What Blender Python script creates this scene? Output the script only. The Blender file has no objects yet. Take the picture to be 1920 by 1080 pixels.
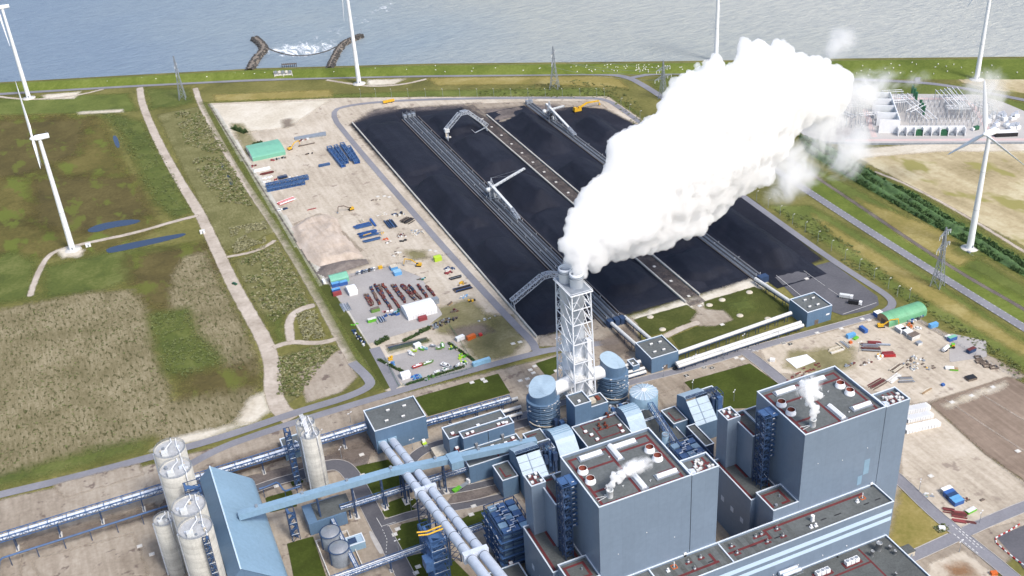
import bpy, bmesh, math, random
import numpy as np
from mathutils import Vector, Matrix, Euler
random.seed(7)
R = math.radians
SC = bpy.context.scene
COL = SC.collection
# ------------------------------------------------------------------ camera model (1920 x 1080 reference pixels)
FPX, PITCH, ROLL, YAW, CH = 2047.45, 0.53288748, -0.06930936, 0.37377041, 400.0
_f = Vector((math.sin(YAW)*math.cos(PITCH), math.cos(YAW)*math.cos(PITCH), -math.sin(PITCH)))
_r0 = Vector((math.cos(YAW), -math.sin(YAW), 0)); _u0 = _r0.cross(_f)
_r = _r0*math.cos(ROLL) + _u0*math.sin(ROLL)
_u = -_r0*math.sin(ROLL) + _u0*math.cos(ROLL)
CAM = Vector((0, 0, CH))
def ray(px, py): return _f + _r*((px-960)/FPX) - _u*((py-540)/FPX)
def G(px, py, z=0.0):
    d = ray(px, py); return CAM + d*((z-CH)/d.z)
def GY(px, py, y):
    d = ray(px, py); return CAM + d*(y/d.y)
def GX(px, py, x):
    d = ray(px, py); return CAM + d*(x/d.x)
def HT(base, top):
    g = G(*base); d = ray(*top); t = (g.x*d.x+g.y*d.y)/(d.x*d.x+d.y*d.y); return CH + t*d.z
def lin(c): return tuple(((v/255)/12.92 if v/255 <= .04045 else ((v/255+.055)/1.055)**2.4) for v in c) + (1.0,)

# ------------------------------------------------------------------ materials
MATS = {}
def N(nt, t, **k):
    n = nt.nodes.new(t)
    for a, v in k.items():
        if a.startswith('i_'):
            n.inputs[a[2:].replace('_', ' ')].default_value = v
        else: setattr(n, a, v)
    return n
def newmat(name):
    m = bpy.data.materials.new(name); m.use_nodes = True
    nt = m.node_tree; b = nt.nodes['Principled BSDF']
    MATS[name] = m
    return m, nt, b
def ramp(nt, fac, stops):
    r = nt.nodes.new('ShaderNodeValToRGB'); e = r.color_ramp.elements
    while len(e) < len(stops): e.new(.5)
    for i, (p, c) in enumerate(stops): e[i].position = p; e[i].color = c if len(c) == 4 else (*c, 1)
    nt.links.new(fac, r.inputs[0]); return r.outputs[0]
def math_(nt, op, a, b=None, clamp=False):
    n = nt.nodes.new('ShaderNodeMath'); n.operation = op; n.use_clamp = clamp
    for i, v in enumerate((a, b)):
        if v is None: continue
        if isinstance(v, (int, float)): n.inputs[i].default_value = v
        else: nt.links.new(v, n.inputs[i])
    return n.outputs[0]
def mixc(nt, fac, a, b):
    n = nt.nodes.new('ShaderNodeMix'); n.data_type = 'RGBA'
    for i, v in ((0, fac), (6, a), (7, b)):
        if isinstance(v, (int, float)): n.inputs[i].default_value = v
        elif isinstance(v, tuple): n.inputs[i].default_value = v if len(v) == 4 else (*v, 1)
        else: nt.links.new(v, n.inputs[i])
    return n.outputs[2]
def pos(nt, scale=(1, 1, 1), rot=0):
    g = nt.nodes.new('ShaderNodeNewGeometry'); m = nt.nodes.new('ShaderNodeMapping')
    m.inputs['Scale'].default_value = scale; m.inputs['Rotation'].default_value = (0, 0, rot)
    nt.links.new(g.outputs['Position'], m.inputs['Vector']); return m.outputs[0]
def noise(nt, vec, scale, detail=4, rough=.55, dist=0):
    n = nt.nodes.new('ShaderNodeTexNoise'); n.inputs['Scale'].default_value = scale
    n.inputs['Detail'].default_value = detail; n.inputs['Roughness'].default_value = rough; n.inputs['Distortion'].default_value = dist
    nt.links.new(vec, n.inputs['Vector']); return n.outputs['Fac']
def bump(nt, b, h, dist, strength=1):
    n = nt.nodes.new('ShaderNodeBump'); n.inputs['Distance'].default_value = dist; n.inputs['Strength'].default_value = strength
    nt.links.new(h, n.inputs['Height']); nt.links.new(n.outputs[0], b.inputs['Normal'])
def paint(name, c, rough=.5, metal=0, var=.12, scale=.35, dirt=0.0, seam=None, band=0):
    """plain painted / cast surface with soft tonal wear; c is linear albedo"""
    m, nt, b = newmat(name)
    p = pos(nt)
    n1 = noise(nt, p, scale, 5, .6); n2 = noise(nt, p, scale*9, 3)
    s = math_(nt, 'MULTIPLY', math_(nt, 'ADD', n1, n2), .5)
    lo = tuple(v*(1-var*2) for v in c); hi = tuple(min(1, v*(1+var*2)) for v in c)
    col = ramp(nt, s, [(.3, lo), (.7, hi)])
    if dirt:
        ps = pos(nt, (1, 1, .06)); d = noise(nt, ps, 1.3, 4, .65)
        col = mixc(nt, math_(nt, 'MULTIPLY', ramp(nt, d, [(.5, (0, 0, 0)), (.75, (1, 1, 1))]), dirt), col, tuple(v*.45 for v in c))
    if seam:
        g = nt.nodes.new('ShaderNodeNewGeometry'); sx = nt.nodes.new('ShaderNodeSeparateXYZ'); cx = nt.nodes.new('ShaderNodeCombineXYZ'); nt.links.new(g.outputs['Position'], sx.inputs[0])
        nt.links.new(math_(nt, 'ADD', sx.outputs[0], sx.outputs[1]), cx.inputs[0]); nt.links.new(sx.outputs[2], cx.inputs[1])
        br = nt.nodes.new('ShaderNodeTexBrick'); br.offset = 0; br.inputs['Scale'].default_value = 1; br.inputs['Brick Width'].default_value = seam[0]; br.inputs['Row Height'].default_value = seam[1]; br.inputs['Mortar Size'].default_value = seam[2]
        br.inputs['Color1'].default_value = (1, 1, 1, 1); br.inputs['Color2'].default_value = (seam[3],)*3+(1,); br.inputs['Mortar'].default_value = (seam[4],)*3+(1,); nt.links.new(cx.outputs[0], br.inputs['Vector'])
        mx = nt.nodes.new('ShaderNodeMix'); mx.data_type = 'RGBA'; mx.blend_type = 'MULTIPLY'; mx.inputs[0].default_value = 1; nt.links.new(col, mx.inputs[6]); nt.links.new(br.outputs[0], mx.inputs[7]); col = mx.outputs[2]
    if band:
        bn = noise(nt, pos(nt, (.02, .02, band)), 1, 4, .6); mx = nt.nodes.new('ShaderNodeMix'); mx.data_type = 'RGBA'; mx.blend_type = 'MULTIPLY'; mx.inputs[0].default_value = .8; nt.links.new(col, mx.inputs[6]); nt.links.new(ramp(nt, bn, [(.35, (.72, .72, .72)), (.6, (1, 1, 1))]), mx.inputs[7]); col = mx.outputs[2]
    nt.links.new(col, b.inputs['Base Color']); b.inputs['Roughness'].default_value = rough; b.inputs['Metallic'].default_value = metal
    return m
def sfade(nt, amp, scale, hard, col_b=None):
    """ragged alpha from the signed-distance attribute 'sd'"""
    a = nt.nodes.new('ShaderNodeAttribute'); a.attribute_name = 'sd'
    p = pos(nt); n = math_(nt, 'ADD', math_(nt, 'MULTIPLY', noise(nt, p, scale, 6, .65), .75), math_(nt, 'MULTIPLY', noise(nt, p, scale*6, 3), .25))
    v = math_(nt, 'ADD', a.outputs['Fac'], math_(nt, 'MULTIPLY', math_(nt, 'SUBTRACT', n, .5), amp*2))
    return math_(nt, 'ADD', math_(nt, 'DIVIDE', v, hard), .5, True)
def ground(name, cols, scale=.05, fine=.6, rough=.95, bmp=.12, amp=3, edge=.15, hard=1.0, streak=None, speck=None, maxa=1.0):
    """ground cover: cols = three linear colours dark..light; optional streak (angle, stretch, amount), speck (colour, scale, threshold)"""
    m, nt, b = newmat(name)
    p = pos(nt)
    big = noise(nt, p, scale, 6, .62, .4); sm = noise(nt, p, fine, 5, .65)
    f = math_(nt, 'ADD', math_(nt, 'MULTIPLY', big, .62), math_(nt, 'MULTIPLY', sm, .38))
    if streak:
        ps = pos(nt, (1, streak[1], 1), streak[0]); st = noise(nt, ps, streak[2], 3, .6)
        f = math_(nt, 'ADD', math_(nt, 'MULTIPLY', f, 1-streak[3]), math_(nt, 'MULTIPLY', st, streak[3]))
    col = ramp(nt, f, [(.36, cols[0]), (.5, cols[1]), (.64, cols[2])])
    if speck:
        sp = noise(nt, pos(nt, (1, speck[3] if len(speck) > 3 else 1, 1), speck[4] if len(speck) > 4 else 0), speck[1], 3, .6)
        col = mixc(nt, ramp(nt, sp, [(speck[2], (0, 0, 0)), (speck[2]+.07, (1, 1, 1))]), col, speck[0])
    nt.links.new(col, b.inputs['Base Color']); b.inputs['Roughness'].default_value = rough
    b.inputs['Specular IOR Level'].default_value = .2
    bump(nt, b, sm, bmp)
    if amp:
        a = sfade(nt, amp, edge, hard)
        if maxa < 1: a = math_(nt, 'MULTIPLY', a, maxa)
        nt.links.new(a, b.inputs['Alpha'])
    return m

# ------------------------------------------------------------------ mesh collector
BASE = {}
class MB:
    def __init__(s): s.v = []; s.f = []; s.m = []; s.smooth = []
    def add(s, vs, fs, mi=0, sm=False):
        o = len(s.v); s.v += [tuple(v) for v in vs]
        for f in fs: s.f.append([o+i for i in f]); s.m.append(mi); s.smooth.append(sm)
        return s
    def box(s, x0, x1, y0, y1, z0, z1, mi=0, top=None):
        v = [(x0,y0,z0),(x1,y0,z0),(x1,y1,z0),(x0,y1,z0),(x0,y0,z1),(x1,y0,z1),(x1,y1,z1),(x0,y1,z1)]
        s.add(v, [(3,2,1,0),(0,1,5,4),(1,2,6,5),(2,3,7,6),(3,0,4,7)], mi)
        return s.add(v[4:], [(0,1,2,3)], mi if top is None else top)
    def obox(s, c, l, w, h, a=0, z=0, mi=0):
        ca, sa = math.cos(a), math.sin(a)
        q = [(c[0]+x*ca-y*sa, c[1]+x*sa+y*ca) for x, y in ((-l/2,-w/2),(l/2,-w/2),(l/2,w/2),(-l/2,w/2))]
        return s.prism(q, z, z+h, mi)
    def prism(s, q, z0, z1, mi=0, top=None):
        n = len(q); v = [(x, y, z0) for x, y in q] + [(x, y, z1) for x, y in q]
        s.add(v, [tuple(range(n-1, -1, -1))] + [(i, (i+1) % n, n+(i+1) % n, n+i) for i in range(n)], mi)
        return s.add(v[n:], [tuple(range(n))], mi if top is None else top)
    def frustum(s, p0, p1, r0, r1, n=12, mi=0, sm=True, caps=True):
        p0, p1 = Vector(p0), Vector(p1); d = (p1-p0)
        if d.length < 1e-6: return s
        d.normalize(); a = d.orthogonal().normalized()
        if abs(d.z) > .999: a = Vector((1, 0, 0))
        b = d.cross(a); vs = []
        for p, r in ((p0, r0), (p1, r1)):
            for i in range(n):
                t = 2*math.pi*i/n; vs.append(p + (a*math.cos(t)+b*math.sin(t))*r)
        s.add(vs, [(i, (i+1) % n, n+(i+1) % n, n+i) for i in range(n)], mi, sm)
        if caps: s.add(vs[:n], [tuple(range(n-1, -1, -1))], mi); s.add(vs[n:], [tuple(range(n))], mi)
        return s
    def cyl(s, x, y, z0, z1, r, n=16, mi=0, r1=None): return s.frustum((x,y,z0), (x,y,z1), r, r if r1 is None else r1, n, mi)
    def bar(s, p0, p1, w=.3, h=None, mi=0):
        h = h or w; p0, p1 = Vector(p0), Vector(p1); d = p1-p0
        if d.length < 1e-6: return s
        d.normalize(); a = d.cross(Vector((0, 0, 1)))
        a = Vector((1, 0, 0)) if a.length < 1e-3 else a.normalized()
        b = a.cross(d); vs = []
        for p in (p0, p1):
            for x, y in ((-1,-1),(1,-1),(1,1),(-1,1)): vs.append(p + a*(x*w/2) + b*(y*h/2))
        return s.add(vs, [(0,1,2,3)[::-1],(4,5,6,7),(0,1,5,4),(1,2,6,5),(2,3,7,6),(3,0,4,7)], mi)
    def path(s, pts, r, n=8, mi=0):
        pts = [Vector(p) for p in pts]; rings = []
        for i, p in enumerate(pts):
            d = (pts[min(i+1, len(pts)-1)] - pts[max(i-1, 0)]).normalized()
            a = d.cross(Vector((0, 0, 1))); a = Vector((1, 0, 0)) if a.length < 1e-3 else a.normalized(); b = a.cross(d)
            rings.append([p + (a*math.cos(2*math.pi*k/n) + b*math.sin(2*math.pi*k/n))*r for k in range(n)])
        vs = [v for q in rings for v in q]; fs = []
        for i in range(len(pts)-1):
            for k in range(n): fs.append((i*n+k, i*n+(k+1) % n, (i+1)*n+(k+1) % n, (i+1)*n+k))
        s.add(vs, fs, mi, True); s.add(rings[0], [tuple(range(n-1, -1, -1))], mi); return s.add(rings[-1], [tuple(range(n))], mi)
    def lathe(s, x, y, prof, n=24, mi=0, cap=True):
        vs = []
        for r, z in prof:
            for k in range(n): t = 2*math.pi*k/n; vs.append((x+r*math.cos(t), y+r*math.sin(t), z))
        fs = [(i*n+k, i*n+(k+1) % n, (i+1)*n+(k+1) % n, (i+1)*n+k) for i in range(len(prof)-1) for k in range(n)]
        s.add(vs, fs, mi, True); L = (len(prof)-1)*n
        return s.add(vs[L:], [tuple(range(n))], mi) if cap and prof[-1][0] > .01 else s
    def quad(s, a, b, c, d, mi=0): return s.add([a, b, c, d], [(0,1,2,3)], mi)
    def truss(s, p0, p1, w, h, n, t=.3, mi=0, top=True):
        """box truss from p0 to p1 (bottom centre line)"""
        p0, p1 = Vector(p0), Vector(p1); d = (p1-p0)/n; a = d.cross(Vector((0,0,1))).normalized()*(w/2); up = a.normalized().cross(d.normalized())*h
        C = [[p0+d*i-a, p0+d*i+a, p0+d*i+a+up, p0+d*i-a+up] for i in range(n+1)]
        for k in range(4): s.bar(C[0][k], C[n][k], t*1.3, None, mi)
        for i in range(n+1):
            s.bar(C[i][0], C[i][3], t, None, mi); s.bar(C[i][1], C[i][2], t, None, mi); (s.bar(C[i][3], C[i][2], t, None, mi) if top or i % 3 == 0 else None)
            if i < n:
                k = i % 2
                s.bar(C[i+k][0], C[i+1-k][3], t*.8, None, mi); s.bar(C[i+k][1], C[i+1-k][2], t*.8, None, mi); (s.bar(C[i+k][3], C[i+1-k][2], t*.8, None, mi) if top else None)
        return s
    def build(s, name, mat, parent=None, base=None):
        base = base if base is not None else (BASE.get(parent.name, (0,0,0)) if parent is not None else (0,0,0))
        me = bpy.data.meshes.new(name)
        me.from_pydata([(v[0]-base[0], v[1]-base[1], v[2]-base[2]) for v in s.v], [], s.f)
        for m in (mat if isinstance(mat, (list, tuple)) else [mat]): me.materials.append(MATS[m] if isinstance(m, str) else m)
        me.polygons.foreach_set('material_index', s.m); me.polygons.foreach_set('use_smooth', s.smooth); me.update()
        o = bpy.data.objects.new(name, me); COL.objects.link(o)
        if parent is not None: o.parent = parent
        else: o.location = base
        BASE[o.name] = tuple(base)
        return o
def tag(o, label=None, cat=None, group=None, kind=None):
    for k, v in (('label', label), ('category', cat), ('group', group), ('kind', kind)):
        if v: o[k] = v
    return o
def thing(name, label, cat, loc=(0,0,0), group=None, rz=0):
    o = bpy.data.objects.new(name, None); COL.objects.link(o); o.location = loc; o.rotation_euler.z = rz
    o.empty_display_size = 1
    BASE[o.name] = tuple(loc)
    return tag(o, label, cat, group)
def local(o): BASE[o.name] = (0., 0., 0.); return o
def copytree(o, loc=None, rz=None, label=None, group=None, parent=None, mats=None):
    c = o.copy(); COL.objects.link(c)
    if parent is not None: c.parent = parent
    if loc is not None: c.location = loc
    if rz is not None: c.rotation_euler.z = rz
    if label: c['label'] = label
    if group: c['group'] = group
    for ch in KIDS.get(o.name, ()) or list(o.children): copytree(ch, parent=c)
    return c
KIDS = {}
def recolour(o, table):
    """give a copy (and its parts) its own paint: mesh copied once per colour"""
    for q in [o] + list(o.children_recursive):
        if q.type == 'MESH' and any(m and m.name in table for m in q.data.materials):
            key = q.data.name + '|' + '|'.join(sorted(table.values()))
            me = _RC.get(key)
            if me is None:
                me = q.data.copy()
                for i, m in enumerate(me.materials):
                    if m.name in table: me.materials[i] = MATS[table[m.name]]
                _RC[key] = me
            q.data = me
    return o
_RC = {}
# ------------------------------------------------------------------ ground sheets
def P2(pts, z=0.0): return [(G(x, y, z).x, G(x, y, z).y) for x, y in pts]
def smooth(pts, it=2, closed=True):
    for _ in range(it):
        n = len(pts); q = []
        rng = range(n) if closed else range(n-1)
        if not closed: q.append(pts[0])
        for i in rng:
            a, b = pts[i], pts[(i+1) % n]
            q += [(a[0]*.75+b[0]*.25, a[1]*.75+b[1]*.25), (a[0]*.25+b[0]*.75, a[1]*.25+b[1]*.75)]
        if not closed: q.append(pts[-1])
        pts = q
    return pts
def sdist(X, Y, poly):
    P = np.array(poly); Q = np.roll(P, -1, 0); best = np.full(X.shape, 1e9); ins = np.zeros(X.shape, bool)
    for (ax, ay), (bx, by) in zip(P, Q):
        dx, dy = bx-ax, by-ay; L = dx*dx+dy*dy+1e-12
        t = np.clip(((X-ax)*dx+(Y-ay)*dy)/L, 0, 1)
        best = np.minimum(best, (X-ax-t*dx)**2+(Y-ay-t*dy)**2)
        c = ((ay > Y) != (by > Y)); ins ^= c & (X < (bx-ax)*(Y-ay)/(by-ay+1e-12)+ax)
    return np.where(ins, 1, -1)*np.sqrt(best)
def gridmesh(name, X, Y, Z, keep, mat, attr=None, smooth_=True):
    ny, nx = X.shape; idx = np.arange(nx*ny).reshape(ny, nx)
    q = np.stack([idx[:-1,:-1], idx[:-1,1:], idx[1:,1:], idx[1:,:-1]], -1)
    k = keep[:-1,:-1] | keep[:-1,1:] | keep[1:,1:] | keep[1:,:-1]
    q = q[k]; used = np.unique(q); mp = np.full(nx*ny, -1); mp[used] = np.arange(len(used)); q = mp[q]
    V = np.stack([X, Y, Z], -1).reshape(-1, 3)[used]
    me = bpy.data.meshes.new(name); me.from_pydata(V.tolist(), [], q.tolist()); me.materials.append(MATS[mat])
    if attr is not None:
        a = me.attributes.new('sd', 'FLOAT', 'POINT'); a.data.foreach_set('value', attr.reshape(-1)[used].astype(np.float32))
    me.polygons.foreach_set('use_smooth', [smooth_]*len(q)); me.update()
    o = bpy.data.objects.new(name, me); COL.objects.link(o); return o
ZL = [0.0]
def nextz(): ZL[0] += .012; return ZL[0]
def patch(name, poly, mat, z=None, cell=3.0, soft=5.0, kind='structure', world=False, hz=None, sm=0):
    q = poly if world else P2(poly)
    if sm: q = smooth(q, sm)
    z = nextz() if z is None else z
    xs = [p[0] for p in q]; ys = [p[1] for p in q]
    gx = np.arange(min(xs)-soft-cell, max(xs)+soft+cell*2, cell); gy = np.arange(min(ys)-soft-cell, max(ys)+soft+cell*2, cell)
    X, Y = np.meshgrid(gx, gy); sd = sdist(X, Y, q)
    o = gridmesh(name, X, Y, np.full(X.shape, z) if hz is None else z+hz(X, Y, sd), sd > -soft, mat, sd)
    o.visible_shadow = False
    o['kind'] = kind; return o
def sheet(name, poly, mat, z=None, world=False, sm=0):
    q = poly if world else P2(poly)
    if sm: q = smooth(q, sm)
    z = nextz() if z is None else z
    bm = bmesh.new(); vs = [bm.verts.new((x, y, z)) for x, y in q]
    f = bm.faces.new(vs); f.normal_update()
    if f.normal.z < 0: f.normal_flip()
    bmesh.ops.triangulate(bm, faces=[f])
    me = bpy.data.meshes.new(name); bm.to_mesh(me); bm.free(); me.materials.append(MATS[mat])
    o = bpy.data.objects.new(name, me); COL.objects.link(o); o['kind'] = 'structure'; return o
def ribbon_pts(pts, w, sm=2, world=False):
    q = pts if world else P2(pts)
    if sm: q = smooth(q, sm, False)
    L, Rr = [], []
    for i, p in enumerate(q):
        a, b = q[max(i-1, 0)], q[min(i+1, len(q)-1)]
        dx, dy = b[0]-a[0], b[1]-a[1]; l = math.hypot(dx, dy) or 1
        ww = (w if not callable(w) else w(i/(len(q)-1)))/2
        L.append((p[0]-dy/l*ww, p[1]+dx/l*ww)); Rr.append((p[0]+dy/l*ww, p[1]-dx/l*ww))
    return q, L, Rr
def road(name, pts, w, mat, z=None, sm=2, world=False, edge=None):
    """paved strip on the ground; edge=(material, width) lays a kerb band either side"""
    q, L, Rr = ribbon_pts(pts, w, sm, world); z = nextz() if z is None else z
    vs = [(x, y, z) for x, y in L] + [(x, y, z) for x, y in Rr]; n = len(L)
    mb = MB().add(vs, [(n+i, n+i+1, i+1, i) for i in range(n-1)])
    mats = [mat]
    o = mb.build(name, mats); o['kind'] = 'structure'
    return o
def track(name, pts, w, mat, cell=2.0, soft=3.0, sm=2):
    q, L, Rr = ribbon_pts(pts, w, sm)
    return patch(name, L + Rr[::-1], mat, world=True, cell=cell, soft=soft)
# ------------------------------------------------------------------ palette
paint('steel_blue', (.105, .178, .275), .45, 0, .05, .08, .12, (2.4, 30, .06, .95, .86))          # cladding of the plant houses
paint('wall_grey', (.18, .235, .31), .36, 0, .045, .05, .10, (6, 11.5, .09, .965, .90))              # boiler house cladding
paint('wall_light', (.225, .35, .465), .36, 0, .06, .06, .12, (3, 14, .08, .965, .9))             # pale blue metal sheeting
paint('pale_roof', (.34, .45, .545), .45, 0, .07, .2, .15, (2.2, 9, .07, .95, .85))
paint('stripe', (.52, .66, .80), .4, 0, .02)
paint('dark_blue', (.028, .055, .12), .5, 0, .15)
paint('mid_blue', (.05, .11, .24), .5, 0, .2)
paint('roof_grey', (.105, .115, .115), .85, 0, .16, .09)
paint('roof_dark', (.085, .092, .09), .85, 0, .18, .12)
paint('edge_white', (.62, .68, .74), .4, 0, .04)
paint('red_path', (.12, .022, .024), .85, 0, .2)
paint('rust_red', (.16, .035, .02), .8, 0, .3)
paint('white', (.78, .79, .80), .45, 0, .05)
paint('white_dirty', (.62, .62, .60), .6, 0, .12, .6)
paint('tube_white', (.55, .60, .68), .35, 0, .08, .3)
paint('turbine_white', (.80, .82, .84), .35, 0, .02)
paint('flue_white', (.80, .83, .86), .45, 0, .04, .15)
paint('concrete', (.46, .45, .41), .9, 0, .12, .2, .35, None, .42)
paint('concrete_top', (.40, .41, .42), .85, 0, .16, .5)
paint('concrete_pale', (.56, .54, .50), .9, 0, .12, .5)
paint('kerb', (.40, .38, .36), .9, 0, .12)
paint('galv', (.26, .29, .33), .5, .2, .15)
paint('pipe_lag', (.46, .50, .56), .4, .25, .12, .5)
paint('stainless', (.38, .39, .40), .3, .55, .12, .3)
paint('belt_dark', (.03, .032, .04), .8, 0, .2)
paint('black', (.015, .015, .018), .6)
paint('machine_white', (.60, .62, .62), .5, 0, .12, .5)
paint('yellow', (.62, .36, .02), .5, 0, .1)
paint('lime', (.42, .60, .04), .55, 0, .08)
paint('orange', (.55, .12, .02), .5, 0, .12)
paint('green_mint', (.17, .42, .30), .55, 0, .06, .15)
paint('green_roof', (.14, .36, .20), .55, 0, .1, .15)
paint('green_dark', (.02, .11, .05), .5, 0, .15)
paint('green_bright', (.12, .42, .03), .55, 0, .12)
paint('green_box', (.12, .24, .05), .6, 0, .15)
paint('blue_box', (.035, .11, .34), .5, 0, .14, .5)
paint('blue_light', (.12, .34, .62), .5, 0, .1, .5)
paint('teal_box', (.25, .45, .60), .5, 0, .1, .5)
paint('navy', (.02, .05, .13), .55, 0, .25, .5)
paint('brown_red', (.11, .025, .025), .6, 0, .3, .8)
paint('red_box', (.26, .045, .05), .55, 0, .15, .5)
paint('red_white', (.62, .30, .30), .6, 0, .4, 1.2)
paint('red', (.42, .03, .03), .55, 0, .1)
paint('wood', (.33, .22, .12), .9, 0, .25, .8)
paint('timber_pale', (.52, .47, .38), .9, 0, .2, .8)
paint('timber_dark', (.14, .11, .09), .9, 0, .3, .8)
paint('glass_dark', (.02, .03, .04), .15)
paint('rock', (.075, .07, .065), .95, 0, .35, .5)
paint('rock_tan', (.20, .17, .14), .95, 0, .3, .5)
paint('sheep_wool', (.72, .70, .64), .95)
paint('lamp_head', (.7, .7, .7), .4)
paint('leaf_dark', (.03, .06, .015), .9, 0, .35, .3)
paint('leaf_mid', (.06, .10, .025), .9, 0, .35, .3)
paint('leaf_pale', (.27, .26, .15), .95, 0, .25, .25)
paint('leaf_tuft', (.125, .15, .05), .95, 0, .25, .15)
paint('reed', (.06, .115, .035), .9, 0, .35, .12)
paint('bark', (.10, .08, .06), .9)
# ground covers
OL = lambda *c: [lin(x)[:3] for x in c]
ground('meadow_base', OL((84,84,46),(104,102,56),(126,120,72)), .018, .35, amp=0)
ground('grass_green', OL((76,86,42),(94,104,50),(114,120,66)), .03, .5, amp=6, hard=7)
ground('grass_dike', OL((80,94,40),(96,108,46),(114,124,62)), .03, .4, amp=0)
ground('grass_tan', OL((118,112,58),(138,126,74),(158,146,98)), .03, .4, amp=5, hard=6)
ground('meadow_brown', OL((74,72,38),(92,86,46),(110,102,58)), .03, .35, amp=14, hard=14, speck=(lin((96,104,46))[:3], .05, .52, .5, .2))
ground('meadow_dark', OL((72,66,40),(86,78,46),(100,92,56)), .03, .35, amp=16, hard=18, speck=(lin((94,98,46))[:3], .06, .55, .5, .2))
ground('grass_vivid', OL((70,80,40),(86,95,46),(108,112,64)), .04, .4, amp=10, hard=12)
ground('stubble', OL((96,90,62),(124,115,88),(152,142,116)), .035, .6, amp=9, hard=8, streak=(.5, .14, .55, .35), speck=(lin((80,77,50))[:3], .5, .55, .4, .5))
ground('rough_veg', OL((86,86,50),(108,106,68),(134,130,92)), .06, .5, amp=4, hard=4, streak=(.1, .3, .7, .3))
ground('sand', OL((152,141,126),(180,169,153),(200,191,177)), .022, .4, amp=2.5, hard=2, streak=(.42, .12, .25, .3), speck=(lin((146,134,122))[:3], .09, .62))
ground('sand_pale', OL((178,168,150),(198,190,174),(212,206,194)), .03, .4, amp=4, hard=5)
ground('dirt_pink', OL((126,115,102),(150,139,125),(172,162,148)), .025, .45, amp=2.5, hard=2.5, streak=(.4, .15, .3, .3), speck=(lin((112,100,92))[:3], .12, .6))
ground('dirt_stain', OL((92,82,76),(112,102,94),(132,120,110)), .05, .5, amp=5, hard=6, maxa=.8)
ground('dirt_grass', OL((98,96,62),(120,116,80),(146,138,106)), .05, .5, amp=6, hard=6, maxa=.8)
ground('track_dirt', OL((152,141,128),(174,163,150),(192,182,170)), .06, .4, amp=1.4, hard=1.2)
ground('mud_field', OL((110,96,84),(130,115,102),(148,132,118)), .03, .3, amp=2, hard=2, streak=(.0, .08, .35, .35))
ground('dry_field', OL((136,124,92),(172,158,126),(198,190,160)), .016, .25, amp=4, hard=3, streak=(.5, .25, .05, .4), speck=(lin((142,136,84))[:3], .03, .57, .6, .3))
ground('lawn', OL((52,60,20),(60,70,24),(72,82,32)), .05, .8, amp=.25, hard=.4, bmp=.05)
ground('lawn_rough', OL((60,66,30),(72,78,36),(90,92,48)), .05, .6, amp=1.2, hard=1)
ground('coal_floor', OL((30,32,42),(36,38,48),(46,48,58)), .03, .4, amp=3, hard=4)
ground('coal_smear', OL((70,66,68),(96,90,90),(128,118,114)), .05, .4, amp=7, hard=8, maxa=.85)
ground('asphalt', OL((118,118,124),(128,128,134),(138,138,144)), .03, .8, amp=0, bmp=.02)
ground('asphalt_dark', OL((82,82,88),(92,92,97),(102,101,106)), .03, .8, amp=0, bmp=.02)
ground('paving', OL((146,143,140),(158,154,152),(168,165,162)), .03, .8, amp=.3, hard=.3, bmp=.02)
ground('paving_pale', OL((166,163,160),(174,171,168),(182,179,176)), .02, .8, amp=0, bmp=.01)
ground('paving_pink', OL((190,170,166),(198,178,174),(206,186,182)), .05, .8, amp=0, bmp=.01)
ground('gravel_dark', OL((84,76,74),(104,96,92),(124,116,110)), .06, .8, amp=1, hard=1)
ground('conc_band', OL((168,166,156),(184,180,170),(196,192,184)), .05, .8, amp=0, bmp=.02)
ground('stain_rust', OL((110,76,50),(132,96,66),(150,116,86)), .05, .5, amp=5, hard=6, maxa=.8)
ground('sand_heap', OL((160,146,132),(182,168,154),(198,186,174)), .05, .5, amp=0, bmp=.3, streak=(.3, .2, .3, .4)); ground('gravel_heap', OL((96,88,84),(114,106,102),(134,126,120)), .08, .6, amp=0, bmp=.3)
# coal
m, nt, b = newmat('coal')
p = pos(nt); big = noise(nt, p, .025, 5, .6, .3); sm = noise(nt, p, .9, 4, .7)
f = math_(nt, 'ADD', math_(nt, 'MULTIPLY', big, .5), math_(nt, 'ADD', math_(nt, 'MULTIPLY', sm, .2), math_(nt, 'MULTIPLY', noise(nt, pos(nt, (1, .1, 1), .05), .35, 4, .6), .3)))
nt.links.new(ramp(nt, f, [(.34, (.0078, .0095, .017)), (.5, (.012, .0142, .0245)), (.66, (.021, .024, .037))]), b.inputs['Base Color'])
b.inputs['Roughness'].default_value = .75; b.inputs['Specular IOR Level'].default_value = .25; bump(nt, b, sm, .35)
# still water of ponds, and the sea
m, nt, b = newmat('pond')
b.inputs['Base Color'].default_value = (.035, .055, .10, 1); b.inputs['Roughness'].default_value = .12
bump(nt, b, noise(nt, pos(nt), .8, 3), .05)
m, nt, b = newmat('sea')
ps = pos(nt, (1, 1, 1), R(24)); ws = pos(nt, (.35, 1, 1), R(24))
w1 = noise(nt, ws, .15, 4, .65, .3); w2 = noise(nt, pos(nt, (.45, 1, 1), R(10)), .32, 4, .65); w3 = noise(nt, pos(nt), .004, 3, .5)
h = math_(nt, 'ADD', math_(nt, 'MULTIPLY', w1, .6), math_(nt, 'MULTIPLY', w2, .4))
bump(nt, b, h, 3.2, 1)
g = nt.nodes.new('ShaderNodeNewGeometry'); sx = nt.nodes.new('ShaderNodeSeparateXYZ'); nt.links.new(g.outputs['Position'], sx.inputs[0])
tx = math_(nt, 'ADD', math_(nt, 'DIVIDE', sx.outputs[0], 900), math_(nt, 'MULTIPLY', math_(nt, 'SUBTRACT', w3, .5), .5), True)   # base colour turns paler and greyer to the east
c0 = ramp(nt, tx, [(.0, lin((122,138,154))), (.35, lin((140,152,158))), (.62, lin((164,167,160))), (1, lin((178,179,171)))])
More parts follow.
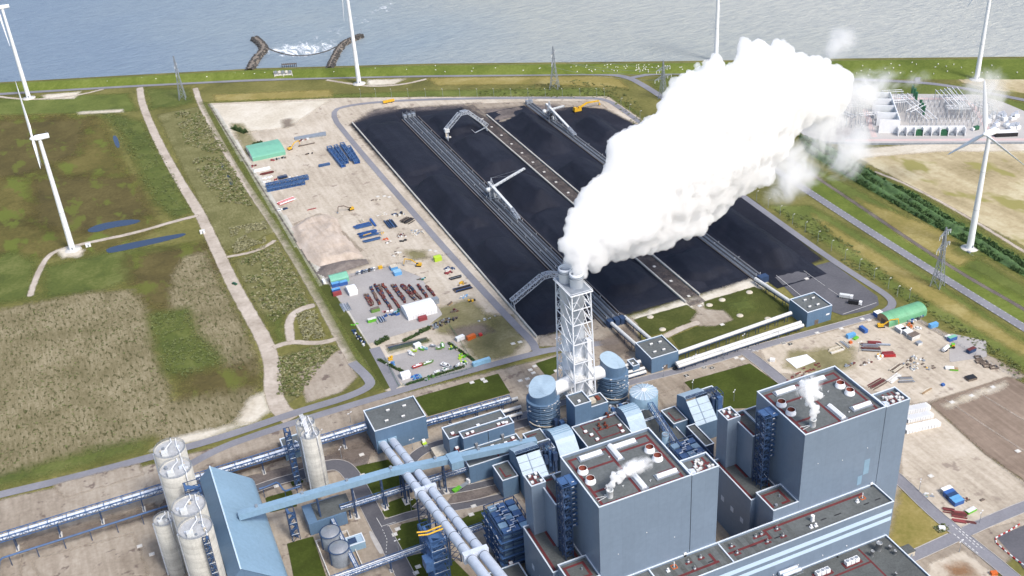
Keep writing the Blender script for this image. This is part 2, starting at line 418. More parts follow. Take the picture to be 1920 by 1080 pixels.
c1 = mixc(nt, ramp(nt, h, [(.34, (0, 0, 0)), (.6, (1, 1, 1))]), mixc(nt, .36, c0, lin((84,98,120))), c0)
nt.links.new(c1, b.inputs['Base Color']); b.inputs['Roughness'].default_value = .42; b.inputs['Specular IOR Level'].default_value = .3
m, nt, b = newmat('foam')
a = nt.nodes.new('ShaderNodeAttribute'); a.attribute_name = 'sd'
nn = math_(nt, 'ADD', math_(nt, 'MULTIPLY', noise(nt, pos(nt, (1, .4, 1), R(-25)), .09, 6, .7, 1.5), .7), math_(nt, 'MULTIPLY', noise(nt, pos(nt), .5, 4), .3))
v = math_(nt, 'ADD', math_(nt, 'MULTIPLY', math_(nt, 'SUBTRACT', nn, .60), 7), math_(nt, 'DIVIDE', math_(nt, 'MINIMUM', a.outputs['Fac'], 6), 16))
nt.links.new(math_(nt, 'MULTIPLY', math_(nt, 'ADD', v, 0, True), .92), b.inputs['Alpha']); b.inputs['Base Color'].default_value = (.82, .85, .88, 1); b.inputs['Roughness'].default_value = .8

# ------------------------------------------------------------------ ground, sea, dike
ZL[0] = 0.0
def nextz(): ZL[0] += .003; return ZL[0]
crest = [(-260, 172), (0, 158), (240, 145), (480, 132.5), (800, 124), (1280, 119.5), (1600, 114.5), (1920, 111), (2300, 108)]
CR = [(G(x, y, 6).x, G(x, y, 6).y) for x, y in crest]
toe = [(-260, 189), (0, 175), (240, 161), (480, 149), (800, 142), (1280, 139), (1600, 148), (1920, 150), (2300, 150)]
TO = P2(toe)
coast = []
for (cx, cy), (tx_, ty_) in zip(CR, TO):
    dx, dy = cx-tx_, cy-ty_; l = math.hypot(dx, dy); coast.append((cx+dx/l*26, cy+dy/l*26))
far0, far1 = coast[0], coast[-1]
gp = [(-1600, -400), (3200, -400), (3200, far1[1]-600)] + coast[::-1] + [(-1600, far0[1]+600)]
g_ = sheet('ground', gp, 'meadow_base', z=0, world=True)
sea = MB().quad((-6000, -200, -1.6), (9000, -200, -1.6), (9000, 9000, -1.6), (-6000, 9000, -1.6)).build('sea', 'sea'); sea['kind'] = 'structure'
prof = MB(); n = len(CR); vs = []
for i in range(n):
    (tx_, ty_), (cx, cy), (ox, oy) = TO[i], CR[i], coast[i]
    dx, dy = (cx-tx_), (cy-ty_); l = math.hypot(dx, dy); ux, uy = dx/l, dy/l
    vs += [(tx_, ty_, .02), (cx-ux*3, cy-uy*3, 5.9), (cx, cy, 6.0), (cx+ux*3, cy+uy*3, 5.9)]
mb = MB().add(vs, [(4*i+k, 4*i+4+k, 4*i+5+k, 4*i+1+k) for i in range(n-1) for k in range(3)], 0, True)
o = mb.build('dike', 'grass_dike'); o['kind'] = 'structure'
vs = []
for i in range(n):
    (tx_, ty_), (cx, cy), (ox, oy) = TO[i], CR[i], coast[i]
    dx, dy = (cx-tx_), (cy-ty_); l = math.hypot(dx, dy); ux, uy = dx/l, dy/l
    vs += [(cx+ux*3, cy+uy*3, 5.9), (cx+ux*6, cy+uy*6, 4.9), (ox+ux*1, oy+uy*1, -2.5)]
mb = MB().add(vs, [(3*i+k, 3*i+3+k, 3*i+4+k, 3*i+1+k) for i in range(n-1) for k in range(2)])
o = mb.build('sea_revetment', 'conc_band'); o['kind'] = 'structure'
# ------------------------------------------------------------------ fields, west
patch('meadow', [(-60,222),(120,214),(190,220),(225,300),(262,375),(300,430),(200,470),(100,480),(-60,490)], 'meadow_brown', cell=6, soft=20)
patch('meadow', [(-60,225),(170,222),(150,290),(40,330),(-60,340)], 'meadow_dark', cell=6, soft=20)
patch('meadow', [(60,330),(250,330),(290,400),(140,440),(60,420)], 'meadow_dark', cell=6, soft=20)
patch('meadow', [(190,208),(270,228),(330,330),(362,398),(330,412),(290,380),(262,320),(236,262)], 'grass_vivid', cell=4, soft=14)
patch('meadow', [(-60,188),(240,175),(256,208),(150,212),(-60,216)], 'grass_green', cell=5, soft=10)
patch('meadow', [(272,166),(350,166),(366,192),(330,200),(280,205)], 'grass_vivid', cell=4, soft=8)
patch('meadow', [(-60,492),(30,470),(70,490),(60,560),(-60,580)], 'grass_vivid', cell=4, soft=14)
patch('meadow', [(80,500),(210,470),(350,458),(400,470),(330,494),(190,545),(80,560)], 'grass_vivid', cell=4, soft=14)
patch('meadow', [(240,480),(400,452),(420,500),(330,600),(250,560)], 'meadow_dark', cell=4, soft=14)
patch('stubble_field', [(-90,600),(80,565),(170,548),(250,545),(282,590),(290,640),(302,690),(318,730),(320,800),(260,835),(-90,930)], 'stubble', cell=4, soft=14)
patch('stubble_field', [(322,520),(345,482),(385,472),(402,510),(450,600),(478,660),(485,700),(440,716),(400,670),(372,640),(340,585),(318,580)], 'stubble', cell=3, soft=14)
patch('stubble_field', [(300,760),(420,720),(478,725),(468,775),(390,812),(300,838)], 'stubble', cell=4, soft=14)
patch('meadow', [(278,590),(352,576),(368,625),(405,655),(418,682),(348,712),(312,700),(290,650)], 'grass_vivid', cell=3, soft=10)
patch('meadow', [(340,705),(470,680),(486,720),(420,735),(350,745)], 'meadow_dark', cell=3, soft=10)
patch('meadow', [(-60,905),(80,868),(200,835),(280,822),(270,842),(100,890),(-60,930)], 'grass_vivid', cell=4, soft=8)
patch('sand_verge', [(440,795),(470,745),(498,735),(505,770),(480,792)], 'sand_pale', cell=2, soft=6)
patch('sand_verge', [(285,845),(330,820),(440,795),(470,792),(380,825)], 'sand_pale', cell=2, soft=5)
patch('rough_strip', [(295,215),(372,200),(420,270),(450,330),(500,400),(520,432),(470,455),(420,470),(398,430),(370,370),(330,290)], 'rough_veg', cell=3, soft=8)
patch('rough_strip', [(440,490),(520,455),(560,520),(580,570),(540,585),(510,610),(470,560)], 'rough_veg', cell=3, soft=8)
patch('rough_strip', [(520,670),(600,645),(650,650),(670,690),(600,720),(540,755),(518,740)], 'rough_veg', cell=3, soft=8)
patch('grass_verge', [(506,590),(528,585),(538,640),(518,645)], 'grass_vivid', cell=2, soft=4)
patch('dirt_bare', [(560,700),(640,655),(672,705),(640,735),(575,755)], 'dirt_pink', cell=2, soft=6)
patch('dirt_bare', [(80,178),(150,172),(140,185),(85,186)], 'sand_pale', cell=3, soft=5)
patch('dirt_bare', [(145,210),(230,205),(230,210),(150,214)], 'sand_pale', cell=3, soft=4)
track('dirt_track', [(262,164),(266,196),(296,266),(338,342),(374,398),(394,442),(412,480),(440,540),(470,592),(500,645),(512,690),(510,730),(524,768),(548,786)], lambda t: 7+5*t, 'track_dirt')
track('dirt_track', [(366,165),(374,192),(408,258),(450,330),(490,388),(520,432),(560,497),(600,566),(640,642),(668,692)], 6, 'track_dirt')
track('dirt_track', [(372,404),(330,414),(250,438),(180,452),(135,462),(100,472),(82,490),(66,525),(56,556)], 4.6, 'track_dirt')
track('dirt_track', [(425,482),(470,474),(500,462),(516,450)], 3.6, 'track_dirt')
track('dirt_track', [(512,652),(545,640),(600,645),(640,632)], 5, 'track_dirt')
track('dirt_track', [(545,640),(540,600),(560,580),(590,572)], 6, 'track_dirt')
track('dirt_track', [(-40,175),(30,186),(90,186),(150,178),(195,167)], 4, 'track_dirt')
track('dirt_track', [(612,150),(650,156),(700,163),(760,158),(800,148)], 4, 'track_dirt')
patch('dirt_bare', [(690,150),(760,148),(740,158),(690,160)], 'sand_pale', cell=3, soft=4)
sheet('pond', [(164,430),(185,420),(240,411),(268,413),(250,421),(205,428),(185,435),(166,436)], 'pond', sm=1)
sheet('pond', [(199,466),(230,458),(340,437),(352,439),(330,448),(215,474),(200,474)], 'pond', sm=1)
sheet('pond', [(210,255),(219,254),(226,276),(218,278)], 'pond', sm=1)
sheet('pond', [(412,305),(419,306),(423,318),(417,319)], 'pond', sm=1)
sheet('pond', [(423,326),(432,330),(438,346),(432,348)], 'pond', sm=1)
# ------------------------------------------------------------------ strip north of the coal yard, east verges
patch('grass_strip', [(400,192),(430,175),(620,178),(800,170),(1120,165),(1180,200),(1210,225),(1140,180),(640,183)], 'grass_green', cell=4, soft=8)
patch('grass_strip', [(400,178),(620,168),(622,182),(405,190)], 'grass_tan', cell=4, soft=8)
patch('grass_strip', [(800,146),(1150,143),(1180,165),(1000,158),(820,160)], 'grass_tan', cell=4, soft=8)
patch('grass_strip', [(1215,150),(1262,140),(1300,145),(1275,200),(1240,180)], 'grass_vivid', cell=4, soft=6)
patch('grass_strip', [(1440,385),(1520,385),(1700,490),(1960,660),(2300,870),(2300,950),(1960,720),(1800,620),(1690,560),(1600,490)], 'grass_green', cell=4, soft=8)
patch('grass_strip', [(1520,400),(1720,520),(1960,670),(1960,690),(1700,540),(1560,440)], 'grass_tan', cell=4, soft=10)
patch('grass_strip', [(1530,345),(1570,360),(1960,595),(2300,808),(2300,840),(1960,620),(1560,375)], 'grass_dike', cell=4, soft=6)
patch('grass_strip', [(1500,300),(1560,330),(1700,405),(1960,560),(1960,580),(1700,440),(1580,365)], 'grass_green', cell=4, soft=8)
patch('grass_strip', [(1600,370),(1760,430),(1830,480),(1800,500),(1700,450)], 'grass_tan', cell=4, soft=10)
patch('dry_field', [(1600,292),(1760,274),(1980,270),(2300,262),(2300,690),(1980,500),(1900,450),(1800,400),(1700,345)], 'dry_field', cell=4, soft=8)
patch('sand_verge', [(1590,282),(1760,266),(1980,262),(1980,284),(1760,284),(1610,296)], 'sand_pale', cell=3, soft=6)
patch('reed_bed', [(1500,250),(1530,258),(1640,325),(1720,362),(1800,410),(1960,505),(1960,545),(1800,452),(1700,395),(1610,348),(1510,290)], 'grass_green', cell=3, soft=6)
track('gravel_track', [(1460,285),(1500,312),(1590,372),(1700,446),(1800,512),(1930,585),(2300,812)], 3.4, 'gravel_dark')
track('dirt_track', [(1640,322),(1700,345),(1800,398),(1930,478)], 3, 'track_dirt')
patch('dry_field', [(1790,150),(1960,140),(1960,180),(1850,168)], 'dry_field', cell=5, soft=6)
patch('grass_strip', [(1640,152),(1800,160),(1960,205),(1960,240),(1860,190),(1640,178)], 'grass_green', cell=5, soft=6)
# ------------------------------------------------------------------ sand yard west of the coal
sheet_ = patch('sand_yard', [(390,194),(640,184),(800,182),(1140,181),(1220,236),(1240,300),(1000,330),(1100,560),(1010,645),(985,668),(850,705),(725,735),(690,650),(620,545),(500,368)], 'sand', cell=3, soft=4)
patch('sand_yard', [(392,196),(620,188),(600,200),(540,240),(430,250)], 'sand_pale', cell=3, soft=8)
patch('sand_stain', [(528,225),(546,222),(550,236),(532,240)], 'dirt_stain', cell=2, soft=8)
patch('sand_stain', [(550,420),(600,400),(650,440),(680,470),(620,500),(590,480)], 'dirt_pink', cell=2, soft=10)
patch('sand_stain', [(596,505),(620,492),(690,488),(690,496),(640,510),(600,522)], 'dirt_stain', cell=2, soft=6)
patch('dirt_verge', [(432,232),(455,232),(480,268),(470,292),(460,290)], 'dirt_grass', cell=2, soft=6)
patch('dirt_verge', [(900,588),(960,592),(985,640),(960,668),(900,680),(870,650)], 'dirt_grass', cell=2, soft=6)
patch('dirt_verge', [(800,585),(880,560),(935,610),(900,630),(820,625)], 'dirt_grass', cell=2, soft=6)
patch('dirt_verge', [(760,470),(800,470),(800,485),(770,488)], 'dirt_grass', cell=2, soft=6)
patch('storage_paving', [(618,538),(650,515),(735,498),(790,520),(812,560),(830,590),(800,612),(690,645),(672,640)], 'paving', cell=2, soft=2)
patch('storage_paving', [(722,672),(758,662),(850,640),(875,672),(892,690),(855,706),(765,728),(740,708)], 'paving', cell=2, soft=2)
patch('storage_paving', [(840,618),(905,606),(925,622),(860,640)], 'dirt_stain', cell=2, soft=2)
sheet('basin', [(722,648),(800,632),(806,640),(728,660)], 'gravel_dark')
sheet('basin', [(727,651),(798,634.5),(802,640),(730,658)], 'pond')
patch('grass_verge', [(729,656),(800,638),(802,641),(732,659)], 'grass_vivid', cell=1.5, soft=2)
patch('grass_verge', [(716,645),(810,622),(880,610),(900,640),(870,650),(740,668),(722,668)], 'lawn_rough', cell=2, soft=3, z=.02)
patch('conc_strip', [(393,196),(396,195.5),(505,366),(640,574),(728,716),(722,722),(634,578),(498,370)], 'conc_band', cell=2, soft=1)
patch('grass_verge', [(378,192),(389,194),(496,368),(630,578),(720,725),(700,730),(672,690),(610,580),(490,382)], 'grass_vivid', cell=2, soft=3)
road('ditch', [(391,195),(500,368),(636,580),(706,697),(718,716)], 1.5, 'gravel_dark')
patch('grass_verge', [(600,535),(616,533),(740,722),(722,732),(660,640)], 'lawn_rough', cell=2, soft=2)
sheet('site_lane', [(692,655),(712,650),(752,722),(735,735)], 'asphalt')
# ------------------------------------------------------------------ coal floor
patch('coal_floor', [(655,234),(700,212),(760,203),(900,198),(1000,196),(1130,202),(1205,240),(1420,382),(1545,488),(1440,520),(1300,556),(1180,590),(1020,630),(1005,628)], 'coal_floor', cell=3, soft=8)
patch('coal_smear', [(660,232),(700,205),(745,200),(745,208),(700,216)], 'coal_smear', cell=2, soft=8)
patch('coal_smear', [(760,203),(900,193),(905,200),(780,208)], 'coal_smear', cell=2, soft=8)
patch('sand_yard', [(870,196),(1020,190),(1120,190),(1140,205),(1080,200),(1010,206),(960,225),(930,230),(900,215)], 'dirt_pink', cell=2, soft=6)
patch('coal_smear', [(900,205),(1040,196),(1060,205),(960,222),(930,228)], 'coal_smear', cell=2, soft=8)
patch('dirt_verge', [(1185,595),(1290,560),(1310,556),(1420,520),(1440,520),(1430,540),(1310,575),(1190,610)], 'sand_pale', cell=2, soft=4)
patch('dirt_bare', [(1100,560),(1190,600),(1200,640),(1185,680),(1120,690),(1040,650),(1010,650),(1010,635),(1060,620)], 'dirt_pink', cell=2, soft=4)
sheet('parking_lot', [(1452,519),(1557,491),(1645,556),(1648,572),(1632,582),(1580,592),(1492,560)], 'asphalt_dark')
# ------------------------------------------------------------------ power station ground
patch('plant_ground', [(-80,955),(150,905),(300,868),(420,835),(700,752),(1000,678),(1130,640),(1280,690),(1420,645),(1560,612),(1690,580),(1925,705),(1740,760),(1860,870),(1960,940),(1960,1000),(1700,1200),(900,1500),(-200,1300)], 'dirt_pink', cell=4, soft=4)
patch('east_yard', [(1425,655),(1570,618),(1690,590),(1905,706),(1745,752),(1710,758),(1560,705),(1450,700)], 'sand', cell=3, soft=4)
patch('east_yard', [(1700,765),(1742,757),(1850,855),(1960,930),(1960,965),(1800,1005),(1690,905),(1690,800)], 'sand', cell=3, soft=4)
patch('mud_field', [(1742,756),(1890,706),(2300,900),(2250,1150),(1925,905),(1845,850)], 'mud_field', cell=3, soft=3)
patch('dirt_verge', [(1480,660),(1600,650),(1600,690),(1530,700),(1470,690)], 'dirt_grass', cell=2, soft=8)
patch('sand_stain', [(1780,625),(1850,640),(1850,670),(1780,680)], 'paving', cell=2, soft=6)
patch('east_verge', [(1665,1008),(1688,920),(1705,925),(1770,980),(1788,1012),(1712,1046),(1660,1062)], 'grass_tan', cell=2, soft=3)
patch('dirt_bare', [(1740,1058),(1806,1032),(1880,1090),(1860,1130),(1740,1110)], 'sand', cell=2, soft=3)
patch('sand_stain', [(1770,1062),(1810,1058),(1830,1080),(1790,1085)], 'stain_rust', cell=2, soft=4)
sheet('parking_lot', [(1868,1008),(1990,955),(1990,1090),(1940,1090)], 'asphalt_dark')
patch('dirt_bare', [(40,1030),(290,945),(340,1120),(40,1160)], 'dirt_pink', cell=2, soft=4)
patch('dark_yard', [(300,945),(420,905),(560,870),(700,830),(690,870),(560,900),(420,950),(310,985)], 'gravel_dark', cell=2, soft=4)
patch('dark_yard', [(605,850),(700,820),(712,850),(660,870)], 'dirt_stain', cell=2, soft=4)
for q in ([(778,746),(934,701),(957,738),(803,781)], [(1004,682),(1046,668),(1046,696),(1026,708)], [(1283,717),(1406,682),(1480,735),(1445,765),(1330,768)],
          [(664,876),(728,862),(762,905),(698,932)], [(711,967),(730,942),(755,933),(788,937),(786,954),(738,973)], [(736,1017),(753,983),(805,971),(812,1017),(748,1035)],
          [(863,975),(888,962),(938,948),(940,975),(880,994)], [(538,1020),(587,1006),(616,1095),(556,1110)], [(497,934),(546,920),(558,950),(506,962)], [(760,1045),(830,1030),(900,1100),(790,1120)],
          [(540,890),(560,884),(570,905),(548,912)]):
    patch('lawn', q, 'lawn', cell=1.2, soft=1)
patch('lawn', [(1187,600),(1288,572),(1308,587),(1295,605),(1245,624),(1219,631)], 'lawn_rough', cell=1.5, soft=2)
patch('lawn', [(1319,566),(1415,538),(1476,572),(1478,595),(1275,656),(1258,633),(1312,611),(1330,600)], 'lawn_rough', cell=1.5, soft=2)
patch('lawn', [(1355,570),(1400,552),(1425,580),(1380,592)], 'grass_vivid', cell=1.5, soft=6)
patch('dirt_bare', [(1290,562),(1310,566),(1322,580),(1355,583),(1375,600),(1340,612),(1312,612),(1296,602),(1308,586)], 'dirt_pink', cell=1.5, soft=3)
track('dirt_track', [(1246,632),(1280,615),(1312,604)], 5, 'track_dirt')
# ------------------------------------------------------------------ paved roads
road('dike_road', [(-60,181),(0,176.5),(250,161.5),(480,150),(700,144),(1000,140.5),(1120,138.5),(1175,143),(1215,165),(1262,196),(1400,282),(1525,366),(1650,447),(1800,541),(1980,652),(2300,850)], 7.5, 'asphalt')
road('dike_road', [(1185,146),(1225,138),(1300,138.5),(1500,145),(1600,149),(1730,155),(1790,163),(1860,176),(1960,196),(2200,250)], 6.5, 'asphalt')
road('dike_road', [(1722,156),(1718,147),(1740,140),(1830,132),(1960,121)], 5, 'asphalt', z=.6)
road('yard_road', [(1036,656),(1004,660),(1002,645),(960,604),(880,518),(800,428),(730,348),(660,266),(616,210),(660,196),(760,188),(900,184.5),(1100,183.5),(1138,187),(1166,205),(1210,237),(1300,300),(1400,373),(1480,431),(1560,488),(1625,530),(1666,556),(1676,572),(1656,588),(1560,614),(1420,652),(1280,695),(1183,717),(1060,754),(960,787)], 5.5, 'asphalt')
road('yard_road', [(1160,640),(1040,655),(1000,664),(850,704),(700,748),(560,790),(440,830),(395,850),(350,875)], 6, 'asphalt')
road('site_road', [(660,680),(694,712),(694,726),(650,746),(560,772),(420,820),(300,853),(150,893),(0,928),(-80,948)], 6.5, 'asphalt')
road('plant_road', [(1396,660),(1436,690),(1470,718),(1520,760),(1680,893),(1745,958),(1800,1003),(1870,1058),(1930,1110)], 7, 'asphalt')
road('plant_road', [(1640,1075),(1720,1040),(1785,1010),(1860,975),(1960,935),(2200,835)], 6.5, 'asphalt')
road('plant_road', [(560,893),(612,873),(640,872),(660,890),(690,945),(718,1000),(745,1050),(775,1110)], 9, 'asphalt_dark')
road('plant_road', [(330,985),(420,945),(490,912),(570,890)], 6, 'asphalt_dark')
road('plant_road', [(708,986),(790,960),(870,950),(945,932)], 5.5, 'asphalt_dark')
road('plant_road', [(780,955),(812,925),(870,918),(945,900)], 5, 'asphalt_dark')
road('plant_road', [(810,925),(770,895),(765,870),(790,845),(830,832),(900,815),(1000,790)], 7, 'asphalt_dark')
patch('kerb_island', [(835,946),(850,928),(930,908),(938,922),(880,942)], 'gravel_dark', cell=1.2, soft=1)
sheet('kerb_island', [(690,998),(698,996),(720,1034),(718,1040),(710,1038)], 'dirt_grass' if False else 'kerb', sm=1)
for q in ([(40,1012),(150,985),(300,945),(305,965),(160,1005),(50,1035)], [(380,880),(470,850),(540,828),(545,845),(470,872),(390,900)], [(610,820),(690,800),(700,830),(640,850)], [(860,860),(930,840),(940,880),(880,890)], [(1120,640),(1180,610),(1195,650),(1150,680)], [(1230,740),(1280,725),(1300,765),(1250,770)], [(60,1050),(250,1000),(280,1080),(80,1100)], [(100,910),(260,870),(270,890),(120,935)]):
    patch('ground_stain', q, 'dirt_stain' if q[0][0] in (40, 380, 610, 860, 1120) else 'dirt_pink', cell=2, soft=9)
# ================================================================== the power station
def RB(fl, fr, bl, z):
    a, b, c = G(*fl, z), G(*fr, z), G(*bl, z); return a.x, b.x, a.y, c.y
def flatroof(root, x0, x1, y0, y1, z0, z1, wall='steel_blue', roof='roof_grey', par=.9, t=.5, names=('wall', 'roof', 'parapet')):
    """box building: walls, sunk flat roof and pale parapet capping"""
    MB().add([(x0,y0,z0),(x1,y0,z0),(x1,y1,z0),(x0,y1,z0),(x0,y0,z1),(x1,y0,z1),(x1,y1,z1),(x0,y1,z1)],
             [(0,1,5,4),(1,2,6,5),(2,3,7,6),(3,0,4,7)]).add(
             [(x0+t,y0+t,z1-par),(x1-t,y0+t,z1-par),(x1-t,y1-t,z1-par),(x0+t,y1-t,z1-par),(x0+t,y0+t,z1),(x1-t,y0+t,z1),(x1-t,y1-t,z1),(x0+t,y1-t,z1)],
             [(4,5,1,0),(5,6,2,1),(6,7,3,2),(7,4,0,3)]).build(names[0], wall, root)
    MB().quad((x0+t,y0+t,z1-par), (x1-t,y0+t,z1-par), (x1-t,y1-t,z1-par), (x0+t,y1-t,z1-par)).build(names[1], roof, root)
    m = MB(); e = .12
    m.box(x0-e, x1+e, y0-e, y0+t, z1, z1+.22).box(x0-e, x1+e, y1-t, y1+e, z1, z1+.22)
    m.box(x0-e, x0+t, y0+t, y1-t, z1, z1+.22).box(x1-t, x1+e, y0+t, y1-t, z1, z1+.22)
    m.build(names[2], 'edge_white', root)
def strips(root, z, segs, w=1.25, mat='red_path', name='roof_walkway'):
    m = MB()
    for i, (a, b) in enumerate(segs):
        zz = z + .04 + .003*(i % 5)
        x0, x1 = sorted((a[0], b[0])); y0, y1 = sorted((a[1], b[1]))
        m.box(x0-w/2, x1+w/2, y0-w/2, y1+w/2, z, zz)
    return m.build(name, mat, root)
def roofbox(root, pts, z, s=(1.6, 1.3, .9), mat='white', name='roof_unit', base=True):
    for x, y in pts:
        m = MB().box(x-s[0]/2, x+s[0]/2, y-s[1]/2, y+s[1]/2, z+.15, z+s[2]); m.box(x-s[0]*.6, x+s[0]*.6, y-s[1]*.6, y+s[1]*.6, z+s[2], z+s[2]+.12)
        o = m.build(name, mat, root)
        if base: MB().box(x-s[0]*.85, x+s[0]*.85, y-s[1]*.85, y+s[1]*.85, z+.02, z+.14).build('unit_base', 'red_path', root)
def PX(f, ox, oy, s): return lambda x, y: (ox+x/s, oy+y/s)
ca = PX(0, 960, 660, 4.8); cb = PX(0, 1320, 690, 4.8); cc = PX(0, 900, 840, 4.5); cdd = PX(0, 1180, 860, 3.5556); ce = PX(0, 660, 720, 4.8)
cf = PX(0, 580, 900, 4.8); cg = PX(0, 460, 760, 6); chh = PX(0, 240, 760, 3.375); c8 = PX(0, 640, 720, 3); c9 = PX(0, 1280, 720, 3); c7 = PX(0, 0, 720, 3)
def V2(f, x, y, z): p = G(*f(x, y), z); return p.x, p.y

def boiler(dx, label, far):
    X0, X1, X2, Y0, Y1, ZT = 157.3+dx, 203.2+dx, 217.4+dx, 317.5, 355.8, 80
    r = thing('boiler_house', label, 'boiler house', (X0, Y0, 0), 'twin boiler houses')
    flatroof(r, X0, X1, Y0, Y1, 0, ZT, 'wall_grey', 'roof_grey', 1.5)
    flatroof(r, X1+.35, X2, Y0+.02, 328.5, 0, ZT-.3, 'wall_grey', 'roof_grey', 1.2, names=('stair_core', 'core_roof', 'core_parapet'))
    MB().box(X1+.02, X1+.33, Y0+.3, Y1-8, 0, ZT-.5).build('joint_gap', 'black', r)
    z = ZT-1.5; D = lambda f, x, y, s=0: (lambda p: (p[0]+dx, p[1]))(V2(f, x, y, ZT-.8))
    # walkways painted on the roof
    a, b, c, d = X0+3, X1-3, Y0+2.2, Y1-3
    xm = D(c8, 1500, 350)[0]
    strips(r, z, [((a, c), (b, c)), ((a, d), (b, d)), ((a, c), (a, d)), ((b, c), (b, d)), ((a, d-9), (xm-3, d-9)), ((xm+4, d-5), (b, d-5)), ((a, c+9), (a+9, c+9)), ((b-8, c+7), (b, c+7)), ((xm-1.6, c), (xm-1.6, d))])
    # round ventilators, rusty inside
    for q in ((1355, 485), (1398, 540), (1730, 365), (1775, 412)):
        x, y = D(c8, *q); y -= .6
        v = MB().lathe(x, y, [(2.5, z), (2.5, z+.7), (2.05, z+.8), (2.0, z+2.5), (1.9, z+2.5), (1.8, z+1)], 20).build('roof_ventilator', 'white', r)
        MB().lathe(x, y, [(1.85, z+2.45), (1.75, z+1.15), (.005, z+1.1)], 20).build('vent_lining', 'rust_red', v)
    # long ridge hoods
    def hood(x0, x1, y0, y1, h=1.9):
        m = MB()
        if (x1-x0) > (y1-y0):
            ym = (y0+y1)/2; m.add([(x0,y0,z+.5),(x1,y0,z+.5),(x1,y0,z+h*.6),(x1,ym,z+h),(x1,y1,z+h*.6),(x1,y1,z+.5),(x0,y0,z+h*.6),(x0,ym,z+h),(x0,y1,z+h*.6),(x0,y1,z+.5)],
              [(0,1,2,6),(6,2,3,7),(7,3,4,8),(8,4,5,9),(1,5,4,3,2),(0,6,7,8,9)])
        else:
            xx = (x0+x1)/2; m.add([(x0,y0,z+.5),(x0,y1,z+.5),(x0,y1,z+h*.6),(xx,y1,z+h),(x1,y1,z+h*.6),(x1,y1,z+.5),(x0,y0,z+h*.6),(xx,y0,z+h),(x1,y0,z+h*.6),(x1,y0,z+.5)],
              [(0,6,2,1),(6,7,3,2),(7,8,4,3),(8,9,5,4),(1,2,3,4,5),(0,9,8,7,6)])
        o = m.build('ridge_hood', 'white', r)
        MB().box(x0-.7, x1+.7, y0-.7, y1+.7, z+.02, z+.45).build('hood_curb', 'galv', r)
    q = D(c8, 1400, 400); hood(q[0]-5.5, q[0]+5.5, q[1]-1.3, q[1]+1.3)
    q = D(c8, 1590, 335); hood(q[0]-5.5, q[0]+5.5, q[1]-1.3, q[1]+1.3)
    hood(xm-.4, xm+2.0, Y1-13, Y1-2.5, 2.2); hood(xm-.4, xm+2.0, Y0+3, Y0+14, 2.2)
    q = D(c9, 935, 135); q = (xm+14, Y0+7); hood(q[0]-5, q[0]+5, q[1]-1.2, q[1]+1.2)
    # steam stack
    sx, sy = X0+8.2, Y0+5.5
    s = MB().lathe(sx, sy, [(1.45, z), (1.45, z+3.6), (1.6, z+3.7), (1.6, z+4.1), (1.2, z+4.1), (1.1, z+1)], 18).build('steam_stack', 'machine_white', r)
    MB().bar((X0+2, sy-1, z+.8), (sx-1.3, sy, z+.8), .14).build('roof_pipe', 'white', r); MB().bar((X0+2, sy+1.2, z+.8), (sx-1.3, sy+.4, z+.8), .14).build('roof_pipe', 'white', r)
    for i in range(10):
        x, y = X0+4+random.random()*38, Y0+4+random.random()*30; MB().bar((x, y, z), (x, y, z+.9), .16).bar((x-.5, y, z+.85), (x+.5, y, z+.85), .14).build('roof_anchor', 'white', r)
    # plant on the stair core
    zc = ZT-1.5
    strips(r, zc, [((X1+4, 320), (X2-2, 320)), ((X1+4, 323), (X2-2, 323)), ((X1+6, 320), (X1+6, 327)), ((X1+9, 320), (X1+9, 327)), ((X2-3, 320), (X2-3, 327))], 1.0)
    for i in range(13):
        x, y = X1+4+random.random()*8.5, 319.5+random.random()*7; s = random.choice(((1.2, 1.0, 1.1), (1.6, 1.4, .9), (.8, .8, 1.3)))
        MB().box(x-s[0]/2, x+s[0]/2, y-s[1]/2, y+s[1]/2, zc+.1, zc+s[2]).build('roof_unit', 'white_dirty', r)
    MB().add([(X1-.5, 318.6, zc+.2), (X1+3.4, 318.6, zc+.2), (X1+3.4, 321.4, zc+.2), (X1-.5, 321.4, zc+.2), (X1+.4, 318.9, zc+2.1), (X1+3, 318.9, zc+1.6), (X1+3, 321.1, zc+1.6), (X1+.4, 321.1, zc+2.1)],
        [(0,1,5,4),(1,2,6,5),(2,3,7,6),(3,0,4,7),(4,5,6,7)]).build('inlet_cowl', 'tube_white', r)
    for i in range(3):
        x, zz = X0+9+i*14.4, 46+random.random()*20; MB().box(x-.2, x+.2, Y0-.2, Y0-.02, zz, zz+.3).build('wall_lamp', 'lamp_head', r)
    if far:
        for (x0, x1, z0, z1) in ((300.5, 303.8, 42, 51), (297.5, 300.2, 36.5, 42)):
            MB().box(x0, x1, Y0-.06, Y0-.01, z0, z1).build('repaired_panel', 'wall_light', r)
        m = MB()
    # lower bay along the west wall, stair block, front block
    flatroof(r, 140.6+dx, X0-.05, 332.2, 366, 0, 36, 'wall_grey', 'roof_dark', 1.0, names=('bunker_bay', 'bay_roof', 'bay_parapet'))
    strips(r, 35, [((142.6+dx, 334.5), (142.6+dx, 364)), ((142.6+dx, 364), (X0-8, 364)), ((X0-8, 349), (X0-8, 364)), ((X0-2, 334), (X0-2, 344))])
    flatroof(r, 143+dx, X0-.04, Y0+.04, 332.1, 0, 40, 'wall_grey', 'roof_dark', 1.0, names=('front_block', 'block_roof', 'block_parapet'))
    strips(r, 39, [((145+dx, 329.5), (X0-3, 329.5)), ((145+dx, 321), (145+dx, 329.5)), ((X0-3, 321), (X0-3, 329.5)), ((X0-6.5, 321), (X0-3, 321))])
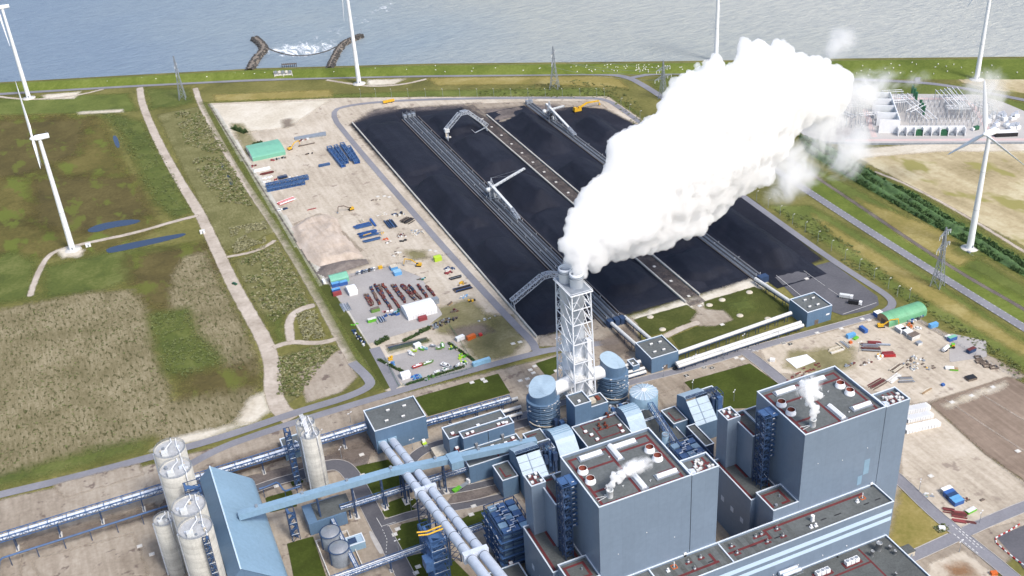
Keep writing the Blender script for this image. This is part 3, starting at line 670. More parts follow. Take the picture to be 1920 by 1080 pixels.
    MB().cyl(147+dx, 321, 39, 39.8, .8, 14).build('roof_vent', 'galv', r); MB().cyl(152+dx, 325.5, 39, 40.2, .35, 10).build('roof_vent', 'galv', r)
    flatroof(r, 149.5+dx, X0-.03, 346, 366.1, 36.02, 62, 'wall_grey', 'roof_dark', .9, names=('upper_bay', 'upper_roof', 'upper_parapet'))
    strips(r, 61.1, [((151.5+dx, 348), (151.5+dx, 364)), ((151.5+dx, 364), (X0-1.5, 364))])
    flatroof(r, X0, X1, Y1+.03, 366, 0, 62, 'wall_grey', 'roof_dark', .9, names=('rear_bay', 'rear_roof', 'rear_parapet'))
    flatroof(r, 143.6+dx, 151+dx, 359.2, 368.2, 0, 65, 'wall_grey', 'roof_grey', .8, names=('stair_block', 'stair_roof', 'stair_parapet'))
    strips(r, 64.2, [((145.5+dx, 361), (149.5+dx, 361)), ((147.3+dx, 361), (147.3+dx, 367)), ((145.5+dx, 365), (149.5+dx, 365))], 1.1)
    roofbox(r, [(145.3+dx, 362), (148+dx, 364.5), (149.6+dx, 361.3), (146+dx, 366.6), (149.3+dx, 366.8)], 64.2, (1.1, 1.0, .9), base=False)
    for i in range(3 if far else 2):
        y = 356 - i*8.6; MB().box(140.55+dx, 140.62+dx, y-1.3, y+1.3, 17-i*.3, 20-i*.3).build('bay_window', 'tube_white', r)
    # steel stair tower against the west wall
    t = thing('stair_tower', ('dark blue steel stair tower on the nearer boiler house' if not far else 'dark blue steel stair tower on the far right boiler house'), 'stair tower', (150.5+dx, 341, 36), 'steel stair towers on the boiler houses')
    x0, x1, y0, y1, z0, z1 = 149.8+dx, 153.6+dx, 337.6, 344.6, 35.05, 78.5
    m = MB()
    for x in (x0, x1):
        for y in (y0, (y0+y1)/2, y1): m.bar((x, y, z0), (x, y, z1), .42)
    nl = 13
    for i in range(nl+1):
        zz = z0+2+(z1-z0-2)*i/nl
        for y in (y0, y1): m.bar((x0, y, zz), (x1, y, zz), .3)
        for x in (x0, x1): m.bar((x, y0, zz), (x, y1, zz), .3)
        if i < nl:
            z2 = zz+(z1-z0-2)/nl
            m.bar((x0, y0, zz), (x0, (y0+y1)/2, z2), .22).bar((x0, (y0+y1)/2, z2), (x0, y1, zz), .22).bar((x0, y0, zz), (x1, y0, z2), .22)
    m.build('frame', 'dark_blue', t)
    m = MB()
    for i in range(nl):
        zz = z0+2+(z1-z0-2)*i/nl; z2 = zz+(z1-z0-2)/nl
        a, b = (y0+.8, y1-.8) if i % 2 else (y1-.8, y0+.8)
        m.bar((x0+1, a, zz), (x0+1, b, z2), 1.0, .15)
        m.bar((x0+.3, a, zz+1.1), (x0+.3, b, z2+1.1), .12); m.box(x0+.2, x1-.2, b-.9, b+.9, z2-.08, z2)
    m.build('stairs', 'mid_blue', t)
    m = MB()
    for i in range(5, 13):
        zz = z0+2+(z1-z0-2)*i/nl
        m.box(x1, X0-.05, y0+1, y0+3.2, zz-.12, zz).bar((x1, y0+1, zz+1.1), (X0-.1, y0+1, zz+1.1), .12).bar((x1, y0+2, zz+.5), (X0-.1, y0+2, zz+.5), .3)
    m.box(x0-.3, X0-.05, y0-.3, y1+.3, z1-.15, z1).bar((x0-.3, y0-.3, z1+1.1), (X0-.1, y0-.3, z1+1.1), .12).bar((x0-.3, y0-.3, z1+1.1), (x0-.3, y1, z1+1.1), .12)
    m.build('landing', 'mid_blue', t)
    m = MB()
    for i in range(5, 14):
        zz = z0+2+(z1-z0-2)*i/nl; MB().box(x1+1, x1+2.2, y0+.85, y0+1, zz+.6, zz+.9).build('landing_lamp', 'lamp_head', t)
    pass
    return r
boiler(0, 'nearer grey-blue boiler house, its roof steaming, left of its twin behind the turbine hall', False)
boiler(106.1, 'far right grey-blue boiler house with a patched pale panel beside the sand yard', True)

# ------------------------------------------------------------------ turbine hall and annex
r = thing('turbine_hall', 'long grey-blue turbine hall with two pale stripes in front of both boiler houses', 'turbine hall', (100, 302.7, 0))
HX1, HY0, HZ = 308.2, 302.7, 33.6
flatroof(r, 80, HX1, HY0, 317.4, 0, HZ, 'wall_grey', 'roof_grey', .9)
MB().box(100, HX1-.5, HY0-.05, HY0-.01, 26.5, 29.2).build('upper_stripe', 'stripe', r); MB().box(100, HX1-.4, HY0-.05, HY0-.01, 21.9, 24.3).build('lower_stripe', 'stripe', r)
zr = HZ-.9; hz = lambda x, y: (lambda p: (p.x, p.y))(G(*cdd(x, y), zr))
xd = G(1204, 1051, HZ).x; xw = hz(625, 610)[0]
MB().box(xd-.3, xd+.3, HY0+.6, 316.8, zr, HZ+.1).box(xw-.3, xw+.3, HY0+.6, 316.8, zr, HZ-.3).build('divider', 'edge_white', r)
yb = 314.8; segs = [((xw+24, yb), (HX1-9, yb)), ((xd-22, 309), (xd-4, 309)), ((xd+10, 307.5), (xw-6, 307.5)), ((xw+1, 309.5), (xw+24, 309.5)), ((xw+24, 309.5), (xw+24, yb)), ((xd+30, 307.5), (xd+30, 313))]
for q in ((680, 585), (718, 630), (920, 555), (880, 505), (842, 520), (1023, 515), (983, 470), (475, 660), (435, 735), (392, 690)):
    x, y = hz(*q); segs.append(((x-1.1, y-.6), (x+1.1, y-.6)))
    s = MB().lathe(x, y, [(.75, zr+.05), (.75, zr+.7), (.4, zr+.75), (.4, zr+1.6), (.55, zr+1.65), (.05, zr+2.1)], 12).build('roof_vent', 'stainless', r)
strips(r, zr, segs, 1.3)
for q in ((1220, 415), (1212, 460), (1243, 450), (1520, 290), (258, 750)):
    x, y = hz(*q); big = q[0] == 1220
    MB().box(x-.8, x+.8, y-.8, y+.8, zr+.03, zr+.5).cyl(x, y, zr+.5, zr+(3.4 if big else 1.7), .95 if big else .5, 14).build('exhaust_stack', 'white', r)
for q in ((1553, 262), (298, 722)):
    x, y = hz(*q); MB().bar((x-1.2, y-1.2, zr+.12), (x+1.2, y-1.2, zr+.12), .3).bar((x-1.2, y+1.2, zr+.12), (x+1.2, y+1.2, zr+.12), .3).bar((x-1.2, y-1.2, zr+.12), (x-1.2, y+1.2, zr+.12), .3).bar((x+1.2, y-1.2, zr+.12), (x+1.2, y+1.2, zr+.12), .3).build('davit_guard', 'orange', r)
    MB().cyl(x, y, zr, zr+3.2, .22, 8).build('davit_post', 'white', r)
m = MB()
for q in ((1295, 403), (1393, 370), (1580, 300), (1655, 270), (985, 525), (545, 685), (830, 580), (1200, 440)):
    x, y = hz(*q); MB().box(x-2.4+random.random(), x+1.6, y-.35, y+.3, zr+.02, zr+.035).build('tar_patch', 'black', r)
m = MB()
for i in range(14): m.box(xd+3+i*5.2, xd+5.4+i*5.2, HY0+1, 316.4, zr, zr+.018)
m.build('felt_strip', 'roof_dark', r)
for q in ((370, 640), (1610, 185)):
    x = GY(*cdd(*q), 317.3).x; MB().box(x-.7, x+.7, 316.9, 317.35, zr, zr+2.3).build('roof_door', 'white', r)
for i in range(9): MB().box(170+i*14, 170.5+i*14, HY0-.3, HY0-.02, 16, 16.4).build('wall_lamp', 'lamp_head', r)
r = thing('annex', 'low grey annex with flat dark roof below the turbine hall, at the bottom edge', 'annex building', (200, 230, 0))
AX1 = 306.2; AZ = 13
flatroof(r, 90, AX1, 215, HY0-.05, 0, AZ, 'wall_grey', 'roof_dark', .8)
az = lambda x, y: (lambda p: (p.x, p.y))(G(*cdd(x, y), AZ-.8)); zr = AZ-.8
p1, p2, p3 = az(1550, 625), az(1700, 775), az(1607, 688)
strips(r, zr, [(p1, (p1[0], 240)), ((p3[0]-60, p3[1]), p3), ((p1[0], 301), (p1[0], 296))], 1.0)
for q in ((1650, 600, 1.5, 4.6), (1608, 638, .9, 3), (1725, 598, .8, 2.2), (1760, 628, .8, 2.2), (1765, 775, .6, 2)):
    x, y = az(*q[:2]); MB().lathe(x, y-1, [(q[2], zr), (q[2], zr+q[3]), (q[2]*1.12, zr+q[3]), (q[2]*.8, zr+q[3]+.4), (q[2]*.7, zr+q[3])], 16).build('roof_vent', 'stainless', r)
for q in ((1485, 695), (1290, 768)):
    x, y = az(*q)
    for k in range(3):
        u = MB().box(x-4+k*2.6, x-1.8+k*2.6, y-1.2, y+1.2, zr+.5, zr+2.6).build('chiller', 'white', r); MB().cyl(x-2.9+k*2.6, y, zr+2.6, zr+2.85, .8, 12).build('fan', 'galv', u)
    MB().box(x-5, x+5, y-1.9, y+1.9, zr+.02, zr+.3).build('chiller_base', 'red_path', r)
for q, n in (((1385, 672), 1), ((1660, 560), 1)):
    p = GY(*cdd(*q), HY0-1.0); MB().box(p.x-1.1, p.x+1.1, p.y-1, p.y+.9, p.z-2.8, p.z).box(p.x-.5, p.x+.5, p.y-.6, p.y+.6, zr, p.z-2.8).build('intake_duct', 'stainless', r)
p = GY(*cdd(1060, 745), HY0-1.6)
for k in (0, 1): MB().frustum((p.x-5+k*.6, HY0-1.4-k*2, p.z), (p.x+5+k*.6, HY0-1.4-k*2, p.z), 1, 1, 14).build('silencer', 'tube_white', r)
m = MB()
for k in range(5): m.bar((p.x-6+k*3, HY0-4.6, p.z-1.4), (p.x-6+k*3, HY0, p.z-1.4), .2).bar((p.x-6+k*3, HY0-4.6, p.z-1.4), (p.x-6+k*3, HY0-4.6, p.z+.2), .14)
m.bar((p.x-6.4, HY0-4.6, p.z-1.4), (p.x+6.4, HY0-4.6, p.z-1.4), .2).bar((p.x-6.4, HY0-4.6, p.z+.2), (p.x+6.4, HY0-4.6, p.z+.2), .12).build('silencer_rack', 'galv', r)
x, y = V2(c9, 1270, 960, 0)
r = thing('gate_kiosk', 'small beige kiosk with dark roof against the annex by the grass plot', 'kiosk', (x, y, 0))
MB().box(x-3, x+2, y-2, y+3, 0, 3.4).build('wall', 'timber_pale', r); MB().box(x-3.2, x+2.2, y-2.2, y+3.2, 3.4, 3.7).build('roof', 'roof_dark', r); MB().box(x-.6, x+.6, y-2.06, y-2.01, .1, 2.2).build('door', 'galv', r)

# ------------------------------------------------------------------ transfer houses
def transfer(label, fl, fr, bl, z, back, doors=(), logo=None):
    x0, x1, y0, y1 = RB(fl, fr, bl, z)
    r = thing('transfer_house', label, 'transfer house', (x0, y0, 0), 'coal transfer houses')
    flatroof(r, x0, x1, y0, y1, 0, z, 'steel_blue', 'roof_grey', .8)
    w, d = x1-x0, y1-y0
    for u, v in ((.3, .3), (.62, .28), (.42, .72), (.74, .7)):
        x, y = x0+w*u, y0+d*v; o = MB().box(x-1.0, x+1.0, y-.5, y+.5, z-.8, z+.1).build('roof_vent', 'galv', r)
        MB().frustum((x-1.05, y, z+.1), (x+1.05, y, z+.1), .55, .55, 10).build('vent_cowl', 'white_dirty', o)
    for q in doors: MB().box(x0+w*q-1.5, x0+w*q+1.5, y0-.08, y0-.01, .05, 3.6).build('door', 'timber_dark', r)
    MB().box(x0-.07, x0+.01, y0+1, y0+2, .05, 2.2).build('side_door', 'galv', r)
    if logo: MB().box(x0+w*.78, x0+w*.92, y0-.06, y0-.01, z*.42, z*.52).build('wall_sign', 'white', r)
    return x0, x1, y0, y1
T1 = transfer('blue transfer house right of the chimney between two pairs of coal tubes', (1221.7,673.3), (1272.3,657.7), (1190,643.3), 11.3, 0, (.52,))
T2 = transfer('blue transfer house beside the parking lot with a door and a small white sign', (1514.3,586.7), (1561.7,573.3), (1479.3,561.7), 11.3, 0, (.4,), True)
T3 = transfer('largest blue transfer house with twin white coal tubes leaving its front', (702.3,809.3), (800,782.3), (681,770), 16.6, 0)
x, y = V2(ce, 650, 540, 0)
r = thing('yard_loader', 'small yellow-green loader parked in front of the largest transfer house', 'loader', (x, y, 0))
MB().box(x-1.2, x+1.2, y-2.2, y+1.2, .5, 1.6).build('body', 'lime', r); MB().box(x-.9, x+.9, y-.6, y+1.1, 1.6, 3).build('cab', 'white', r); MB().box(x-1.3, x+1.3, y-3.4, y-2.3, .1, 1.1).build('bucket', 'galv', r)
for sx in (-1.2, 1.2):
    for sy in (-1.5, .6): MB().frustum((x+sx-.2, y+sy, .55), (x+sx+.2, y+sy, .55), .55, .55, 12).build('wheel', 'black', r)
# small annex left of T1
x0, x1, y0, y1 = RB(ca(1090, 130), ca(1150, 120), ca(1030, 75), 8)
r = thing('valve_house', 'narrow blue valve house standing left of the transfer house near the chimney', 'valve house', (x0, y0, 0))
flatroof(r, x0, max(x1, x0+4.6), y0, y1, 0, 8, 'steel_blue', 'roof_grey', .5); MB().box(x0+1, x0+2.2, y0+3, y0+4, 7.5, 8.2).build('roof_vent', 'white', r)
# ------------------------------------------------------------------ electrical building
r = thing('switchgear_building', 'stepped blue switchgear building with red roof paths and white roof units', 'switchgear building', (139, 447, 0))
flatroof(r, 139, 175.6, 467.2, 479.2, 0, 18, 'steel_blue', 'roof_grey', .7)
flatroof(r, 145.6, 176.6, 461.6, 468.5, 0, 20, 'steel_blue', 'roof_grey', .7, names=('upper_hall', 'upper_roof', 'upper_parapet'))
MB().box(145.62+14.8, 145.62+15.1, 461.52, 461.6, 12, 19.8).build('wall_joint', 'black', r)
flatroof(r, 142.5, 177.4, 446.5, 461.55, 0, 12, 'steel_blue', 'roof_grey', .7, names=('terrace_hall', 'terrace_roof', 'terrace_parapet'))
ez = lambda x, y, z: (lambda p: (p.x, p.y))(G(*ce(x, y), z))
T = 11.3; tp = [ez(*q, T) for q in ((945, 580), (1010, 650), (1070, 638), (1130, 608), (1230, 590), (1265, 565), (1325, 558), (1385, 537), (1448, 490), (1470, 522))]
roofbox(r, tp, T); strips(r, T, [((tp[0][0], tp[0][1]), (tp[0][0], tp[1][1])), (tp[1], tp[2]), ((tp[2][0], tp[2][1]), (tp[3][0], tp[2][1])), ((tp[3][0], tp[3][1]), (tp[8][0], tp[3][1])), ((tp[5][0], 448), (tp[5][0], 457)), ((tp[8][0], tp[3][1]), tp[8])], .9)
up = [ez(*q, 19.4) for q in ((1085, 437), (1040, 455), (1320, 367), (1360, 355), (1390, 352))]
roofbox(r, up, 19.4, (1.5, 1.2, .8)); strips(r, 19.4, [((147.5, 463.2), (174, 463.2))], .8)
bp = [ez(*q, 17.4) for q in ((905, 450), (1135, 378), (1335, 320))]
roofbox(r, bp, 17.4); strips(r, 17.4, [((bp[0][0], 470), (174, 470))], .8)
for q in ((1120, 545), (1355, 465)):
    p = GY(*ce(*q), 460.9); MB().box(p.x-.5, p.x+.5, 460.4, 461.5, 11.3, p.z).box(p.x-.8, p.x+.8, 460.2, 461.5, p.z, p.z+.9).build('intake_duct', 'stainless', r)
x, y = V2(ce, 800, 650, 0)
MB().box(x-4, x+6, y-4, y+5, 3.6, 4.0).box(x-4, x-3.6, y-4, y+5, 0, 3.6).box(x+5.6, x+6, y-4, y+5, 0, 3.6).build('cycle_shelter', 'timber_pale', tag(thing('shelter', 'tan flat-roofed shelter beside the curved road below the switchgear building', 'shelter', (x, y, 0)), None))
# ------------------------------------------------------------------ chimney in its lattice tower
CX, CY = 225.8, 482.5; CT = 95
r = thing('chimney', 'tall twin-flue white chimney inside a white lattice tower, pouring out steam', 'chimney', (CX, CY, 0))
for n_, (fx, fy) in enumerate(((227.0, 479.2), (224.2, 487.6))):
    f = MB().lathe(fx, fy, [(4.2, 8), (3.8, 40), (3.6, CT-22), (3.8, CT-22), (3.8, CT-1.6), (3.95, CT-1.5), (3.95, CT), (3.4, CT), (3.3, CT-5)], 28).build('flue', 'flue_white', r)
    MB().lathe(fx, fy, [(4.0, CT-2.6), (4.5, CT-2.6), (4.5, CT-2.45), (4.0, CT-2.45)], 28).lathe(fx, fy, [(4.45, CT-1.45), (4.5, CT-1.45), (4.5, CT-1.35), (4.45, CT-1.35)], 28).build('rim_gallery', 'galv', f)
b0 = [(219.2, 470), (233, 470), (233, 494.5), (219.2, 494.5)]; PZ = 86; b1 = [(220, 471.2), (231.6, 471.2), (231.6, 492), (220, 492)]
at = lambda k, z: Vector((b0[k][0]+(b1[k][0]-b0[k][0])*z/PZ, b0[k][1]+(b1[k][1]-b0[k][1])*z/PZ, z))
m = MB(); LV = [0, 14, 27, 40, 53, 66, 76, PZ]
for k in range(4): m.frustum(at(k, 0), at(k, PZ), .52, .42, 8)
for z in LV[1:]:
    for k in range(4): m.bar(at(k, z), at((k+1) % 4, z), .42)
for i in range(len(LV)-1):
    z0, z1 = LV[i], LV[i+1]
    for k in range(4):
        a, b, c, d = at(k, z0), at((k+1) % 4, z0), at(k, z1), at((k+1) % 4, z1); mid = (c+d)/2
        m.frustum(a, mid, .25, .25, 6).frustum(b, mid, .25, .25, 6)
        m.bar((a+mid)/2, (a+c)/2, .15).bar((b+mid)/2, (b+d)/2, .15)
        if i > 0: m.bar((a+mid)/2, (at(k, z0)+at((k+1) % 4, z0))/2, .2).bar((b+mid)/2, (at(k, z0)+at((k+1) % 4, z0))/2, .2)
m.build('lattice_frame', 'turbine_white', r)
MB().box(219, 232.6, 470.2, 474.5, PZ, PZ+.35).box(219, 232.6, 474.5, 493, PZ, PZ+.3).build('platform', 'galv', r)
m = MB()
for a, b in (((219, 470.2), (232.6, 470.2)), ((232.6, 470.2), (232.6, 493)), ((219, 493), (232.6, 493)), ((219, 470.2), (219, 493))):
    m.bar((*a, PZ+1.4), (*b, PZ+1.4), .18).bar((*a, PZ+.1), (*b, PZ+.1), .5, .6)
m.build('platform_rail', 'turbine_white', r)
m = MB()
for i, z in enumerate(range(8, 52, 4)):
    a, b = (472, 479.5) if i % 2 else (479.5, 472); x = 232.2-z*.03
    m.bar((x, a, z), (x, b, z+4), 1.0, .25, 0).bar((x-.5, a, z+1.1), (x-.5, b, z+5.1), .14).box(x-.8, x+.8, b-.8, b+.8, z+3.9, z+4.05).bar((x-2.6, b, z+4), (x, b, z+4), .3)
m.build('stair', 'white', r)
MB().box(228.6, 231.2, 470.8, 473.6, 0, 54).build('lift_shaft', 'white', r)
for z in (14, 27, 40): MB().box(at(0, z).x+.6, at(1, z).x-.6, at(0, z).y+.6, at(2, z).y-.6, z+.3, z+.42).build('grating', 'white_dirty', r)
for z in (40, 53): MB().box(at(0, z).x+.4, at(1, z).x-.4, at(0, z).y+.4, at(0, z).y+4, z+.25, z+.4).build('service_deck', 'galv', r)
# buildings around the chimney foot
r = thing('pump_building', 'blue stair house with low roofed wing in front of the chimney foot', 'pump building', (209, 450, 0))
flatroof(r, 209.2, 219.6, 449.4, 461, 0, 28, 'steel_blue', 'roof_grey', .7)
flatroof(r, 219.65, 231.5, 451.6, 462, 0, 22, 'steel_blue', 'roof_grey', .7, names=('wing', 'wing_roof', 'wing_parapet'))
MB().box(222, 225.5, 455, 458.5, 21.35, 23.4).build('roof_unit', 'timber_pale', r); MB().box(227, 229, 456.5, 460, 21.35, 22.4).build('roof_unit', 'rust_red', r); MB().box(213, 214.5, 452.5, 454, 27.35, 28.2).build('roof_unit', 'white', r)
r = thing('filter_building', 'flat-roofed blue filter building with red paths between two curved ducts', 'filter building', (209, 431, 0))
flatroof(r, 206.5, 234.5, 425, 449.2, 0, 14.5, 'steel_blue', 'roof_dark', .6)
fz = lambda x, y: (lambda p: (p.x, p.y))(G(*ca(x, y), 14)); T = 13.9
fp = [fz(*q) for q in ((662, 722), (716, 750), (768, 790), (995, 717), (970, 665), (798, 605), (925, 555))]
roofbox(r, fp, T); strips(r, T, [(fp[0], (fp[0][0], fp[5][1])), ((fp[0][0], fp[5][1]), (fp[6][0], fp[5][1])), ((fp[2][0], fp[2][1]), (fp[3][0], fp[2][1])), ((fp[3][0], fp[2][1]), fp[4]), ((217.5, fp[2][1]), (217.5, 443)), ((217.5, 440), (fp[4][0], 440))], .9)
for q in ((780, 665), (795, 695), (835, 655), (855, 682), (850, 570), (865, 585)):
    x, y = fz(*q); MB().lathe(x, y, [(.9, T), (.9, T+.6), (.5, T+.7), (.5, T+1.8), (.8, T+1.9), (.05, T+2.4)], 12).build('roof_fan', 'rust_red', r)
# curved ducts
def arch(x0, x1, label, yo=0):
    r = thing('curved_duct', label, 'flue duct', (x0, 430+yo, 0), 'curved flue ducts')
    pr = [(450, 17.2), (447, 19.6), (443.5, 20.6), (440, 20.4), (437.2, 19.2), (435.2, 17.4), (428.5, 9.5)]
    pr = [(y+yo, z) for y, z in pr]; m = MB(); vs = []
    for x in (x0, x1): vs += [(x, y, z) for y, z in pr]
    n = len(pr); m.add(vs, [(i, i+1, n+i+1, n+i) for i in range(n-1)])
    m.build('duct_roof', 'pale_roof', r)
    m = MB()
    for x in (x0, x1): m.add([(x, y, z) for y, z in pr]+[(x, pr[-1][0], 0), (x, pr[0][0], 0)], [tuple(range(n+2)) if x == x0 else tuple(range(n+1, -1, -1))])
    m.add([(x0, pr[-1][0], 0), (x1, pr[-1][0], 0), (x1, pr[-1][0], pr[-1][1]), (x0, pr[-1][0], pr[-1][1])], [(0,1,2,3)])
    m.build('duct_casing', 'steel_blue', r)
    for k in range(1, 6):
        y = 449.3+yo-k*1.75; z = np.interp(-y, [-q[0] for q in pr], [q[1] for q in pr]); MB().bar((x0, y, z+.12), (x1, y, z+.12), .35, .35).build('stiffener', 'wall_light', r)
arch(190.6, 202.6, 'pale blue curved duct left of the filter building')
arch(235.2, 245.4, 'pale blue curved duct right of the filter building')
# absorber towers
def absorber(x, y, rad, h, flip, label):
    r = thing('absorber_tower', label, 'absorber tower', (x, y, 0), 'absorber towers beside the chimney')
    n = 40; vs = []; top = []
    for k in range(n):
        t = 2*math.pi*k/n; c, s = math.cos(t), math.sin(t); u = c*flip
        zt = h + 3.4*(s*.5+.5) - 3.8*max(0, -u)**1.5 + 2.0*max(0, u)**2 - 4
        vs.append((x+rad*c, y+rad*s, 0)); top.append((x+rad*c, y+rad*s, zt))
    m = MB().add(vs+top, [(i, (i+1) % n, n+(i+1) % n, n+i) for i in range(n)], 0, True); m.build('shell', 'steel_blue', r)
    q = []; rings = [top]
    zc = sum(t[2] for t in top)/n+.2
    for f in (.75, .5, .25):
        rings.append([(x+(tx-x)*f, y+(ty-y)*f, zc+(tz-zc)*f) for tx, ty, tz in top])
    allv = [v for rg in rings for v in rg]+[(x, y, zc)]
    fs = [(j*n+i, j*n+(i+1) % n, (j+1)*n+(i+1) % n, (j+1)*n+i) for j in range(3) for i in range(n)]+[(3*n+i, 3*n+(i+1) % n, 4*n) for i in range(n)]
    MB().add(allv, fs, 0, True).build('hood', 'pale_roof', r)
    for z in (5.5, 8.2, 11, 13.6, 16.4, 19):
        ro = rad+1.7
        o = MB().lathe(x, y, [(rad, z), (ro, z), (ro, z+.2), (rad, z+.2)], 32).lathe(x, y, [(ro, z+1.2), (ro+.08, z+1.2), (ro+.08, z+1.3), (ro, z+1.3)], 32).build('walkway', 'steel_blue', r)
        m = MB()
        for k in range(20):
            t = 2*math.pi*k/20; m.bar((x+ro*math.cos(t), y+ro*math.sin(t), z), (x+ro*math.cos(t), y+ro*math.sin(t), z+1.25), .12)
        m.build('railing', 'mid_blue', o)
        for k in range(9):
            t = random.random()*6.28; MB().box(x+ro*math.cos(t)-.5, x+ro*math.cos(t)+.5, y+ro*math.sin(t)-.12, y+ro*math.sin(t)+.12, z+1.4, z+1.75).build('walkway_lamp', 'lamp_head', o)
    MB().lathe(x, y, [(rad+.05, 2), (rad+1.3, 2), (rad+1.3, 4.2), (rad+.05, 4.2)], 32).build('base_ring', 'steel_blue', r)
    for k in range(8):
        t = 2*math.pi*k/8+.2; MB().path([(x+(rad+1)*math.cos(t), y+(rad+1)*math.sin(t), .2), (x+(rad+1)*math.cos(t), y+(rad+1)*math.sin(t), 20)], .3).build('riser_pipe', 'steel_blue', r)
    pts = [(x+(rad+2.1)*math.cos(t), y+(rad+2.1)*math.sin(t), 7.2-.25*i) for i, t in enumerate(np.linspace(3.3, 6.2, 12))]
    MB().path(pts, .28).build('ring_pipe', 'timber_pale', r)
    for k in range(5):
        a = 3.6+k*.45; MB().box(x+(rad+2)*math.cos(a)-.7, x+(rad+2)*math.cos(a)+.7, y+(rad+2)*math.sin(a)-.6, y+(rad+2)*math.sin(a)+.6, .1, 2).build('pump_skid', 'tube_white', r)
    return r
a1 = absorber(201, 475.5, 8.0, 31, 1, 'blue slant-topped absorber tower to the left of the chimney')
a2 = absorber(249.2, 479.5, 7.6, 31, -1, 'blue slant-topped absorber tower to the right of the chimney')
MB().frustum((208, 476.5, 22.5), (221.5, 479.5, 22.5), 4.1, 4.1, 26).build('flue_duct', 'white', a1)
MB().frustum((229, 480, 22.5), (242.4, 479.5, 22.5), 4.1, 4.1, 26).build('flue_duct', 'white', a2)
# round tank with radial roof beams
x, y = 259, 459.2
r = thing('process_tank', 'round pale tank with radial roof beams beside the right absorber tower', 'storage tank', (x, y, 0))
MB().lathe(x, y, [(8.4, 0), (8.4, 14.6), (8.2, 14.7)], 40).build('shell', 'wall_light', r)
MB().lathe(x, y, [(8.45, 14.6), (6, 15.3), (3, 15.9), (.02, 16.2)], 40).build('roof', 'pale_roof', r)
for k in range(16):
    t = 2*math.pi*k/16; MB().bar((x+1*math.cos(t), y+1*math.sin(t), 16.35), (x+8.5*math.cos(t), y+8.5*math.sin(t), 14.95), .3, .35).build('roof_beam', 'edge_white', r)
MB().lathe(x, y, [(1.6, 16.1), (1.6, 16.6), (1.2, 16.7), (.02, 16.7)], 20).build('roof_hatch', 'white', r)
# lattice pipe bridge from the tank to the second unit
def bridge(name, label, p0, p1, w, h, n, pipes, sup=(), frame='mid_blue', cat='pipe bridge', deck='galv', t=.28, zb=0, group='pipe bridges', pm='tube_white', concrete=True, top=False):
    p0, p1 = Vector(p0), Vector(p1); c = (p0+p1)/2
    r = thing(name, label, cat, (c.x, c.y, zb), group)
    MB().truss(p0, p1, w, h, n, t, 0, top).build('truss', frame, r)
    d = (p1-p0).normalized(); a = d.cross(Vector((0, 0, 1))).normalized()
    for off, z, rad in pipes:
        q0, q1 = p0+a*off+Vector((0, 0, z)), p1+a*off+Vector((0, 0, z)); L = (q1-q0).length
        o = MB().frustum(q0, q1, rad, rad, 12).build('pipe', pm, r)
        k = int(L/6)
        if rad > .45 and k: 
            for i in range(1, k): q = q0+d*(L*i/k); MB().frustum(q-d*.12, q+d*.12, rad+.06, rad+.06, 10).build('flange', 'galv', o)
    for s in sup:
        q = p0+(p1-p0)*s
        m = MB()
        for sg in (-1, 1): m.bar((q.x+a.x*sg*w*.45, q.y+a.y*sg*w*.45, zb), q+a*sg*w*.45, .45)
        for i in range(max(1, int((q.z-zb)/4))):
            z0 = zb+i*4; z1 = min(q.z, z0+4); m.bar((q.x-a.x*w*.45, q.y-a.y*w*.45, z0), (q.x+a.x*w*.45, q.y+a.y*w*.45, z1), .25)
        o = m.build('trestle', 'dark_blue', r)
        if concrete and zb == 0: MB().obox((q.x, q.y), w*1.1, 1.8, .5, math.atan2(a.y, a.x), 0).build('footing', 'concrete_pale', o)
    return r
p = GY(1210, 748, 452)
bridge('pipe_bridge', 'blue lattice pipe bridge running from the round tank towards the second unit', (256.5, 447, 13), (246.5, 392, 17), 3, 2.6, 16, ((-.7, .8, .4), (.6, .8, .3)), (.35, .75))
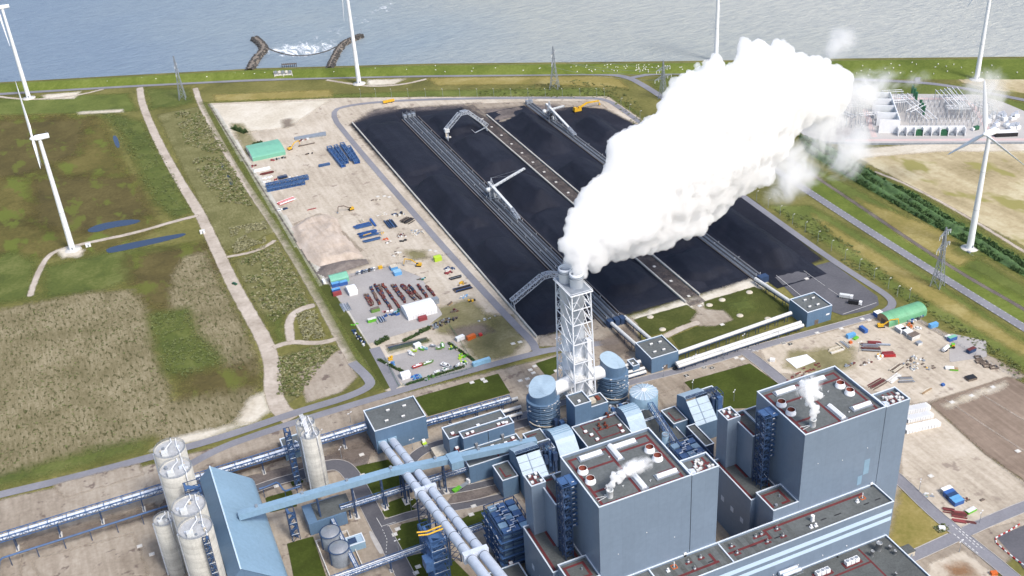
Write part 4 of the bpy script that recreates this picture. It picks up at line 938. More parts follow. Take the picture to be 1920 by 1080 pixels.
# ------------------------------------------------------------------ hoods, filters and steel-clad equipment west of each boiler house
def hood_unit(dx, label):
    r = thing('air_heater_hood', label, 'air heater hood', (170+dx, 425, 0), 'air heater hoods')
    x0, x1 = 164.5+dx, 178.5+dx; pr = [(441, 20.5), (434, 23.5), (431, 23.5), (430.6, 22.2), (419, 12.5)]; n = len(pr)
    m = MB(); vs = [(x, y, z) for x in (x0, x1) for y, z in pr]; m.add(vs, [(0, 1, n+1, n), (1, 2, n+2, n+1)]); m.build('upper_roof', 'pale_roof', r)
    for u0, u1 in ((.0, .42), (.47, .98)):
        a, b = x0+(x1-x0)*u0, x0+(x1-x0)*u1; MB().add([(a, 430.6, 22.3), (b, 430.6, 22.3), (b, 419, 12.6), (a, 419, 12.6)], [(3, 2, 1, 0)]).build('slope_panel', 'pale_roof', r)
    m = MB()
    for x in (x0, x1): m.add([(x, y, z) for y, z in pr]+[(x, 419, 0), (x, 441, 0)], [tuple(range(n+2)) if x == x0 else tuple(range(n+1, -1, -1))])
    m.add([(x0, 419, 0), (x1, 419, 0), (x1, 419, 12.5), (x0, 419, 12.5)], [(0,1,2,3)]); m.add([(x0,430.6,22.2),(x1,430.6,22.2),(x1,419,12.5),(x0,419,12.5)], [(3,2,1,0)]).build('casing', 'steel_blue', r)
    for y, z in ((427.5, 19.8), (424, 16.9), (421, 14.3)): MB().bar((x0, y, z+.15), (x1, y, z+.15), .14).build('panel_seam', 'galv', r)
    MB().truss((x0+.4, 431.4, 23.6), (x1+7, 431.4, 23.6), 1.2, 1.2, 10, .16).build('catwalk', 'dark_blue', r)
    m = MB()
    for k in range(4):
        x = x1+1+k*2.2; m.bar((x, 426, 0), (x, 426, 24), .3).bar((x, 433, 0), (x, 433, 24), .3).bar((x, 426, 24), (x, 433, 24), .3).bar((x, 426, 16), (x, 433, 22), .2).bar((x, 433, 16), (x, 426, 22), .2)
    for z in (8, 16, 24): m.bar((x1+1, 426, z), (x1+7.6, 426, z), .3).bar((x1+1, 433, z), (x1+7.6, 433, z), .3)
    m.build('support_frame', 'dark_blue', r)
    for k in range(9):
        x, y = x1+1.5+random.random()*6, 425+random.random()*8; s = .5+random.random(); MB().box(x-s, x+s, y-s, y+s, 4+random.random()*14, 19+random.random()*4).build('duct_box', random.choice(['mid_blue', 'steel_blue', 'galv', 'dark_blue']), r)
    x0b, x1b = 154.3+dx, 163.6+dx
    flatroof(r, x0b, x1b, 427, 441.5, 0, 12.3, 'steel_blue', 'roof_dark', .5, names=('side_house', 'side_roof', 'side_parapet'))
    strips(r, 11.85, [((x0b+3, 430), (x0b+3, 438)), ((x0b+3, 430), (x0b+6, 430))], .9)
    # platform roof behind
    flatroof(r, x1+.1, x1+11, 434.5, 443, 0, 17, 'steel_blue', 'roof_dark', .4, names=('fan_house', 'fan_roof', 'fan_parapet'))
    # open steelwork with insulated ducts beside the bunker bay
    q = thing('filter_unit', label.replace('hood', 'filter frame'), 'filter unit', (140+dx, 385, 0), 'filter units'); return r, q
for dx, lab in ((0, 'pale sloped hood with blue casing left of the nearer boiler house'), (106, 'pale sloped hood with blue casing between the two boiler houses')):
    r, q = hood_unit(dx, lab)
    tag(q, 'dark blue steel filter frame topped with pale pipes, against the ' + ('nearer boiler house' if dx == 0 else 'far boiler house'))
    x0, x1, y0, y1, zt = 132.5+dx, 149+dx, 374, 398, 27
    MB().box(x0+1.2, x1-.6, y0+1.2, y1-1.2, 3, zt-2.5).build('casing', 'steel_blue', q)
    m = MB()
    for x in np.linspace(x0, x1, 4):
        for y in np.linspace(y0, y1, 6): m.bar((x, y, 0), (x, y, zt), .4)
    for z in (5, 10, 15, 20, 24, zt):
        for y in (y0, y1): m.bar((x0, y, z), (x1, y, z), .35)
        for x in (x0, x1): m.bar((x, y0, z), (x, y1, z), .35)
    ys = np.linspace(y0, y1, 6)
    for i in range(5):
        for z in (5, 15): m.bar((x0, ys[i], z), (x0, ys[i+1], z+5), .25).bar((x0, ys[i+1], z+5), (x0, ys[i], z+10), .25)
    m.build('frame', 'dark_blue', q)
    for z in (8, 13, 18, 23):
        o = MB().box(x0-1.6, x0+.2, y0-1.5, y1, z-.15, z).box(x0+.2, x1, y0-1.6, y0-.2, z-.15, z).build('walkway', 'mid_blue', q)
        m = MB().bar((x0-1.5, y0-1.5, z+1.1), (x0-1.5, y1, z+1.1), .14).bar((x0-1.5, y0-1.5, z+1.1), (x1, y0-1.5, z+1.1), .14)
        for i in range(12): y = y0-1.5+i*2.1; m.bar((x0-1.5, y, z), (x0-1.5, y, z+1.1), .12)
        m.build('railing', 'dark_blue', o)
        for i in range(6): y = y0+random.random()*22; MB().box(x0-1.75, x0-1.55, y-.6, y+.6, z+1.3, z+1.7).build('walkway_lamp', 'lamp_head', o)
    for i in range(3):
        for j in range(5):
            xx, yy = x0+1.5+i*4.8, y0+1.2+j*4.5; MB().box(xx, xx+4.2, yy, yy+3.8, zt-2.4, zt-.6-.3*((i+j) % 2)).build('duct_box', ('mid_blue', 'wall_light', 'blue_box')[(i*2+j) % 3] if (i*2+j) % 3 != 2 else 'mid_blue', q)
    for j in range(7):
        y = y0+2+j*3.1; x = x0+2+random.random()*6
        MB().path([(x, y, zt-.4), (x+2.2, y, zt-.2), (x+2.4, y+1.6, zt-.2), (x+5, y+1.6, zt-.2), (x+5.2, y+1.2, zt-2)], .32).build('pipe', 'tube_white', q)
    for j in range(3): MB().box(x0-.5, x0+1.1, y0+3+j*7, y0+4.4+j*7, 1, zt-5).build('riser_duct', 'galv', q)
# big pale stack pipe by the second unit
p = V2(ca, 1380, 735, 20); r = thing('vent_pipe', 'upright pale blue vent pipe with dark mouth between the two boiler houses', 'vent pipe', (p[0], p[1], 0))
MB().lathe(p[0], p[1], [(1.9, 0), (1.9, 20), (1.6, 20), (1.5, 17)], 20).build('shaft', 'wall_light', r); MB().lathe(p[0], p[1], [(2.05, 19.2), (2.05, 19.6)], 20).build('collar', 'galv', r)
# smaller boxes filling the process area between the units and the chimney
r = thing('duct_bank', 'dark blue bank of ducts and steelwork between the hoods and the chimney', 'duct bank', (184, 440, 0))
flatroof(r, 179, 190, 444, 456, 0, 15, 'steel_blue', 'roof_dark', .4, names=('transfer_head', 'head_roof', 'head_parapet')); strips(r, 14.7, [((181, 447), (181, 453)), ((181, 453), (186, 453))], .8)
for k in range(12):
    x, y = 203+random.random()*4, 450+random.random()*14; MB().box(x-1.2, x+1.2, y-1.4, y+1.4, .1, 4+random.random()*9).build('duct_box', random.choice(['dark_blue', 'mid_blue', 'steel_blue']), r)
for k in range(14):
    x, y = 236+random.random()*9, 450+random.random()*16; MB().box(x-1.0, x+1.0, y-1.0, y+1.0, .1, 3+random.random()*9).build('duct_box', random.choice(['dark_blue', 'mid_blue', 'steel_blue', 'galv']), r)
for k in range(16):
    x, y = 186+random.random()*20, 457+random.random()*9; MB().box(x-.8, x+.8, y-.6, y+.6, .1, 1.5+random.random()*4).build('pump', random.choice(['dark_blue', 'galv', 'tube_white', 'mid_blue']), r)
r = thing('fan_building', 'dark blue low fan building with open roof in front of the pipe bridge', 'fan building', (250, 425, 0))
flatroof(r, 246.5, 262, 404, 440, 0, 10, 'steel_blue', 'roof_dark', .5); flatroof(r, 263, 268.5, 398, 418, 0, 16, 'dark_blue', 'roof_dark', .5, names=('tall_bay', 'bay_roof', 'bay_parapet'))
flatroof(r, 246.2, 258, 443, 452, 0, 8, 'steel_blue', 'roof_dark', .4, names=('pit_house', 'pit_roof', 'pit_parapet'))
r = thing('workshop', 'low flat-roofed workshop with two white roof units left of the nearer boiler house', 'workshop', (136, 350, 0))
flatroof(r, 122, 139, 340, 371, 0, 9, 'steel_blue', 'roof_dark', .5); w_ = [V2(cf, 1768, 685, 8.5), V2(cf, 1815, 755, 8.5)]; roofbox(r, w_, 8.5); strips(r, 8.5, [(w_[1], (w_[1][0], w_[0][1]+4)), (w_[0], (w_[1][0], w_[0][1]))], .9)
# ------------------------------------------------------------------ storage shed, gallery and silos
RX, EZ = 12.0, 24.0; SY0, SY1 = 414, 499
r = thing('gypsum_shed', 'large pale blue ridge-roofed storage shed beside the concrete silos', 'storage shed', (20, 450, 0))
re = [(RX, EZ), (30.8, 8.6), (32.4, 7.0), (33.2, 5.0), (33.4, 0)]; n = len(re)
vs = [(x, y, z) for y in (SY0-.4, SY1+.4) for x, z in re]
MB().add(vs, [(i, i+1, n+i+1, n+i) for i in range(n-1)], 0, True).build('east_roof', 'wall_light', r)
vs = [(x, y, z) for y in (SY0-.4, SY1+.4) for x, z in ((RX, EZ), (5.3, 17.6), (5.3, 0))]
MB().add(vs, [(3, 4, 1, 0), (4, 5, 2, 1)]).build('west_roof', 'steel_blue', r)
for y in (SY0, SY1):
    q = [(x, y, z) for x, z in re]+[(5.5, y, 0), (5.5, y, 17.5)]; MB().add(q, [tuple(range(len(q)))[::(1 if y == SY1 else -1)]]).build('gable_wall', 'steel_blue', r)
MB().bar((RX, SY0-.5, EZ+.06), (RX, SY1+.5, EZ+.06), .7, .3).build('ridge_cap', 'stripe', r)
def silo(x, y, rad, h, label, stair=0, grp='concrete storage silos'):
    r = thing('silo', label, 'silo', (x, y, 0), grp)
    MB().lathe(x, y, [(rad, 0), (rad, h), (rad-.3, h+.01), (rad-.3, h-.6)], 40).build('shell', 'concrete', r)
    MB().lathe(x, y, [(rad-.31, h-.6), (.02, h-.5)], 40).build('roof', 'concrete_top', r)
    m = MB()
    for z in (h+.05, h+.65, h+1.15):
        for k in range(28):
            a, b = 2*math.pi*k/28, 2*math.pi*(k+1)/28; m.bar((x+(rad-.1)*math.cos(a), y+(rad-.1)*math.sin(a), z), (x+(rad-.1)*math.cos(b), y+(rad-.1)*math.sin(b), z), .1)
    for k in range(28):
        a = 2*math.pi*k/28; m.bar((x+(rad-.1)*math.cos(a), y+(rad-.1)*math.sin(a), h), (x+(rad-.1)*math.cos(a), y+(rad-.1)*math.sin(a), h+1.15), .1)
    m.build('railing', 'galv', r)
    zt = h-.55
    for k in range(7):
        a, q = random.random()*6.28, rad*(.25+random.random()*.5); px_, py_ = x+q*math.cos(a), y+q*math.sin(a); s = .4+random.random()*.5
        if k % 2: MB().cyl(px_, py_, zt, zt+.5+random.random()*1.2, s, 12).build('roof_hatch', random.choice(['machine_white', 'galv', 'timber_pale']), r)
        else: MB().box(px_-s, px_+s, py_-s*.8, py_+s*.8, zt, zt+.6+random.random()).build('filter_box', random.choice(['machine_white', 'tube_white', 'galv']), r)
    MB().box(x-rad*.55, x-rad*.15, y-rad*.62, y-rad*.3, zt, zt+2.4).build('dust_filter', 'machine_white', r)
    MB().path([(x-rad*.3, y-rad*.4, zt+2.6), (x-rad*.1, y-rad*.1, zt+2.8), (x+.2*rad, y+rad*.5, zt+1.4), (x+.2*rad, y+rad*.9, zt+1.2)], .3).build('feed_pipe', 'white', r)
    MB().path([(x+rad*.5, y+rad*.8, zt+1.2), (x+rad*.45, y-.1, zt+1.2), (x+rad*.55, y-rad*.7, zt+.9), (x+rad*.5, y-rad-.3, zt+.3), (x+rad*.5, y-rad-.3, 2)], .26).build('feed_pipe', 'white', r)
    MB().frustum((x-rad-.2, y-.8, 0), (x-rad-.2, y-.8, h), .45, .45, 8).build('downpipe', 'pipe_lag', r)
    return r
silo(-3.1, 422, 8.1, 50, 'front concrete silo of the big row with a blue ladder stair down its face')
silo(-3.3, 439.2, 8.1, 50, 'second concrete silo from the bottom edge, touching the front one')
silo(-4.9, 471.2, 8.1, 50, 'concrete silo behind the blue stair shaft, third in the big row')
silo(-5.4, 489.2, 8.1, 50, 'rearmost concrete silo of the big row, nearest the left road')
silo(-16.4, 453.5, 5.3, 35, 'shorter slim concrete silo to the left of the big row')
silo(65.8, 480, 5.1, 40, 'front silo of the slim pair, right of the pale blue shed')
silo(66, 491.4, 5.1, 40, 'rear silo of the slim pair, nearest the left road')
def stairshaft(name, label, x0, x1, y0, y1, z1, lift, mat='dark_blue', grp='blue stair shafts at the silos', base=0):
    r = thing(name, label, 'stair shaft', ((x0+x1)/2, (y0+y1)/2, base), grp)
    m = MB()
    for x in (x0, x1):
        for y in (y0, y1): m.bar((x, y, base), (x, y, z1), .35)
    nn = max(2, int((z1-base)/lift))
    for i in range(nn+1):
        z = base+(z1-base)*i/nn
        for y in (y0, y1): m.bar((x0, y, z), (x1, y, z), .28)
        for x in (x0, x1): m.bar((x, y0, z), (x, y1, z), .28)
        if i < nn: m.bar((x0, y0, z), (x0, y1, z+(z1-base)/nn), .2).bar((x0, y0, z), (x1, y0, z+(z1-base)/nn), .2)
    m.build('frame', mat, r); m = MB()
    for i in range(nn):
        z = base+(z1-base)*i/nn; z2 = z+(z1-base)/nn; a, b = (x0+.3, x1-.3) if i % 2 else (x1-.3, x0+.3)
        m.bar((a, (y0+y1)/2, z), (b, (y0+y1)/2, z2), max(.7, (y1-y0)*.45), .18).box(min(b, b+(.9 if i % 2 == 0 else -.9)), max(b, b+(.9 if i % 2 == 0 else -.9)), y0+.1, y1-.1, z2-.1, z2)
    m.build('stairs', 'mid_blue', r)
    for i in range(1, nn): z = base+(z1-base)*i/nn; MB().bar((x0, y0-.15, z+.9), (x1, y0-.15, z+.9), .16).build('handrail', 'edge_white' if i % 2 else 'mid_blue', r)
    return r
stairshaft('stair_shaft', 'blue open stair shaft between the two halves of the big silo row', -3.5, 4.5, 452, 459, 49, 3.2)
stairshaft('stair_shaft', 'narrow blue stair climbing the face of the front silo', -1.2, 1.6, 411.3, 413.6, 50, 3)
stairshaft('stair_shaft', 'dark blue stair shaft standing left of the slim silo pair', 53.5, 56.5, 486, 490, 41, 3)
for k in range(4): MB().path([(65-.9+k*.6, 496, 42.5), (65.2-.9+k*.6, 492, 42.6), (65-.9+k*.6, 484, 41.5), (65-.9+k*.6, 482, 40)], .2).build('conveying_pipe', 'white', bpy.data.objects['silo.006'])
# pale blue inclined gallery
GP = [Vector((18.7, 456, 18.9)), Vector((99.5, 449.8, 21.2)), Vector((182, 443.6, 15.8))]
r = thing('conveyor_gallery', 'long pale blue enclosed conveyor gallery from the storage shed to the chimney area', 'conveyor gallery', (100, 449.5, 0))
for i in range(2): MB().bar(GP[i]+Vector((0, 0, 1.8)), GP[i+1]+Vector((0, 0, 1.8)), 3.9, 3.6).build('gallery_tube', 'wall_light', r)
for i in range(7):
    t = .06+i*.148; q = GP[0]+(GP[1]-GP[0])*(t*2) if t < .5 else GP[1]+(GP[2]-GP[1])*(t*2-1)
    MB().box(q.x-.7, q.x+.7, q.y+.2, q.y+1.4, q.z+3.5, q.z+4.9).build('roof_vent', 'galv', r)
MB().box(131, 138, 440.5, 449.8, 18.4, 23.2).build('drive_house', 'wall_light', r)
for bx, by in ((58.9, 449.8), (77.7, 449.3), (93.7, 448.8), (105.4, 447.8), (128, 446)):
    zt = 18.9 if bx > 100 else 19.6; m = MB()
    for sy in (-.2, 3.4): m.bar((bx, by+sy, 0), (bx, by+sy*.8+.4, zt+.6), .7)
    for z in range(2, 18, 4): m.bar((bx, by-.2, z), (bx, by+3.4, z+4), .25).bar((bx, by+3.4, z), (bx, by-.2, z+4), .25)
    o = m.build('support', 'dark_blue', r); MB().box(bx-1.4, bx+1.4, by-1.6, by+4.6, 0, .4).build('footing', 'concrete_pale', o)
stairshaft('stair_shaft', 'blue lattice trestle carrying the gallery just outside the shed', 42, 46, 447, 452, 19, 3.2)
MB().box(*RB(cg(580, 1010), cg(1000, 900), cg(545, 920), 8)[:2], 447, 463, 0, 8).build('silo_house', 'steel_blue', tag(thing('pump_house', 'blue flat house at the foot of the slim silo pair under the gallery', 'pump house', (66, 455, 0)), None))
MB().box(56.5, 76, 448, 462, 8.01, 8.2).build('roof', 'roof_dark', bpy.data.objects['pump_house'])
# ------------------------------------------------------------------ twin white coal tubes rising to the bunkers
TY0, TY1 = T3[2]-.0, 300
for k, (x, lab) in enumerate(((107.6, 'left one of the twin white coal conveyor tubes rising to the nearer boiler house'), (113.6, 'right one of the twin white coal conveyor tubes rising to the nearer boiler house'))):
    zf = lambda y: 6.2+(TY0-y)*.268
    r = thing('conveyor_tube', lab, 'conveyor tube', (x, 440, 0), 'twin white coal conveyor tubes')
    MB().frustum((x, TY0+.3, zf(TY0)), (x, TY1, zf(TY1)), 2.35, 2.35, 28).build('tube', 'tube_white', r)
    for i in range(1, 13):
        y = TY0-i*12.4; MB().frustum((x, y-.16, zf(y-.16)), (x, y+.16, zf(y+.16)), 2.43, 2.43, 28).build('joint_ring', 'black', r)
    y = 424; MB().box(x-2.9, x+2.9, y-1.2, y+1.2, zf(y)-2.6, zf(y)+2.6).build('expansion_box', 'tube_white', r)
    y = 350; MB().box(x-3, x+3, y-1.4, y+1.4, zf(y)-2.6, zf(y)+2.7).build('expansion_box', 'tube_white', r)
    for y in (455, 424, 393):
        m = MB()
        for sx in (-2.2, 2.2): m.bar((x+sx*1.25, y, 0), (x+sx, y, zf(y)-1), .6)
        for z in range(2, int(zf(y))-4, 4): m.bar((x-2.6, y, z), (x+2.6, y, z+4), .25).bar((x+2.6, y, z), (x-2.6, y, z+4), .25)
        m.build('support', 'dark_blue', r)
    MB().box(x-2.6, x+2.6, TY0-.5, TY0-.02, 3.4, 9).build('wall_collar', 'wall_light', r)
stairshaft('stair_tower', 'blue steel stair tower with yellow beam beside the twin coal tubes', 96.5, 104.2, 373, 385, 39, 3.4, 'mid_blue', 'steel towers by the coal tubes')
r = bpy.data.objects.get('stair_tower.002')
for k in (0, 1): MB().path([(93.5-1, 379+k*2.2, 40.2), (97, 378+k*2.2, 39.7), (104.5, 377.5+k*2.2, 40.6)], .42).build('hoist_beam', 'yellow', r)
MB().box(92.5, 96.4, 372, 378, 22, 28).build('landing_box', 'mid_blue', r)
stairshaft('stair_tower', 'lower blue steel tower below the twin coal tubes near the right-hand bend', 100, 105, 402, 408, 20, 3.4, 'mid_blue', 'steel towers by the coal tubes')
# ------------------------------------------------------------------ pipe bridges
bridge('pipe_bridge', 'long blue lattice bridge with white pipes crossing the sand left of the silos', (-104, 510, 9), (6, 510.5, 9), 4.4, 3, 34, ((-1.1, 1.4, .95), (1.2, 1.2, .75)), (.1, .3, .5, .7, .9))
bridge('pipe_bridge', 'blue lattice pipe bridge passing between the shed and the slim silos', (6.5, 510.5, 9), (103, 511.2, 9), 4.4, 3, 30, ((-1.1, 1.4, .95), (1.2, 1.2, .75)), (.12, .35, .6, .85))
bridge('pipe_bridge', 'blue lattice pipe bridge between the largest transfer house and the switchgear building', (134.5, 502, 6), (190, 500, 6), 4, 2.6, 18, ((-1, 1, .7), (1, 1, .6)), (.3, .6, .9))
bridge('pipe_bridge', 'thin blue lattice pipe bridge under the pale gallery', (70, 451.2, 7.5), (160, 450.3, 7.5), 2.6, 2.2, 40, ((-.5, .5, .4), (.5, .5, .4), (0, 1.5, .3)), (.05, .28, .42, .62, .86), t=.2)
bridge('pipe_bridge', 'blue pipe bridge along the lower lawns towards the filter frame', (20, 402, 7.5), (133, 404, 7.5), 2.8, 2.2, 40, ((-.6, .5, .42), (.5, .5, .42), (0, 2.4, .28)), (.18, .36, .55, .8, .93), t=.2)
bridge('pipe_bridge', 'low blue pipe rack leading from the gallery to the tank pen', (64, 452, 6), (66, 406, 6), 2.0, 1.6, 16, ((-.4, .5, .35), (.4, .5, .35)), (.3, .7), t=.18)
r = thing('steam_pipe', 'blue pipe with an expansion loop behind the pale blue shed', 'pipe', (40, 488, 0))
MB().path([(34, 489, 7), (37.5, 489, 7), (38, 489, 7), (44, 490, 7), (45, 488, 7), (46, 482, 7), (47, 480.5, 7), (55, 480.5, 7)], .5, 10).build('pipe', 'mid_blue', r)
for x, y in ((36, 489), (46.5, 481), (53, 480.5)): MB().bar((x, y, 0), (x, y, 7), .35).build('post', 'dark_blue', r)
r = thing('steam_pipe', 'long blue pipe running below the white pipe bridge, left of the silos', 'pipe', (-60, 497, 0))
MB().path([(-102, 480, 7), (-100.5, 496, 7), (-99, 497.5, 7), (-10, 497.8, 7.6)], .55, 10).build('pipe', 'mid_blue', r)
for i in range(7): MB().bar((-96+i*13.5, 497.6, 0), (-96+i*13.5, 497.6, 7), .4).build('post', 'dark_blue', r)
# low double coal tubes on the ground to the chimney side and to T2
def ground_tube(label, p0, p1, rad, h=None, n=8):
    p0, p1 = Vector(p0), Vector(p1); c = (p0+p1)/2
    r = thing('conveyor_tube', label, 'conveyor tube', (c.x, c.y, 0), 'low white coal conveyor tubes')
    o = MB().frustum(p0, p1, rad, rad, 16).build('tube', 'white_dirty', r)
    MB().bar(p0-Vector((0, 0, rad)), p1-Vector((0, 0, rad)), rad*1.3, rad*.9).build('trough', 'dark_blue', r)
    d = p1-p0
    for i in range(n):
        q = p0+d*((i+.5)/n); MB().bar((q.x-rad*.9, q.y, 0), (q.x-rad*.9, q.y, q.z), .3).bar((q.x+rad*.9, q.y, 0), (q.x+rad*.9, q.y, q.z), .3).bar((q.x-rad, q.y, q.z-rad), (q.x+rad, q.y, q.z-rad), .3).build('trestle', 'dark_blue', r)
    return r
a, b = GX(1274, 672.5, 298), GX(1274, 652, 298)
ground_tube('upper white coal tube between the two smaller transfer houses', (298, 493, 8.2), (394, 501, 6.0), 1.25, n=12)
ground_tube('lower white coal tube between the two smaller transfer houses, along the road', (298, 487.8, 4.6), (394, 490.2, 4.6), 1.25, n=12)
ground_tube('lowest white coal tube between the two smaller transfer houses, nearest the road', (298, 485.2, 4.0), (394, 487.5, 4.0), 1.1, n=12)
ground_tube('upper white coal tube between the largest transfer house and the chimney', (134.5, 507, 3.4), (196, 503, 3.4), 1.1)
ground_tube('middle white coal tube between the largest transfer house and the chimney', (150, 496, 4.0), (194, 493.5, 4.0), 1.1)
ground_tube('lower white coal tube between the largest transfer house and the chimney', (158, 489, 4.0), (192, 487.5, 4.0), 1.0)
ground_tube('upper short white coal tube entering the transfer house by the chimney', (245, 502, 4), (279, 499, 6), 1.2, n=4)
ground_tube('middle short white coal tube entering the transfer house by the chimney', (248, 496, 4), (279, 494, 4), 1.0, n=4)
ground_tube('lower short white coal tube entering the transfer house by the chimney', (252, 492.4, 2.6), (279, 492, 2.6), 1.0, n=4)
ground_tube('left white coal tube sloping from the main yard conveyor to its transfer house', (285.5, 553, 3.6), (285.5, 506, 7), 1.2, n=5)
ground_tube('right white coal tube sloping from the main yard conveyor to its transfer house', (297, 553, 3.6), (297, 506, 7), 1.2, n=5)
ground_tube('white coal tube sloping from the right yard conveyor to its transfer house', (401.5, 553, 3.6), (401.5, 504, 7), 1.3, n=5)
# ------------------------------------------------------------------ steel tanks in their pen, kiosk
r = thing('containment_pen', 'low concrete pen holding two round steel tanks', 'containment wall', (60, 427, 0))
MB().box(52.5, 53, 411.5, 441, 0, 1.6).box(53, 70, 411.5, 412, 0, 1.6).box(53, 70, 440.5, 441, 0, 1.6).box(69.5, 70, 412, 440.5, 0, 1.6).build('wall', 'concrete_pale', r); MB().box(53, 69.5, 412, 440.5, 0, .15).build('slab', 'concrete', r)
for x, y, lab in ((60, 434.3, 'rear dark steel tank with shiny domed top inside the concrete pen'), (61, 421, 'front dark steel tank with shiny domed top inside the concrete pen')):
    r = thing('steel_tank', lab, 'steel tank', (x, y, .15), 'steel tanks in the pen')
    MB().lathe(x, y, [(5.0, .15), (5.0, 10.2), (4.7, 10.6)], 32).build('shell', 'galv', r); MB().lathe(x, y, [(4.72, 10.6), (3, 11.5), (1.2, 11.9), (.02, 12)], 32).build('dome', 'stainless', r)
    MB().lathe(x, y, [(5.03, 10.15), (5.6, 10.15), (5.6, 10.3), (5.03, 10.3)], 32).build('rim_walk', 'dark_blue', r); MB().bar((x-5.2, y-.5, .2), (x-5.2, y-.5, 10.8), .5).build('ladder', 'dark_blue', r)
x, y = V2(cf, 415, 560, 3)
r = thing('pump_house', 'small pale blue pump house with dark open roof beside the steel tanks', 'pump house', (x, y, 0))
flatroof(r, x-4.5, x+4.5, y-3.4, y+3.6, 0, 4.6, 'wall_light', 'pale_roof', .3); MB().box(x-3.4, x+.6, y-1.8, y+2, 4.35, 4.9).build('roof_grille', 'dark_blue', r)
# west corner house and tube rack at the left edge
x0, x1, y0, y1 = RB((20, 1010), (28, 1006), (-30, 985), 10)
r = thing('corner_house', 'small blue flat house at the left edge where the pipe bridge ends', 'transfer house', (-103, 505, 0))
flatroof(r, -135, -103.5, 500, 516, 0, 12, 'steel_blue', 'roof_grey', .6)
for k in range(3): ground_tube(('left', 'middle', 'right')[k]+' white tube of three at the bottom left corner', (-121+k*5.5, 499, 6), (-121+k*5.5, 455, 6), 1.2, n=4)
# sump trench with beams, and rear roofed pump house behind the racks
p = [G(*q) for q in (cg(-400, 330), cg(240, 400), cg(330, 520), cg(-330, 600))]
r = thing('unloading_pit', 'dark rectangular pit with cross beams between the left road and the pipe bridge', 'unloading pit', (36, 521, 0))
MB().box(22, 54, 516.5, 517.2, 0, 2).box(22, 54, 525.4, 526, 0, 2).box(22, 22.7, 517.2, 525.4, 0, 2).box(53.3, 54, 517.2, 525.4, 0, 2).build('wall', 'timber_dark', r); MB().box(22.7, 53.3, 517.2, 525.4, .05, .15).build('floor', 'black', r)
for k in range(4): MB().box(27+k*7, 27.6+k*7, 517.2, 525.4, 1.5, 2).build('cross_beam', 'galv', r)
r = thing('pump_house', 'grey flat-roofed pump house behind the pipe bridge next to the slim silos', 'pump house', (58, 520, 0))
flatroof(r, 52.5+2, 66, 514.5, 529, 0, 6, 'wall_light', 'roof_grey', .5)
for k in range(6): x, y = 57+random.random()*7, 517+random.random()*9; MB().box(x-.5, x+.5, y-.5, y+.5, 5.5, 6.4).build('roof_unit', 'tube_white', r)

# loose pipe runs, valves and cable trays filling the process area
random.seed(41)
for k in range(26):
    x, y = random.choice(((random.uniform(186, 208), random.uniform(456, 468)), (random.uniform(236, 250), random.uniform(444, 470)), (random.uniform(162, 190), random.uniform(444, 452)), (random.uniform(252, 262), random.uniform(380, 402))))
    z = random.uniform(2, 9); l = random.uniform(4, 12); s_ = random.choice((-1, 1)); r = thing('process_pipe', 'short bent process pipe on posts in the dense pipework by the chimney and ducts', 'pipe', (x, y, 0), 'process pipes between chimney and boilers')
    MB().path([(x, y, .2), (x, y, z), (x+l*.5, y, z), (x+l*.5, y+s_*l*.5, z), (x+l*.5, y+s_*l*.5, max(.3, z-random.uniform(1, 4)))], random.uniform(.16, .38), 8).build('pipe', random.choice(['tube_white', 'pipe_lag', 'mid_blue', 'dark_blue', 'timber_pale', 'galv']), r); MB().bar((x+l*.25, y, 0), (x+l*.25, y, z), .22).build('post', 'dark_blue', r)
# ================================================================== coal yard
def vnoise(X, Y, s, seed=0):
    rng = np.random.RandomState(seed); g = rng.rand(64, 64)
    u, v = X/s, Y/s; i, j = np.floor(u).astype(int), np.floor(v).astype(int); fu, fv = u-i, v-j
    fu, fv = fu*fu*(3-2*fu), fv*fv*(3-2*fv); a = lambda p, q: g[p % 64, q % 64]
    return (a(i,j)*(1-fu)+a(i+1,j)*fu)*(1-fv)+(a(i,j+1)*(1-fu)+a(i+1,j+1)*fu)*fv
def heap(label, x0, x1, y0, y1, piles, seed):
    X, Y = np.meshgrid(np.arange(x0-1, x1+2, 1.5), np.arange(y0-1, y1+2, 1.5)); Z = np.zeros(X.shape)
    Xn = X+(vnoise(X, Y, 9, seed)-.5)*3; Yn = Y+(vnoise(X, Y, 9, seed+1)-.5)*5
    for a, b, c, d, h, e in piles:
        r = e
        dx = np.maximum(np.maximum(a+r-Xn, Xn-(b-r)), 0); dy = np.maximum(np.maximum(c+r-Yn, Yn-(d-r)), 0)
        dd = r-np.hypot(dx, dy); ins = np.minimum(np.minimum(Xn-a, b-Xn), np.minimum(Yn-c, d-Yn))
        dist = np.where((dx > 0) | (dy > 0), dd, np.maximum(ins, dd))
        zz = np.clip(np.minimum(dist, np.minimum(ins, 99))*.68, 0, None); Z = np.maximum(Z, np.minimum(zz, h+.15*(zz-h).clip(0)))
    Z += (vnoise(X, Y, 3, seed+2)-.5)*.25+(vnoise(X, Y, 14, seed+3)-.4)*.9
    edge = np.minimum(np.minimum(X-x0, x1-X), np.minimum(Y-y0, y1-Y)); Z = Z*np.clip(edge/2, 0, 1)+.3
    o = gridmesh('coal_heap', X, Y, Z, Z > -1, 'coal'); return tag(o, label, 'coal heap', 'coal heaps in the yard')
heap('long black coal heap left of the main yard conveyor', 238, 279.5, 566, 1000, [(239, 279, 850, 985, 3.5, 14), (240, 279, 716, 838, 10, 18), (239, 279, 690, 740, 3, 10), (240, 279, 632, 706, 8, 18), (239, 279, 572, 650, 6, 12)], 3)
